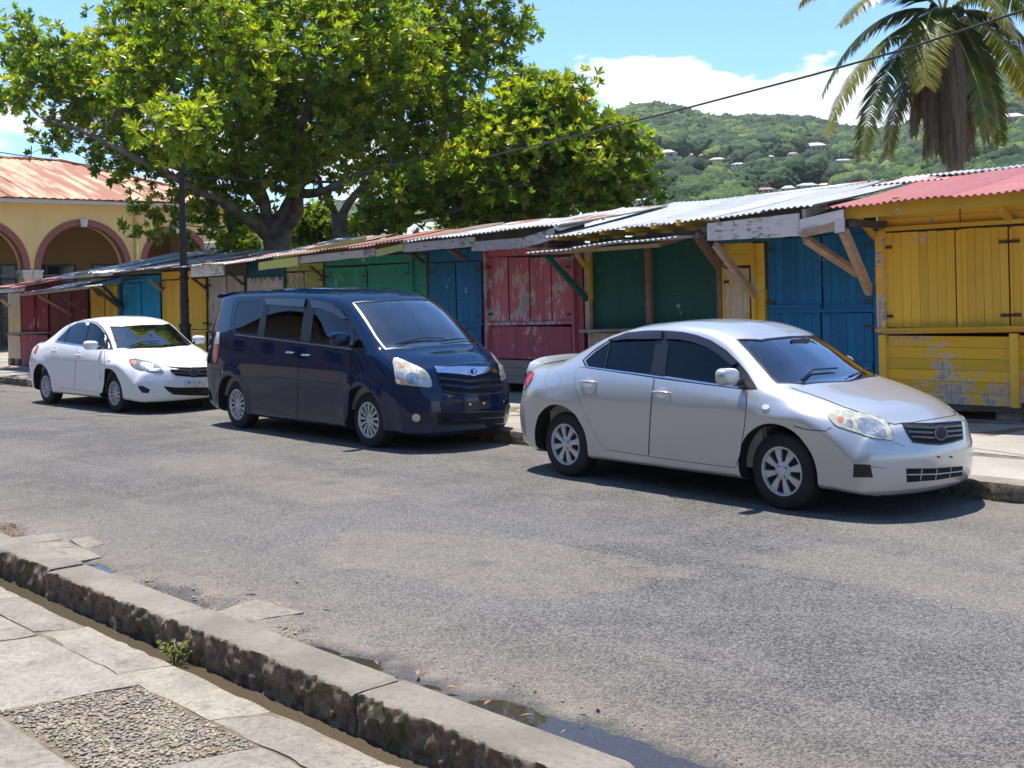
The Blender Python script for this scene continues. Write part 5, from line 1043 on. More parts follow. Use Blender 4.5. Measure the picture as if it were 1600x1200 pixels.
ng.links.new(rv.outputs[0], iop.inputs['Rotation']); ng.links.new(na.outputs[0], iop.inputs['Scale']); ng.links.new(iop.outputs[0], go.inputs[0])
md = ob.modifiers.new('scatter', 'NODES'); md.node_group = ng
M['h_white'] = m_plain('white_house_wall', (.66, .64, .60), .8, var=.06); M['h_pink'] = m_plain('pink_house_wall', (.52, .40, .35), .8, var=.06); M['h_roof_r'] = m_plain('red_brown_roof', (.34, .15, .11), .7, var=.15); M['h_roof_p'] = m_plain('pale_pink_roof', (.52, .36, .32), .7, var=.1); M['h_roof_g'] = m_plain('grey_roof', (.34, .35, .36), .6, var=.15)
DESC = ['white two-storey house with pale roof alone on the left hillside', 'tiny white house just right of the two-storey one on the left hillside', 'small red-brown roofed house on the upper left hillside', 'white and red house in the trees below the ridge', 'low pale house half hidden right of the white and red one', 'small low house in the middle of the hillside', 'small orange-red roofed house below the big pink one', 'big pink-roofed house with many windows on the middle hillside', 'wide low pink house right of the big pink-roofed one', 'wide grey-roofed building at the hill foot beside the tree', 'red-roofed white house just above the stall roofs', 'plain white house just above the stall roofs', 'grey-roofed white building just above the stall roofs', 'rightmost white house just above the stall roofs', 'large white house on the right hill beside the palm', 'small white house low on the hill seen through the tree edge']
for (px, py, w, h, st), (hp, hd), lab in zip(houses, HD, DESC):
    q = ter(px, hd-3); s_ = (q.xy.length)/F_PX; W_ = w*s_; H_ = h*s_; rot = az_of(px)-R(90)+R(random.uniform(-18, 18)); base = Vector((q.x, q.y, EYE+ray((px, py+h/2)).z*(q.xy.length/ray((px, py)).xy.length)))
    hut('hillside_house', lab, base, W_*.94, W_*.6, H_*.62, H_*.36, rot, ('h_white', 'h_pink', 'h_white', 'h_white')[st], ('h_roof_p', 'h_roof_p', 'h_roof_r', 'h_roof_g')[st], 'house', win=max(2, int(w/7)), foot=.8, group='houses scattered on the hillside')
# air over the valley
hz = NT('air'); vol = hz.n('ShaderNodeVolumePrincipled', {'Color': (.80, .88, 1, 1), 'Density': .00016, 'Anisotropy': .2}); hz.t.links.new(vol.outputs[0], hz.o.inputs['Volume'])
m = MB(); m.box((-1250, -60, -1.6), (720, 1150, 190)); tag(m.build('haze', hz.m), kind='stuff')
# ================================================================ CARS
M['silver'] = m_car('silver_paint', (.50, .508, .52), .58, .32, .08)
M['white'] = m_car('white_paint', (.80, .80, .79), 0, .35, .12, (.45, .42, .37))
M['navy'] = m_car('navy_paint', (.002, .014, .050), .0, .20, .0, (.12, .10, .09), 1.5, .0)
M['rubber'] = m_plain('tyre_rubber', (.015, .0145, .0145), .75, var=.35, bump=.001)
M['black'] = m_plain('black_trim', (.008, .008, .009), .35, var=.1)
M['matt_black'] = m_plain('underbody_black', (.006, .006, .006), .9, var=.3)
M['visor'] = m_plain('smoked_visor', (.018, .014, .017), .12, var=.1, Coat_Weight=.6)
M['alloy'] = m_plain('wheel_silver', (.55, .56, .57), .38, .55, var=.12)
M['chrome'] = m_plain('chrome', (.72, .73, .75), .12, 1.0, var=.04)
M['lamp'] = m_plain('yellowed_lamp_lens', (.50, .48, .38), .10, .15, var=.35, scale=22, Coat_Weight=1.0)
M['lamp_clear'] = m_plain('clear_lamp_lens', (.24, .25, .25), .1, .4, var=.3, scale=30, Coat_Weight=1.0)
M['reflector'] = m_plain('lamp_reflector', (.40, .42, .43), .16, .6, var=.35, scale=25, Coat_Weight=1.0)
M['orange'] = m_plain('orange_indicator', (.60, .17, .06), .25, var=.2, Coat_Weight=1.0)
M['red'] = m_plain('red_tail_lamp', (.38, .008, .012), .15, var=.15, Coat_Weight=1.0)
M['white_lens'] = m_plain('white_lens', (.75, .75, .72), .2, var=.1)
M['glass_front'] = m_glass('windscreen_glass', (.84, .94, .92), 3.0)
M['glass_dark'] = m_glass('tinted_glass', (.05, .06, .065), .85)
M['glass_mid'] = m_glass('side_glass', (.34, .39, .38), 1.0)
M['cabin'] = m_plain('cabin_grey', (.24, .235, .225), .85, var=.15)
M['cabin_light'] = m_plain('cabin_beige', (.50, .49, .46), .8, var=.12)
M['plate'] = m_plain('plate_blank', (.62, .61, .57), .5, var=.15)

class Car:
    def __init__(s, name, label, loc, yaw, spec):
        s.spec = spec; s.root = tag(empty(name, loc, yaw), label, 'car'); s.inv = (Matrix.Translation(loc) @ Matrix.Rotation(yaw, 4, 'Z')).inverted()
        s.eye = s.inv @ EYEP; s.paint = M[spec['paint']]; s.make_surface()
    # ---- analytic body surface
    def make_surface(s):
        sp = s.spec; K = pchip(sp['keys'])   # x: zb ws zs wm zm wb zbelt wr zr zt
        x0, x1 = sp['keys'][0][0], sp['keys'][-1][0]; n = 150
        xs = [x0+(x1-x0)*(.5-.5*math.cos(math.pi*(k/n)))*.35+(x1-x0)*(k/n)*.65 for k in range(n+1)]
        def ring(x):
            zb, ws, zs, wm, zm, wb, zbt, wr, zr, zt = K(x)
            cs = [(0, zb, 0, 2), (ws*.8, zb, .05, 0), (ws, zs, .05, 2), (wm, zm, sp.get('rmid', .15), 2), (wb, zbt, sp.get('rbelt', .07), 6), (wr, zr, .075, 2), (wr*.62, zt-.20*(zt-zr), .4, 3), (0, zt, 0, 0)]
            pts = []; P = [np.array(c[:2]) for c in cs]
            ends = []
            for i, c in enumerate(cs):
                if c[2] == 0: ends.append([P[i]]); continue
                a, b = P[i-1]-P[i], P[i+1]-P[i]; la, lb = np.linalg.norm(a)+1e-6, np.linalg.norm(b)+1e-6; r = min(c[2], la*.45, lb*.45)
                A, B = P[i]+a/la*r, P[i]+b/lb*r; ends.append([(1-u)**2*A+2*u*(1-u)*P[i]+u*u*B for u in (0, .25, .5, .75, 1)])
            for i, e in enumerate(ends):
                pts += e
                if i < len(ends)-1:
                    for k in range(1, cs[i][3]+1): u = k/(cs[i][3]+1); pts.append(e[-1]*(1-u)+ends[i+1][0]*u)
            return pts, (zb+zt)/2
        rings = []; m = None
        def full(pts): return [(p[0], p[1]) for p in pts] + [(-p[0], p[1]) for p in pts[-2:0:-1]]
        rr = sp.get('round', .07)
        def cap(x, sgn):
            pts, zc = ring(x); out = []
            hw = max(p[0] for p in pts); hh = (pts[-1][1]-pts[0][1])/2
            for a in (20, 40, 60, 78, 90):
                a = R(a); d = rr*(1-math.cos(a)); out.append((x+sgn*rr*math.sin(a), [(p[0]*(1-d/hw), zc+(p[1]-zc)*(1-d/hh)) for p in pts]))
            last = out[-1][1]
            for k in (.88, .75, .6, .45, .3, .15): out.append((x+sgn*rr, [(p[0]*k, zc+(p[1]-zc)*k) for p in last]))
            return out, zc
        c0, zc0 = cap(x0, -1); c1, zc1 = cap(x1, 1)
        seq = c0[::-1] + [(x, ring(x)[0]) for x in xs] + c1
        V = []; 
        for x, pts in seq:
            f = full([tuple(p) for p in pts]); m = len(f); V += [(x, -y, z) for y, z in f]
        V.append((x0-rr, 0, zc0)); V.append((x1+rr, 0, zc1)); V = np.array(V, float)
        F = []
        for i in range(len(seq)-1):
            for j in range(m): F.append((i*m+j, (i+1)*m+j, (i+1)*m+(j+1) % m, i*m+(j+1) % m))
        e0, e1 = len(V)-2, len(V)-1; L = (len(seq)-1)*m
        for j in range(m): F.append((e0, j, (j+1) % m)); F.append((e1, L+(j+1) % m, L+j))
        # plan-view rounding of nose and tail, fascia profile, wheel-arch lips
        xf, xr, xn, xt = sp['wf'], sp['wr_'], x1+rr, x0-rr; X, Y, Z = V[:, 0].copy(), V[:, 1].copy(), V[:, 2].copy()
        tf = np.clip((X-xf)/(xn-xf), 0, 1); tr = np.clip((xr-X)/(xr-xt), 0, 1); ay = np.abs(Y)/sp['W']
        V[:, 0] -= sp['kf']*tf**1.6*ay**sp.get('pf', 2.6); V[:, 0] += sp['kr']*tr**1.6*ay**2.8
        pf = pchip(sp['fprof']); pr = pchip(sp['rprof'])
        V[:, 0] += np.array([pf(z)[0] for z in Z])*np.clip((tf-.55)/.45, 0, 1)**1.5; V[:, 0] += np.array([pr(z)[0] for z in Z])*np.clip((tr-.5)/.5, 0, 1)**1.5
        for (cx, cz, Ra) in sp['arches']:
            r_ = np.hypot(V[:, 0]-cx, Z-cz); b = sp.get('lip', .016)*np.exp(-((r_-Ra-.02)/.055)**2)*np.clip((np.abs(Y)-.6)/.1, 0, 1)*(Z > .2); V[:, 1] += np.sign(Y)*b
        for fn in sp.get('mods', []): fn(V, X, Y, Z)
        s.V, s.F = V, F
        me = mesh('tmp', V, F, s.paint, smooth=True); s.me0 = me
        s.bvh = BVHTree.FromPolygons([tuple(v) for v in V], F); me.update(); s.vn = [v.normal.copy() for v in me.vertices]
    def normal(s, p, fi):
        f = s.F[fi]; ws = [1/((Vector(s.V[i])-p).length+1e-4) for i in f]
        # inverse-distance blend is close to the smooth normal on this dense grid
        n = Vector()
        for i, w in zip(f, ws): n += s.vn[i]*w
        return n.normalized()
    def ray_of(s, q, mode):
        if mode == 'cam': d = (s.inv.to_3x3() @ ray(q)).normalized(); return s.eye, d
        if mode == 'side': return Vector((q[0], -3, q[1])), Vector((0, 1, 0))
        if mode == 'front': return Vector((5, q[0], q[1])), Vector((-1, 0, 0))
        if mode == 'rear': return Vector((-5, q[0], q[1])), Vector((1, 0, 0))
        if mode == 'top': return Vector((q[0], q[1], 4)), Vector((0, 0, -1))
    def hit(s, q, mode):
        o, d = s.ray_of(q, mode); h, n, i, dist = s.bvh.ray_cast(o, d)
        if h is None:
            t = 12 if mode == 'cam' else 4
            best = None
            for k in range(60):
                p = o+d*(t*(.4+.8*k/60) if mode == 'cam' else t*k/30); nn = s.bvh.find_nearest(p)
                if best is None or nn[3] < best[3]: best = nn
            h, n, i = best[0], best[1], best[2]
        return h, s.normal(h, i), d
    def smooth_poly(s, poly, it=1, closed=True):
        for _ in range(it):
            o = []; n = len(poly)
            for k in range(n if closed else n-1):
                a, b = poly[k], poly[(k+1) % n]; o += [(a[0]*.75+b[0]*.25, a[1]*.75+b[1]*.25), (a[0]*.25+b[0]*.75, a[1]*.25+b[1]*.75)]
            if not closed: o = [poly[0]] + o + [poly[-1]]
            poly = o
        return poly
    def densify(s, poly, step, closed=True):
        o = []; n = len(poly)
        for k in range(n if closed else n-1):
            a, b = poly[k], poly[(k+1) % n]; L = math.hypot(b[0]-a[0], b[1]-a[1]); m = max(1, int(L/step)); o += [(a[0]+(b[0]-a[0])*j/m, a[1]+(b[1]-a[1])*j/m) for j in range(m)]
        if not closed: o.append(poly[-1])
        return o
    def flip(s, v, f): return [(x, -y, z) for x, y, z in v], [q[::-1] for q in f]
    def finish(s, name, v, f, nr, mat, parent, mirror):
        """nr: normals per vertex; fixes winding against them, adds mirrored twin on the other flank"""
        f2 = []
        for q in f:
            a, b, c = Vector(v[q[0]]), Vector(v[q[1]]), Vector(v[q[2]]); g = (b-a).cross(c-a); f2.append(q if g.dot(nr[q[0]]) >= 0 else q[::-1])
        outs = []
        for sgn in ((1, -1) if mirror else (1,)):
            vv, ff, nn = (v, f2, nr) if sgn == 1 else ([(p[0], -p[1], p[2]) for p in v], [q[::-1] for q in f2], [Vector((n.x, -n.y, n.z)) for n in nr])
            me = mesh(name, vv, ff, mat, smooth=True); me.normals_split_custom_set_from_vertices([n[:] for n in nn]); 
            par = parent[len(outs)] if isinstance(parent, list) else (parent or s.root)
            outs.append(link(name, me, par))
        return outs if mirror else outs[0]
    def patch(s, name, poly, mat, mode='cam', off=.003, parent=None, mirror=False, step=None, depth=.012, smooth=0, edge=True, bulge=0):
        if smooth: poly = s.smooth_poly(poly, smooth)
        step = step or (6 if mode == 'cam' else .05)
        x0, x1 = min(p[0] for p in poly), max(p[0] for p in poly); y0, y1 = min(p[1] for p in poly), max(p[1] for p in poly)
        bm = bmesh.new(); vs_ = [bm.verts.new((p[0], p[1], 0)) for p in poly]; bm.faces.new(vs_)
        for ax, lo, hi in ((0, x0, x1), (1, y0, y1)):
            k = 1; c = lo+step
            while c < hi-step*.15:
                co = (c, 0, 0) if ax == 0 else (0, c, 0); no = (1, 0, 0) if ax == 0 else (0, 1, 0)
                bmesh.ops.bisect_plane(bm, geom=bm.verts[:]+bm.edges[:]+bm.faces[:], plane_co=co, plane_no=no, dist=step*.02); c += step
        bmesh.ops.triangulate(bm, faces=[f for f in bm.faces if len(f.verts) > 4])
        bm.verts.ensure_lookup_table(); bm.verts.index_update(); v = []; nr = []
        cx, cy = (x0+x1)/2, (y0+y1)/2
        for p in bm.verts:
            h, n, d = s.hit((p.co.x, p.co.y), mode); b = 0
            if bulge: b = bulge*max(0, 1-((p.co.x-cx)/((x1-x0)/2+1e-6))**2*.8-((p.co.y-cy)/((y1-y0)/2+1e-6))**2*.8)
            v.append(h+n*(off+b)); nr.append(n)
        f = [tuple(q.index for q in fc.verts) for fc in bm.faces]
        if edge:
            for e in [e for e in bm.edges if len(e.link_faces) == 1]:
                a, b_ = e.verts; n0 = len(v); i, j = a.index, b_.index
                mid = (v[i]+v[j])/2; cen = sum((v[k.index] for k in e.link_faces[0].verts), Vector())/len(e.link_faces[0].verts); out = (mid-cen).normalized()
                v += [v[i], v[j], v[j]-nr[j]*depth, v[i]-nr[i]*depth]; nr += [out]*4; f.append((n0, n0+1, n0+2, n0+3))
        bm.free(); return s.finish(name, v, f, nr, mat, parent, mirror)
    def ribbon(s, name, pts, w, mat, mode='cam', off=.0015, parent=None, mirror=False, closed=False, step=None, depth=.0, crown=0):
        step = step or (5 if mode == 'cam' else .04); pts = s.densify(pts, step, closed); H = [s.hit(q, mode) for q in pts]; n = len(H); v = []; nr = []; f = []
        for k, (h, nn, d) in enumerate(H):
            a = H[(k-1) % n][0] if (closed or k) else h; b = H[(k+1) % n][0] if (closed or k < n-1) else h
            t = (b-a).normalized() if (b-a).length > 1e-6 else Vector((1, 0, 0)); sd = nn.cross(t).normalized()
            wk = w(k/(n-1)) if callable(w) else w
            base = h+nn*off; v += [base-sd*wk/2, base+nn*crown, base+sd*wk/2]; nr += [(nn-sd*.5*(crown > 0)).normalized(), nn, (nn+sd*.5*(crown > 0)).normalized()]
            if depth: v += [base-sd*wk/2-nn*depth, base+sd*wk/2-nn*depth]; nr += [-sd, sd]
        m = 5 if depth else 3
        for k in range(n if closed else n-1):
            a, b = k*m, ((k+1) % n)*m; f += [(a, b, b+1, a+1), (a+1, b+1, b+2, a+2)]
        if depth:
            nv = len(v)
            for k in range(n if closed else n-1):
                a, b = k*m, ((k+1) % n)*m
                for (i, j) in ((0, 3), (2, 4)):
                    n0 = len(v); v += [v[a+i], v[b+i], v[b+j], v[a+j]]; nr += [nr[a+j], nr[b+j], nr[b+j], nr[a+j]]; f.append((n0, n0+1, n0+2, n0+3))
        return s.finish(name, v, f, nr, mat, parent, mirror)
    def cutter(s, poly, mode, dep=.12, out=.10, mirror=True):
        poly = s.densify(poly, 12 if mode == 'cam' else .09); A = []; B = []
        for q in poly: h, n, d = s.hit(q, mode); A.append(h-d*out); B.append(h+d*dep)
        n = len(A); bm = bmesh.new(); va = [bm.verts.new(p) for p in A]; vb = [bm.verts.new(p) for p in B]
        tris = tessellate_polygon([[Vector((q[0], q[1], 0)) for q in poly]])
        for t in tris: bm.faces.new([va[i] for i in t]); bm.faces.new([vb[i] for i in reversed(t)])
        for k in range(n): bm.faces.new((va[k], vb[k], vb[(k+1) % n], va[(k+1) % n]))
        bmesh.ops.recalc_face_normals(bm, faces=bm.faces); me = bpy.data.meshes.new('cut'); bm.to_mesh(me); bm.free()
        res = [me]
        if mirror:
            m2 = me.copy(); m2.transform(Matrix.Scale(-1, 4, (0, 1, 0))); m2.flip_normals(); res.append(m2)
        return res
    def body(s, holes):
        sp = s.spec; o = bpy.data.objects.new('body', s.me0); COL.objects.link(o); s.me0.materials.append(M['matt_black']); tmp = []
        cuts = []
        for (cx, cz, Ra) in sp['arches']:
            for sy in (-1, 1):
                bm = bmesh.new(); bmesh.ops.create_cone(bm, cap_ends=True, segments=56, radius1=Ra, radius2=Ra, depth=.62, matrix=Matrix.Translation((cx, sy*.83, cz)) @ Matrix.Rotation(R(90), 4, 'X')); me = bpy.data.meshes.new('cut'); bm.to_mesh(me); bm.free(); cuts.append(me)
        for poly, mode, mir in holes: cuts += s.cutter(poly, mode, mirror=mir)
        for me in cuts:
            c = bpy.data.objects.new('cut', me); COL.objects.link(c); tmp.append(c); md = o.modifiers.new('b', 'BOOLEAN'); md.operation = 'DIFFERENCE'; md.object = c; md.solver = 'EXACT'
        dg = bpy.context.evaluated_depsgraph_get(); me = bpy.data.meshes.new_from_object(o.evaluated_get(dg)); o.modifiers.clear(); o.data = me; me.name = 'body'
        for c in tmp: d = c.data; bpy.data.objects.remove(c); bpy.data.meshes.remove(d)
        bm = bmesh.new(); bm.from_mesh(me); dele = []
        def arch(c):
            return any(abs(math.hypot(c.x-cx, c.z-cz)) < Ra+.012 and abs(c.y) > .45 for cx, cz, Ra in sp['arches'])
        for f in bm.faces:
            c = f.calc_center_median(); nn = s.bvh.find_nearest(c)
            if nn[3] > .0035:
                if arch(c) : f.material_index = 1; f.smooth = False
                else: dele.append(f)
            elif c.z < sp.get('under', .20) and f.normal.z < -.5: f.material_index = 1
            else: f.material_index = 0
        bmesh.ops.delete(bm, geom=dele, context='FACES'); bm.to_mesh(me); bm.free()
        me.polygons.foreach_set('use_smooth', [True]*len(me.polygons)); me.set_sharp_from_angle(angle=R(42))
        o.parent = s.root; return o
    def wheel(s, cx, cy, r, rr, spokes, side, style):
        """side -1: outer face towards -y"""
        w = .19; W = MB(); W.lathe([(.02, .02*side*-1), (rr*.93, .02*side*-1), (rr*.97, .09*side*-1)], 24, axis='y')
        wh = W.build('wheel', M['matt_black'], s.root, loc=(cx, cy, r)); T = MB()
        prof = [(rr-.008, .004), (rr+.004, 0), (rr+.02, -.002), (rr+.045, .004), (r-.022, .006), (r-.006, .018), (r, .035), (r-.001, .05), (r, .052), (r, .095), (r-.008, .097), (r, .1), (r, w-.05), (r-.001, w-.035), (r-.02, w), (rr, w), (rr-.01, w-.02)]
        T.lathe([(a, (b)*(-side)) for a, b in prof], 64, axis='y')
        if side == 1: T.f = [q[::-1] for q in T.f]
        tm = T.build('tyre', M['rubber'], wh, smooth=True, angle=35)
        Q = MB(); q = lambda h: h*(-side)
        ringp = [(rr+.002, .004), (rr-.001, -.003), (rr-.014, -.001), (rr-.02, .012), (rr-.03, .05), (rr-.035, .09)]
        Q.lathe([(a, q(b)) for a, b in ringp], 64, axis='y')
        hub = [(rr-.03, .012)]
        Q.lathe([(a, q(b)) for a, b in ((.001, -.004), (.03, -.004), (.034, .001), (.06, .004), (.075, .016), (.078, .04))][::-1], 32, axis='y')
        for k in range(spokes):
            a = 2*math.pi*(k+.3)/spokes; ca, sa = math.cos(a), math.sin(a)
            w0, w1 = style; V = []; n = 6
            for i in range(n+1):
                u = i/n; rad = .055+(rr-.016-.055)*u; hw = (w0*(1-u)**1.2+w1*u**1.1)/2; hh = .006-.010*math.sin(u*math.pi)*.6+.004*u
                for (t_, d_) in ((-1, .022), (-.82, .003), (0, 0), (.82, .003), (1, .022)):
                    V.append((rad*ca-t_*hw*sa, q(hh+d_), rad*sa+t_*hw*ca))
            F = [(i*5+j, (i+1)*5+j, (i+1)*5+j+1, i*5+j+1) for i in range(n) for j in range(4)]
            if side == -1: F = [f[::-1] for f in F]
            Q.add(V, F)
        for k in range(4 if spokes < 10 else 5):
            a = 2*math.pi*(k+.4)/(4 if spokes < 10 else 5); Q.lathe([(.0075, q(-.003)), (.0001, q(-.002))], 8, axis='y', i=1, c=(.05*math.cos(a), q(.001), .05*math.sin(a)))
        if side == 1: pass
        rm = Q.build('rim', [M['alloy'], M['matt_black']], wh, smooth=True, angle=40)
        return wh
    def interior(s, rows, dash_x, floor=.30, belt=.86, hw=.70, x0=-1.5, roofz=1.36, mat='cabin'):
        m = MB(); m.box((x0, -hw, floor), (dash_x, hw, floor+.04)); m.box((x0, -hw-.02, floor), (dash_x, -hw, belt)); m.box((x0, hw, floor), (dash_x, hw+.02, belt)); m.box((x0-.02, -hw, floor), (x0, hw, belt)); m.box((dash_x, -hw, floor), (dash_x+.02, hw, belt-.1))
        m.build('interior', M['cabin'], s.root)
        def seat(x, y, w, tall):
            root = None
            m = MB(); mm = Matrix.Translation((x-.22, y, floor+.35)) @ Matrix.Rotation(R(-16), 4, 'Y')
            m.box((-.06, -w/2, -.1), (.07, w/2, .44), M=mm); m.box((-.05, -.12, .46), (.05, .12, .60), M=mm); m.box((x-.25, y-w/2, floor+.12), (x+.30, y+w/2, floor+.32))
            bmx = m.build('seat', M[mat], s.root); bv = bmx.modifiers.new('b', 'BEVEL'); bv.width = .045; bv.segments = 3; bmx.data.polygons.foreach_set('use_smooth', [True]*len(bmx.data.polygons))
        for x, two in rows:
            for y in (-.36, .36): seat(x, y, .5, 1)
    def mirror_part(s, x, y, z, sx, sy, sz, arm, fold=False):
        x_, y_ = x, y
        for sg in (1, -1):
            x, y = (x_-.17, y_+.06) if (sg == -1 and fold) else (x_, y_)
            V = []; F = []; nu, nv = 20, 12
            for i in range(nu):
                for j in range(nv+1):
                    a = 2*math.pi*i/nu; b = -math.pi/2+math.pi*j/nv; cu = lambda t, e: math.copysign(abs(t)**e, t)
                    X = cu(math.sin(b), .75)*sx; Y = cu(math.cos(b), .6)*cu(math.cos(a), .6)*sy; Z = cu(math.cos(b), .6)*cu(math.sin(a), .62)*sz
                    if X < 0: X *= .35
                    Z += .06*sz*(Y/sy)*-1
                    V.append((x+X, y*sg+Y, z+Z))
            for i in range(nu):
                for j in range(nv): F.append((i*(nv+1)+j, i*(nv+1)+j+1, ((i+1) % nu)*(nv+1)+j+1, ((i+1) % nu)*(nv+1)+j))
            idx = [1 if (f_ % nv) < nv*.28 else 0 for f_ in range(len(F))]
            me = mesh('wing_mirror', V, F, [s.paint, M['black']], smooth=True, idx=idx); o = link('wing_mirror', me, s.root)
            b = MB(); b.tube([(x-.0, (abs(y)-sy*.75)*math.copysign(1, y)*sg, z-sz*.75), (x+arm[0], arm[1]*math.copysign(1, y)*sg, z+arm[2])], [.022, .03], 10); b.build('mirror_arm', M['black'], o, smooth=True)
    def handle(s, q, L, mat, door, recess=True):
        """pull handle on the right flank at the camera-surveyed pixel, with its twin"""
        h, n, d = s.hit(q, 'cam')
        for k, sg in enumerate((1, -1)):
            b = MB(); pts = []; rad = []
            for i in range(9):
                u = i/8; pts.append((h.x-L/2+L*u, sg*(h.y-.010-.026*math.sin(math.pi*min(1, max(0, u*1.0)))**.5), h.z+.004*math.sin(math.pi*u))); rad.append(.007+.007*math.sin(math.pi*u)**.5)
            b.tube(pts, rad, 8); o = b.build('door_handle', mat, door[k], smooth=True)
            if recess:
                b = MB(); c = []; n_ = 16
                for i in range(n_):
                    a = 2*math.pi*i/n_; hh, nn, _ = s.hit((h.x+L*.30*math.cos(a), h.z+L*.24*math.sin(a)), 'side'); c.append((hh.x, sg*(hh.y-.0045), hh.z))
                b.add(c, [tuple(range(n_)) if sg == -1 else tuple(range(n_-1, -1, -1))]); b.build('handle_cup', M['recess'] if 'recess' in M else M['cabin'], door[k])
    def wiper(s, pts):
        b = MB(); P = []
        for q in pts: h, n, d = s.hit(q, 'top'); P.append(h+n*.022)
        b.tube(P, [.010]+[.007]*(len(P)-1), 6); b.build('wiper', M['matt_black'], s.root, smooth=True)
    def underside(s, x0, x1):
        m = MB(); m.box((x0, -.55, .17), (x1, .55, .30)); m.tube([(x0+.3, .25, .17), (x1-.5, .25, .16)], .03, 8)
        m.build('underbody', M['matt_black'], s.root)
M['recess'] = m_plain('handle_cup_paint', (.50, .52, .54), .35, .3, var=.1)

SED = dict(W=.85, kf=.38, kr=.27, wf=1.25, wr_=-1.25, round=.06, lip=.016,
  fprof=[(.14, -.05), (.22, -.01), (.32, .015), (.45, .02), (.56, -.005), (.68, -.05), (.78, -.10), (1, -.12)],
  rprof=[(.18, .06), (.3, .0), (.5, -.02), (.62, -.01), (.75, .04), (.95, .07), (1.1, .03)],
  arches=[(1.255, .315, .375), (-1.255, .315, .375)], under=.19,
  #     x     zb   ws   zs   wm   zm   wb   zbelt wr   zr   zt
  keys=[(-2.04, .22, .72, .27, .80, .58, .75, .88, .62, .985, 1.03),
        (-1.90, .20, .77, .25, .825, .60, .775, .925, .64, 1.02, 1.055),
        (-1.60, .19, .79, .24, .84, .60, .785, .965, .65, 1.045, 1.075),
        (-1.42, .18, .80, .23, .845, .60, .79, .99, .655, 1.075, 1.105),
        (-1.15, .18, .80, .225, .845, .60, .80, 1.015, .645, 1.175, 1.22),
        (-.80, .18, .80, .22, .845, .60, .81, 1.02, .605, 1.325, 1.375),
        (-.45, .18, .80, .22, .845, .60, .815, 1.01, .580, 1.395, 1.45),
        (0, .18, .80, .22, .845, .60, .82, .99, .575, 1.42, 1.475),
        (.35, .18, .80, .22, .845, .60, .82, .975, .585, 1.395, 1.455),
        (.60, .18, .80, .22, .845, .595, .82, .96, .61, 1.325, 1.405),
        (.80, .18, .80, .22, .845, .59, .82, .95, .64, 1.205, 1.325),
        (1.00, .18, .80, .22, .845, .585, .815, .935, .68, 1.065, 1.205),
        (1.17, .18, .80, .225, .845, .58, .805, .915, .71, .965, 1.09),
        (1.33, .18, .795, .23, .84, .575, .79, .885, .70, .935, .985),
        (1.50, .18, .79, .23, .84, .57, .775, .850, .67, .905, .935),
        (1.75, .18, .78, .225, .835, .55, .765, .785, .64, .845, .875),
        (2.02, .175, .765, .21, .82, .50, .735, .71, .61, .765, .80),
        (2.19, .175, .74, .20, .79, .45, .70, .62, .58, .685, .715)])
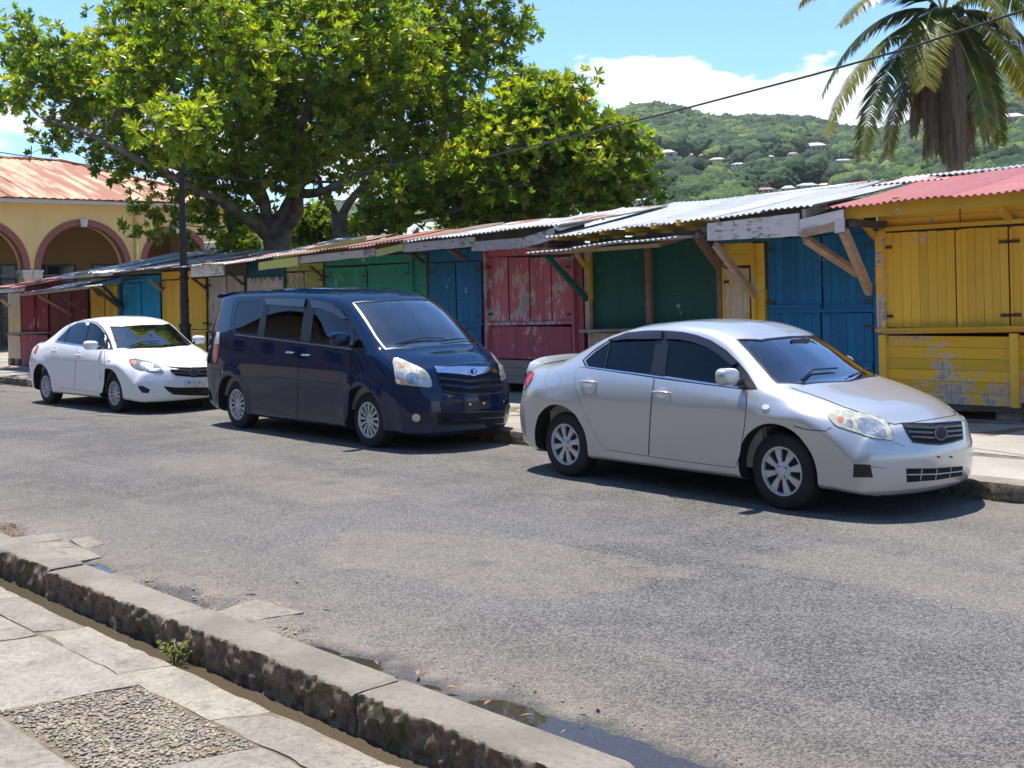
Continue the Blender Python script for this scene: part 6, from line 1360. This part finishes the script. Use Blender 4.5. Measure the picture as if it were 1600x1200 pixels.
def sedan(name, label, loc, yaw, paint, spec, D):
    c = Car(name, label, loc, yaw, dict(spec, paint=paint)); P = c.root
    ws = [(.66, -.53), (.775, -.36), (.80, 0), (.775, .36), (.66, .53), (1.16, .655), (1.30, .50), (1.375, 0), (1.30, -.50), (1.16, -.655)]
    rw = [(-1.40, -.50), (-1.43, 0), (-1.40, .50), (-.92, .49), (-.84, .3), (-.82, 0), (-.84, -.3), (-.92, -.49)]
    b = c.body([(D['g_front'], 'cam', True), (D['g_rear'], 'cam', True), (ws, 'top', False), (rw, 'top', False)])
    c.patch('windscreen', ws, M['glass_front'], 'top', -.004, step=.1, edge=False)
    c.ribbon('windscreen_seal', ws, .022, M['black'], 'top', .0015, closed=True, depth=.004)
    c.patch('rear_window', rw, M['glass_dark'], 'top', -.004, step=.1, edge=False)
    # window surround, pillar, panes, visors
    fr = c.patch('window_surround', D['dlo'], M['black'], off=.001, mirror=False, edge=False) if False else None
    c.ribbon('window_trim', D['dlo'], .020, M['black'], closed=True, mirror=True, off=.002, depth=.004)
    c.ribbon('window_trim', D['belt'], .010, M['chrome'], mirror=True, off=.005, depth=.004)
    c.patch('door_pillar', D['bpillar'], M['black'], mirror=True, off=.0015, depth=.003)
    c.patch('door_pillar', D['sail'], M['black'], mirror=True, off=.0015, depth=.003)
    c.ribbon('door_pillar', D['qdiv'], .018, M['black'], mirror=True, off=.002, depth=.004)
    doors = []
    for nm, dp in (('rear', D['door_r']), ('front', D['door_f'])):
        d = c.patch('door', dp, c.paint, mirror=True, off=.0035, depth=.005, step=9); doors.append(d)
        for q, o in zip((1, 2), c.ribbon('door_seam', dp, .011, M['matt_black'], closed=True, mirror=True, off=.0012)): pass
    c.patch('window', D['g_rear'], M[D.get('side_glass', 'glass_dark')], mirror=True, off=-.004, edge=False, parent=doors[0])
    c.patch('window', D['g_front'], M[D.get('side_glass', 'glass_dark')], mirror=True, off=-.004, edge=False, parent=doors[1])
    for q, dd in zip(D['handles'], doors): c.handle(q, D.get('hl', .21), c.paint, dd)
    for v in D.get('visors', []): c.patch('window_visor', v, M['visor'], mirror=True, off=.022, depth=.02)
    # seams of bonnet, boot, bumpers
    for q in D['seams']: c.ribbon('panel_seam', q, .007, M['matt_black'], mirror=True, off=.0008)
    c.ribbon('panel_seam', D['bonnet'], .008, M['matt_black'], 'top', .0025)
    # lamps
    hl = c.patch('headlamp', D['lamp'], M[D['lens']], mirror=True, off=.005, depth=.012, step=5, smooth=1)
    c.ribbon('headlamp_edge', c.smooth_poly(D['lamp'], 1), .008, M['black'], closed=True, mirror=True, off=.0045, parent=hl)
    for nm, pl, mt in D['lamp_parts']: c.patch(nm, pl, M[mt], mirror=True, off=.0065, depth=.003, step=5, parent=hl, smooth=1)
    c.patch('tail_lamp', D['tail'], M['red'], mirror=True, off=.008, depth=.012, step=5, smooth=1)
    c.patch('side_marker', D['marker'], M['white_lens'], mirror=True, off=.008, smooth=2, step=4)
    if 'fuel' in D: c.ribbon('fuel_flap_seam', D['fuel'], .005, M['cabin'], closed=True, off=.0006)
    # grille and intakes
    gr = c.patch('grille', D['grille'], M['matt_black'], off=.004, depth=.01)
    c.ribbon('grille_rim', D['grille'], .012, M['black'], closed=True, off=.006, parent=gr, depth=.005)
    for q in D['bars']: c.ribbon('grille_bar', q, .016, M['trim_grey'], off=.008, parent=gr, depth=.012, crown=.006)
    c.patch('badge', D['badge'], M['trim_grey'], off=.016, depth=.012, parent=gr, step=4, smooth=1); c.patch('badge_recess', D['badge2'], M['matt_black'], off=.018, depth=.004, parent=gr, step=4, smooth=1)
    it = c.patch('lower_intake', D['intake'], M['matt_black'], off=.003)
    for q in D['ibars']: c.ribbon('intake_bar', q, .009, M[D.get('ibar_mat', 'trim_grey')], off=.006, parent=it, depth=.006, crown=.003)
    c.patch('fog_recess', D['fog'], M['black'], mirror=True, off=.003)
    for q in D.get('creases', []): c.ribbon('bumper_crease', q, .006, M['cabin'], mirror=True, off=.0006)
    for q in D.get('bolts', []): c.patch('plate_bolt', [(q[0]+1.3*math.cos(a), q[1]+1.3*math.sin(a)) for a in [k*math.pi/4 for k in range(8)]], M['matt_black'], off=.010, step=4)
    if 'plate' in D: c.patch('plate_panel', D['plate'], M[D['plate_mat']], off=.006, step=8)
    spk = D['spokes']
    for cx in (1.255, -1.255):
        for sg in (-1, 1): c.wheel(cx, sg*.755, D['r'], D['rr'], spk[0], sg, spk[1])
    c.mirror_part(.87, -.945, 1.045, .085, .115, .072, (.07, .80, -.04), D.get('fold', False))
    c.interior([(.10, 0), (-.62, 0)], 1.05, belt=.86)
    m = MB(); m.add([(1.30, y, .86) for y in (-.7, .7)]+[(1.02, y, .965) for y in (-.7, .7)]+[(.78, y, .93) for y in (-.7, .7)]+[(.72, y, .70) for y in (-.7, .7)], [(0, 1, 3, 2), (2, 3, 5, 4), (4, 5, 7, 6)]); m.build('dashboard', M['cabin_light'], P, smooth=False)
    w = MB(); MM = Matrix.Translation((.62, -.36, .93)) @ Matrix.Rotation(R(66), 4, 'Y'); w.tube([MM @ Vector((.18*math.cos(a), .18*math.sin(a), 0)) for a in [k*math.pi/12 for k in range(25)]], .014, 8, cap=False); w.beam(MM @ Vector((-.16, 0, 0)), MM @ Vector((.16, 0, 0)), .05, .02); w.build('steering_wheel', M['black'], P)
    c.wiper([(1.27, -.50), (1.20, -.25), (1.22, .05)]); c.wiper([(1.34, .05), (1.29, .25), (1.20, .52)])
    m = MB(); m.beam((.86, -.06, 1.275), (.86, .18, 1.275), .02, .06); m.build('rear_view_mirror', M['black'], P)
    c.underside(-1.9, 1.8)
    # boot-lid spoiler lip
    if D.get('spoiler'):
        V = []; n = 18
        for k in range(n+1):
            y = -.60+1.2*k/n; h, _, _ = c.hit((-1.93-.03*(1-(y/.6)**2), y), 'top'); h2, _, _ = c.hit((-1.66, y), 'top'); e = 1-(abs(y)/.6)**6
            V += [(h2.x-.05, y, h2.z+.002), (h.x+.06, y, h.z+.012+.028*e), (h.x-.06, y, h.z+.03+.030*e), (h.x-.07, y, h.z+.012+.02*e), (h.x-.02, y, h.z-.004)]
        F = [(k*5+j, (k+1)*5+j, (k+1)*5+j+1, k*5+j+1) for k in range(n) for j in range(4)]; F = [f[::-1] for f in F] + [(0, 1, 2, 3, 4), (n*5+4, n*5+3, n*5+2, n*5+1, n*5)]
        link('spoiler', mesh('spoiler', V, F, c.paint, smooth=True, angle=50), P)
    if 'aerial' in D:
        h, n_, _ = c.hit(D['aerial'], 'cam'); m = MB(); m.tube([h, h+Vector((-.30, .12, .36))], [.004, .0015], 5); m.build('aerial', M['black'], P)
    return c
M['trim_grey'] = m_plain('grille_bar_grey', (.10, .105, .11), .3, .5, var=.1)
M['silver_trim'] = m_plain('bar_silver', (.45, .46, .48), .35, .5, var=.1)
A = lambda l: zz((780, 480), 3.478, l); B1 = lambda l: zz((780, 480), 1.951, l); C6 = lambda l: zz((1240, 560), 4.444, l); G = lambda l: zz((1270, 560), 5, l)
def circ(c, r, n=16, ry=None): return [(c[0]+r*math.cos(k*2*math.pi/n), c[1]+(ry or r)*math.sin(k*2*math.pi/n)) for k in range(n)]
silver_D = dict(
  dlo=A([(457, 288), (475, 326), (850, 377), (1100, 412), (1300, 438), (1398, 444), (1345, 360), (1300, 306), (1230, 238), (1150, 186), (1070, 156), (1000, 140), (905, 132), (800, 134), (700, 145), (600, 180), (520, 232)]),
  belt=A([(470, 324), (850, 376), (1100, 411), (1300, 437)]),
  g_rear=A([(468, 290), (484, 322), (822, 366), (862, 142), (780, 140), (700, 152), (604, 186), (526, 238)]),
  g_front=A([(900, 374), (1100, 404), (1292, 430), (1286, 306), (1222, 244), (1146, 194), (1068, 164), (1000, 148), (926, 144)]),
  bpillar=A([(822, 367), (858, 372), (900, 377), (930, 142), (900, 138), (862, 140)]),
  sail=A([(1292, 436), (1396, 443), (1345, 362), (1302, 308), (1284, 306)]), qdiv=A([(606, 182), (572, 332)]),
  door_r=A([(436, 326), (418, 345), (412, 385), (416, 440), (440, 510), (475, 590), (512, 665), (548, 735), (580, 772), (700, 790), (810, 808), (817, 640), (828, 480), (842, 385)]),
  door_f=A([(850, 387), (836, 480), (824, 640), (817, 809), (1000, 835), (1283, 871), (1308, 800), (1330, 660), (1340, 560), (1348, 452), (1100, 420)]),
  handles=A([(490, 406), (885, 463)]),
  visors=[A([(600, 182), (700, 146), (800, 135), (893, 133), (888, 176), (800, 178), (700, 178), (628, 186)]), A([(912, 135), (1000, 141), (1070, 157), (1150, 187), (1230, 240), (1302, 310), (1268, 322), (1200, 262), (1130, 220), (1050, 192), (980, 180), (908, 176)])],
  seams=[A([(1348, 450), (1420, 400), (1470, 380)]), C6([(0, 470), (90, 495), (220, 505), (262, 480)]), A([(412, 385), (330, 330), (200, 300)])][1:2],
  bonnet=[(1.28, -.64), (1.5, -.635), (1.75, -.61), (1.95, -.54), (2.07, -.44), (2.125, -.28), (2.15, 0), (2.125, .28), (2.07, .44), (1.95, .54), (1.75, .61), (1.5, .635), (1.28, .64)],
  lamp=G([(92, 400), (180, 402), (330, 420), (440, 440), (530, 465), (575, 492), (608, 550), (636, 642), (560, 634), (440, 616), (360, 585), (240, 548), (175, 525), (130, 470)]), lens='lamp',
  lamp_parts=[('turn_signal', G([(192, 455), (245, 462), (232, 505), (196, 500)]), 'orange'), ('reflector', G([(340, 470), (440, 465), (520, 490), (560, 540), (585, 625), (470, 605), (390, 585), (345, 540)]), 'reflector'), ('lamp_bulb', G(circ((470, 545), 38, 14, 34)), 'lamp_clear'), ('reflector', G([(262, 475), (310, 480), (318, 545), (270, 535)]), 'reflector')],
  tail=B1([(80, 197), (107, 195), (104, 215), (84, 245), (72, 255), (72, 225)]),
  marker=circ((1197, 636.3), 6, 12, 4), fuel=A(circ((292, 395), 42, 16, 52)),
  grille=C6([(750, 452), (950, 455), (1162, 438), (1168, 500), (1172, 560), (1100, 582), (1020, 598), (920, 592), (830, 580), (790, 520)]),
  bars=[C6([(775, 480), (960, 485), (1165, 468)]), C6([(795, 512), (960, 518), (1168, 500)]), C6([(812, 544), (970, 552), (1170, 532)])],
  badge=C6(circ((1012, 522), 46, 14, 52)), badge2=C6(circ((1014, 522), 36, 14, 42)),
  intake=G([(730, 860), (960, 858), (1170, 842), (1165, 915), (960, 950), (735, 968)]), ibar_mat='silver_trim',
  ibars=[G([(732, 908), (960, 904), (1168, 880)]), G([(850, 862), (838, 950)]), G([(968, 860), (955, 945)]), G([(1078, 852), (1064, 930)])],
  fog=G([(320, 825), (450, 830), (470, 930), (315, 928)]), creases=[G([(455, 845), (575, 860)]), G([(640, 655), (720, 690)])],
  bolts=[(1466, 714), (1486, 714)], r=.305, rr=.195, spokes=(8, (.035, .082)), spoiler=True, fold=True, aerial=(1019, 507))
SED['keys'] = [k if abs(k[0]) > 1.62 else k[:4]+(.850, .80-.05*max(0, k[0]-1), k[6]-.020)+k[7:] for k in SED['keys']]
SED['keys'] = [k[:5]+(.70 if 1.7 < k[0] < 1.8 else .60 if 2 < k[0] < 2.1 else .74 if k[0] < -1.62 else k[5],)+k[6:] for k in SED['keys']]
silver = sedan('silver_sedan', 'silver four-door sedan parked nearest the camera with smoked window visors and round black grille badge', (-6.816, 8.807, 0), R(-2.5), 'silver', SED, silver_D)
W2 = lambda l: zz((0, 430), 4, l); W3 = lambda l: zz((0, 540), 4.706, l)
SED2 = dict(SED)
white_D = dict(
  dlo=W2([(347, 408), (352, 416), (510, 436), (640, 458), (706, 466), (690, 415), (665, 365), (640, 330), (610, 300), (575, 287), (520, 286), (480, 290), (430, 318), (385, 362)]),
  belt=W2([(352, 416), (510, 437), (640, 459)]),
  g_rear=W2([(354, 406), (358, 412), (505, 432), (540, 296), (520, 292), (482, 296), (434, 324), (390, 368)]),
  g_front=W2([(527, 434), (645, 453), (652, 360), (630, 330), (604, 306), (572, 293), (560, 293)]),
  bpillar=W2([(505, 433), (528, 436), (562, 292), (540, 292)]), sail=W2([(645, 455), (704, 465), (688, 415), (664, 366), (652, 360)]), qdiv=W2([(436, 320), (400, 420)]),
  door_r=W2([(335, 420), (325, 440), (320, 480), (325, 540), (340, 610), (356, 670), (372, 702), (420, 708), (466, 714), (468, 620), (474, 520), (482, 442)]),
  door_f=W2([(487, 443), (479, 520), (473, 620), (471, 714), (560, 724), (638, 736), (650, 680), (655, 600), (655, 520), (652, 472)]),
  handles=W2([(340, 470), (495, 500)]), hl=.2, side_glass='glass_mid',
  visors=[], seams=[W3([(900, 175), (930, 190), (960, 165)])], bonnet=silver_D['bonnet'],
  lamp=W2([(805, 523), (850, 522), (940, 540), (985, 558), (1010, 585), (1026, 612), (960, 608), (880, 596), (830, 575), (812, 550)]), lens='lamp_clear',
  lamp_parts=[('turn_signal', W2([(812, 530), (855, 536), (850, 560), (826, 562)]), 'orange'), ('reflector', W2([(880, 548), (940, 556), (965, 590), (900, 588), (872, 570)]), 'reflector')],
  tail=W2([(232, 438), (246, 436), (240, 460), (222, 490), (214, 488), (220, 455)]), marker=circ((170, 562), 2.5, 10, 2),
  grille=W2([(1045, 574), (1190, 580), (1350, 574), (1370, 600), (1340, 632), (1210, 636), (1100, 626), (1070, 600)]),
  bars=[W2([(1065, 592), (1200, 600), (1350, 590)]), W2([(1085, 610), (1210, 618), (1345, 612)])],
  badge=W2(circ((1210, 604), 32, 12, 27)), badge2=W2(circ((1210, 603), 24, 12, 20)),
  intake=W2([(1022, 695), (1100, 702), (1370, 700), (1360, 752), (1200, 752), (1080, 746), (1050, 725)]), ibars=[W2([(1050, 715), (1200, 722), (1360, 718)]), W2([(1065, 732), (1200, 738), (1360, 734)])], ibar_mat='black',
  fog=W2([(862, 688), (900, 695), (938, 715), (930, 737), (890, 735), (870, 712)]), creases=[],
  bolts=[W2([(1182, 672)])[0], W2([(1246, 671)])[0]], plate=W2([(1153, 660), (1290, 658), (1288, 700), (1155, 700)]), plate_mat='plate', r=.295, rr=.185, spokes=(12, (.022, .045)), spoiler=False)
white = sedan('white_sedan', 'white four-door sedan parked furthest left behind the dark blue van', (-19.32, 8.887, 0), R(1.7), 'white', SED2, white_D)
# ---- the van
xf_, xr_ = 1.54, -1.54
VAN = dict(W=.86, kf=.42, kr=.16, pf=2.6, wf=1.3, wr_=-1.54, round=.05, lip=.018, rbelt=.06,
  fprof=[(.12, -.06), (.22, -.01), (.35, .02), (.55, .01), (.7, -.02), (.85, -.06), (1.0, -.14), (1.2, -.2)],
  rprof=[(.2, .03), (.4, -.02), (.9, 0), (1.3, .10), (1.6, .20), (1.85, .28)],
  arches=[(1.54, .33, .385), (-1.54, .33, .385)], under=.19,
  #     x     zb   ws   zs   wm   zm   wb   zbelt wr   zr   zt
  keys=[(-2.38, .24, .76, .29, .82, .75, .79, 1.22, .62, 1.74, 1.79),
        (-2.15, .20, .80, .25, .84, .75, .82, 1.235, .67, 1.765, 1.825),
        (-1.60, .18, .81, .22, .86, .75, .84, 1.24, .70, 1.79, 1.855),
        (-.6, .17, .81, .21, .86, .75, .84, 1.225, .71, 1.79, 1.87),
        (.3, .17, .81, .21, .86, .75, .84, 1.19, .705, 1.765, 1.85),
        (.75, .17, .81, .21, .86, .75, .84, 1.165, .695, 1.72, 1.815),
        (1.0, .17, .81, .21, .86, .75, .84, 1.15, .69, 1.645, 1.765),
        (1.2, .17, .81, .21, .86, .75, .84, 1.14, .70, 1.535, 1.68),
        (1.45, .17, .81, .21, .86, .745, .84, 1.125, .73, 1.365, 1.52),
        (1.68, .17, .81, .22, .86, .74, .83, 1.10, .76, 1.205, 1.36),
        (1.85, .17, .81, .22, .855, .73, .815, 1.07, .755, 1.12, 1.22),
        (2.02, .17, .80, .22, .85, .71, .80, 1.03, .72, 1.075, 1.11),
        (2.28, .17, .78, .22, .84, .66, .78, .965, .67, 1.005, 1.045),
        (2.50, .17, .77, .21, .82, .60, .75, .86, .62, .915, .96)])
V3 = lambda l: zz((300, 430), 2.963, l); VG = lambda l: zz((590, 520), 6.317, l)
v = Car('dark_blue_van', 'dark blue minivan with sliding door and chrome grille strip parked between the two sedans', (-12.858, 8.958, 0), R(-1.35), dict(VAN, paint='navy'))
wsv = [(1.04, -.60), (1.15, -.40), (1.185, 0), (1.15, .40), (1.04, .60), (1.30, .635), (1.60, .675), (1.80, .68), (1.92, .45), (1.965, 0), (1.92, -.45), (1.80, -.68), (1.60, -.675), (1.30, -.635)]
g3 = V3([(214, 118), (328, 114), (302, 272), (208, 264), (190, 226), (200, 165)])
g2 = V3([(352, 140), (522, 152), (500, 298), (332, 281)])
g1 = V3([(566, 152), (640, 158), (690, 178), (724, 205), (724, 330), (548, 308)])
gq = V3([(748, 232), (772, 268), (802, 335), (750, 335)])
rwv = [(-.55, 1.30), (.55, 1.30), (.52, 1.66), (-.52, 1.66)]
v.body([(g3, 'cam', True), (g2, 'cam', True), (g1, 'cam', True), (gq, 'cam', True), (wsv, 'top', False), (rwv, 'rear', False)])
v.patch('windscreen', wsv, M['glass_front'], 'top', -.004, step=.1, edge=False)
v.ribbon('windscreen_seal', wsv, .024, M['black'], 'top', .0015, closed=True, depth=.004)
v.patch('rear_window', rwv, M['glass_dark'], 'rear', -.004, step=.1, edge=False)
for q in (V3([(304, 272), (332, 114), (352, 112), (352, 140), (333, 282), (330, 290), (300, 288)]), V3([(500, 298), (522, 152), (528, 112), (556, 116), (566, 152), (548, 308), (520, 312)]), V3([(724, 200), (748, 228), (750, 338), (724, 334)])):
    v.patch('door_pillar', q, M['black'], mirror=True, off=.0015, depth=.003)
dlo = V3([(205, 106), (190, 150), (180, 226), (200, 274), (330, 290), (520, 314), (740, 342), (812, 350), (780, 282), (740, 220), (700, 165), (660, 135), (600, 118), (530, 110), (340, 100)])
v.ribbon('window_trim', dlo, .026, M['black'], closed=True, mirror=True, off=.002, depth=.004)
v.ribbon('window_trim', V3([(200, 275), (330, 291), (520, 315), (740, 343)]), .010, M['chrome'], mirror=True, off=.006, depth=.004)
dr1 = V3([(290, 292), (292, 330), (270, 400), (262, 440), (270, 500), (285, 560), (298, 610), (380, 628), (488, 660), (490, 500), (492, 400), (498, 318)])
dr2 = V3([(505, 319), (499, 400), (497, 500), (495, 661), (600, 680), (705, 696), (722, 640), (728, 540), (736, 440), (742, 350)])
doors = [v.patch('sliding_door', dr1, v.paint, mirror=True, off=.0035, depth=.005, step=8), v.patch('door', dr2, v.paint, mirror=True, off=.0035, depth=.005, step=8)]
for q in (dr1, dr2): v.ribbon('door_seam', q, .011, M['matt_black'], closed=True, mirror=True, off=.0012)
v.ribbon('sliding_rail', V3([(122, 325), (200, 333), (285, 345)]), .022, M['matt_black'], mirror=True, off=.001)
for q in (V3([(300, 500), (318, 474), (370, 470), (480, 482)]), V3([(500, 484), (640, 500), (715, 508)])): v.ribbon('door_crease', q, .010, M['black'], mirror=True, off=.0042)
v.patch('window', g2, M['glass_dark'], mirror=True, off=-.004, edge=False, parent=doors[0]); v.patch('window', g1, M['glass_mid'], mirror=True, off=-.004, edge=False, parent=doors[1])
v.patch('quarter_window', g3, M['glass_dark'], mirror=True, off=-.004, edge=False); v.patch('quarter_window', gq, M['glass_mid'], mirror=True, off=-.004, edge=False)
v.handle(V3([(458, 358)])[0], .19, M['chrome'], doors[0], False); v.handle(V3([(530, 370)])[0], .19, M['chrome'], doors[1], False)
v.patch('window_visor', V3([(345, 108), (532, 112), (524, 150), (350, 136)]), M['visor'], mirror=True, off=.024, depth=.022)
v.patch('window_visor', V3([(553, 117), (610, 122), (660, 140), (700, 168), (722, 205), (700, 205), (660, 178), (610, 158), (562, 152)]), M['visor'], mirror=True, off=.024, depth=.022)
hl = v.patch('headlamp', VG([(142, 250), (230, 262), (330, 305), (430, 352), (490, 385), (525, 450), (545, 542), (440, 535), (320, 522), (200, 508), (180, 490), (172, 400)]), M['lamp'], mirror=True, off=.006, depth=.014, step=5, smooth=1)
v.ribbon('headlamp_edge', v.smooth_poly(VG([(142, 250), (230, 262), (330, 305), (430, 352), (490, 385), (525, 450), (545, 542), (440, 535), (320, 522), (200, 508), (180, 490), (172, 400)]), 1), .008, M['black'], closed=True, mirror=True, off=.005, parent=hl)
for nm, pl, mt in (('turn_signal', VG([(225, 315), (270, 322), (262, 350), (222, 342)]), 'orange'), ('turn_signal', VG([(225, 455), (262, 460), (255, 485), (222, 480)]), 'orange'), ('reflector', VG(circ((340, 450), 62, 16, 58)), 'reflector'), ('reflector', VG([(185, 390), (270, 395), (265, 450), (190, 445)]), 'reflector'), ('reflector', VG(circ((470, 500), 34, 14, 32)), 'reflector')):
    v.patch(nm, pl, M[mt], mirror=True, off=.008, depth=.003, step=5, parent=hl, smooth=0)
v.patch('tail_lamp', V3([(118, 262), (132, 262), (130, 330), (118, 400), (103, 415), (100, 370), (108, 310)]), M['red'], mirror=True, off=.010, step=5, smooth=1)
v.patch('tail_lamp_lens', V3([(118, 264), (131, 264), (128, 318), (108, 318)]), M['white_lens'], mirror=True, off=.012, step=5)
gr = v.patch('grille', VG([(580, 400), (900, 425), (1190, 395), (1212, 480), (1215, 570), (1100, 590), (900, 598), (700, 590), (640, 560), (600, 480)]), M['matt_black'], off=.004)
for q in (VG([(600, 450), (900, 478), (1200, 445)]), VG([(618, 512), (900, 542), (1210, 500)])): v.ribbon('grille_bar', q, .034, M['navy'], off=.010, parent=gr, depth=.014, crown=.008)
v.ribbon('grille_rim', VG([(640, 575), (760, 598), (900, 606), (1050, 602), (1180, 588), (1222, 560)]), .026, M['navy'], off=.010, parent=gr, depth=.01, crown=.008)
ch = v.patch('chrome_strip', VG([(565, 338), (700, 342), (850, 335), (1000, 338), (1170, 338), (1192, 365), (1190, 392), (1050, 402), (930, 428), (800, 408), (650, 398), (585, 395)]), M['chrome'], off=.016, depth=.018, step=5)
v.patch('badge', VG(circ((932, 392), 42, 16, 40)), M['chrome'], off=.030, depth=.016, step=4, parent=ch)
v.patch('badge_recess', VG(circ((932, 390), 31, 16, 29)), M['black'], off=.0315, depth=.003, step=4, parent=ch)
v.patch('badge_emblem', VG([(922, 365), (950, 372), (952, 400), (935, 415), (922, 402), (938, 392), (925, 382)]), M['chrome'], off=.0335, depth=.003, step=4, parent=ch)
it = v.patch('lower_intake', VG([(585, 795), (900, 790), (1260, 775), (1240, 890), (900, 905), (600, 910)]), M['matt_black'], off=.003)
v.ribbon('intake_bar', VG([(590, 850), (900, 852), (1255, 832)]), .014, M['navy'], off=.006, parent=it, depth=.006)
fg = v.patch('fog_recess', VG([(330, 790), (450, 790), (560, 800), (500, 900), (400, 905), (320, 860)]), M['black'], mirror=True, off=.002, smooth=1)
v.patch('fog_lamp', VG(circ((381, 838), 40, 16, 40)), M['lamp'], mirror=True, off=.012, step=4, parent=fg, bulge=.01)
v.patch('plate_panel', VG([(840, 685), (1100, 672), (1102, 745), (845, 765)]), M['black'], off=.012, depth=.014)
for q in ((905, 705), (1042, 695)): v.patch('plate_bolt', VG(circ(q, 12, 8)), M['white_lens'], off=.018, step=4)
v.ribbon('bumper_crease', VG([(1110, 712), (1240, 708), (1345, 690)]), .010, M['black'], off=.001); v.ribbon('bumper_crease', VG([(500, 655), (640, 672), (780, 680), (800, 700)]), .012, M['black'], off=.001)
v.ribbon('bumper_crease', VG([(260, 560), (330, 640), (500, 740), (800, 770)]), .006, M['black'], off=.001, mirror=False)
v.ribbon('panel_seam', [(1.86, -.72), (2.05, -.70), (2.22, -.60), (2.33, -.42), (2.375, 0), (2.33, .42), (2.22, .60), (2.05, .70), (1.86, .72)], .008, M['matt_black'], 'top', .0025)
v.ribbon('panel_seam', V3([(95, 430), (150, 440)]), .008, M['matt_black'], off=.001, mirror=True)
for cx in (1.54, -1.54):
    for sg in (-1, 1): v.wheel(cx, sg*.76, .32, .205, 13, sg, (.020, .050))
v.mirror_part(1.30, -.975, 1.255, .10, .125, .085, (.05, .82, -.10), True)
v.interior([(.45, 0), (-.45, 0), (-1.35, 0)], 1.55, belt=1.08, hw=.72, x0=-2.1, mat='cabin', floor=.42)
m = MB(); m.add([(1.90, y, 1.08) for y in (-.72, .72)]+[(1.55, y, 1.16) for y in (-.72, .72)]+[(1.25, y, 1.12) for y in (-.72, .72)]+[(1.18, y, .85) for y in (-.72, .72)], [(0, 1, 3, 2), (2, 3, 5, 4), (4, 5, 7, 6)]); m.build('dashboard', M['cabin_light'], v.root)
w = MB(); MM = Matrix.Translation((1.06, -.38, 1.17)) @ Matrix.Rotation(R(60), 4, 'Y'); w.tube([MM @ Vector((.19*math.cos(a), .19*math.sin(a), 0)) for a in [k*math.pi/12 for k in range(25)]], .014, 8, cap=False); w.beam(MM @ Vector((-.17, 0, 0)), MM @ Vector((.17, 0, 0)), .05, .02); w.build('steering_wheel', M['black'], v.root)
v.wiper([(1.83, -.55), (1.83, -.2), (1.86, .1)]); v.wiper([(1.90, .05), (1.86, .35), (1.79, .6)])
m = MB(); m.beam((1.22, -.1, 1.60), (1.22, .16, 1.60), .02, .07); m.build('rear_view_mirror', M['black'], v.root)
v.underside(-2.2, 2.1)
# roof spoiler over the tailgate
V = []; n = 14
for k in range(n+1):
    y = -.66+1.32*k/n; e = 1-(abs(y)/.66)**4
    V += [(-1.95, y, 1.80+.035*e), (-2.14, y, 1.80+.032*e), (-2.22, y, 1.775+.03*e), (-2.21, y, 1.755+.03*e), (-2.05, y, 1.745+.03*e)]
F = [(k*5+j, k*5+j+1, (k+1)*5+j+1, (k+1)*5+j) for k in range(n) for j in range(4)] + [(4, 3, 2, 1, 0), (n*5, n*5+1, n*5+2, n*5+3, n*5+4)]
link('roof_spoiler', mesh('roof_spoiler', V, F, v.paint, smooth=True, angle=45), v.root)
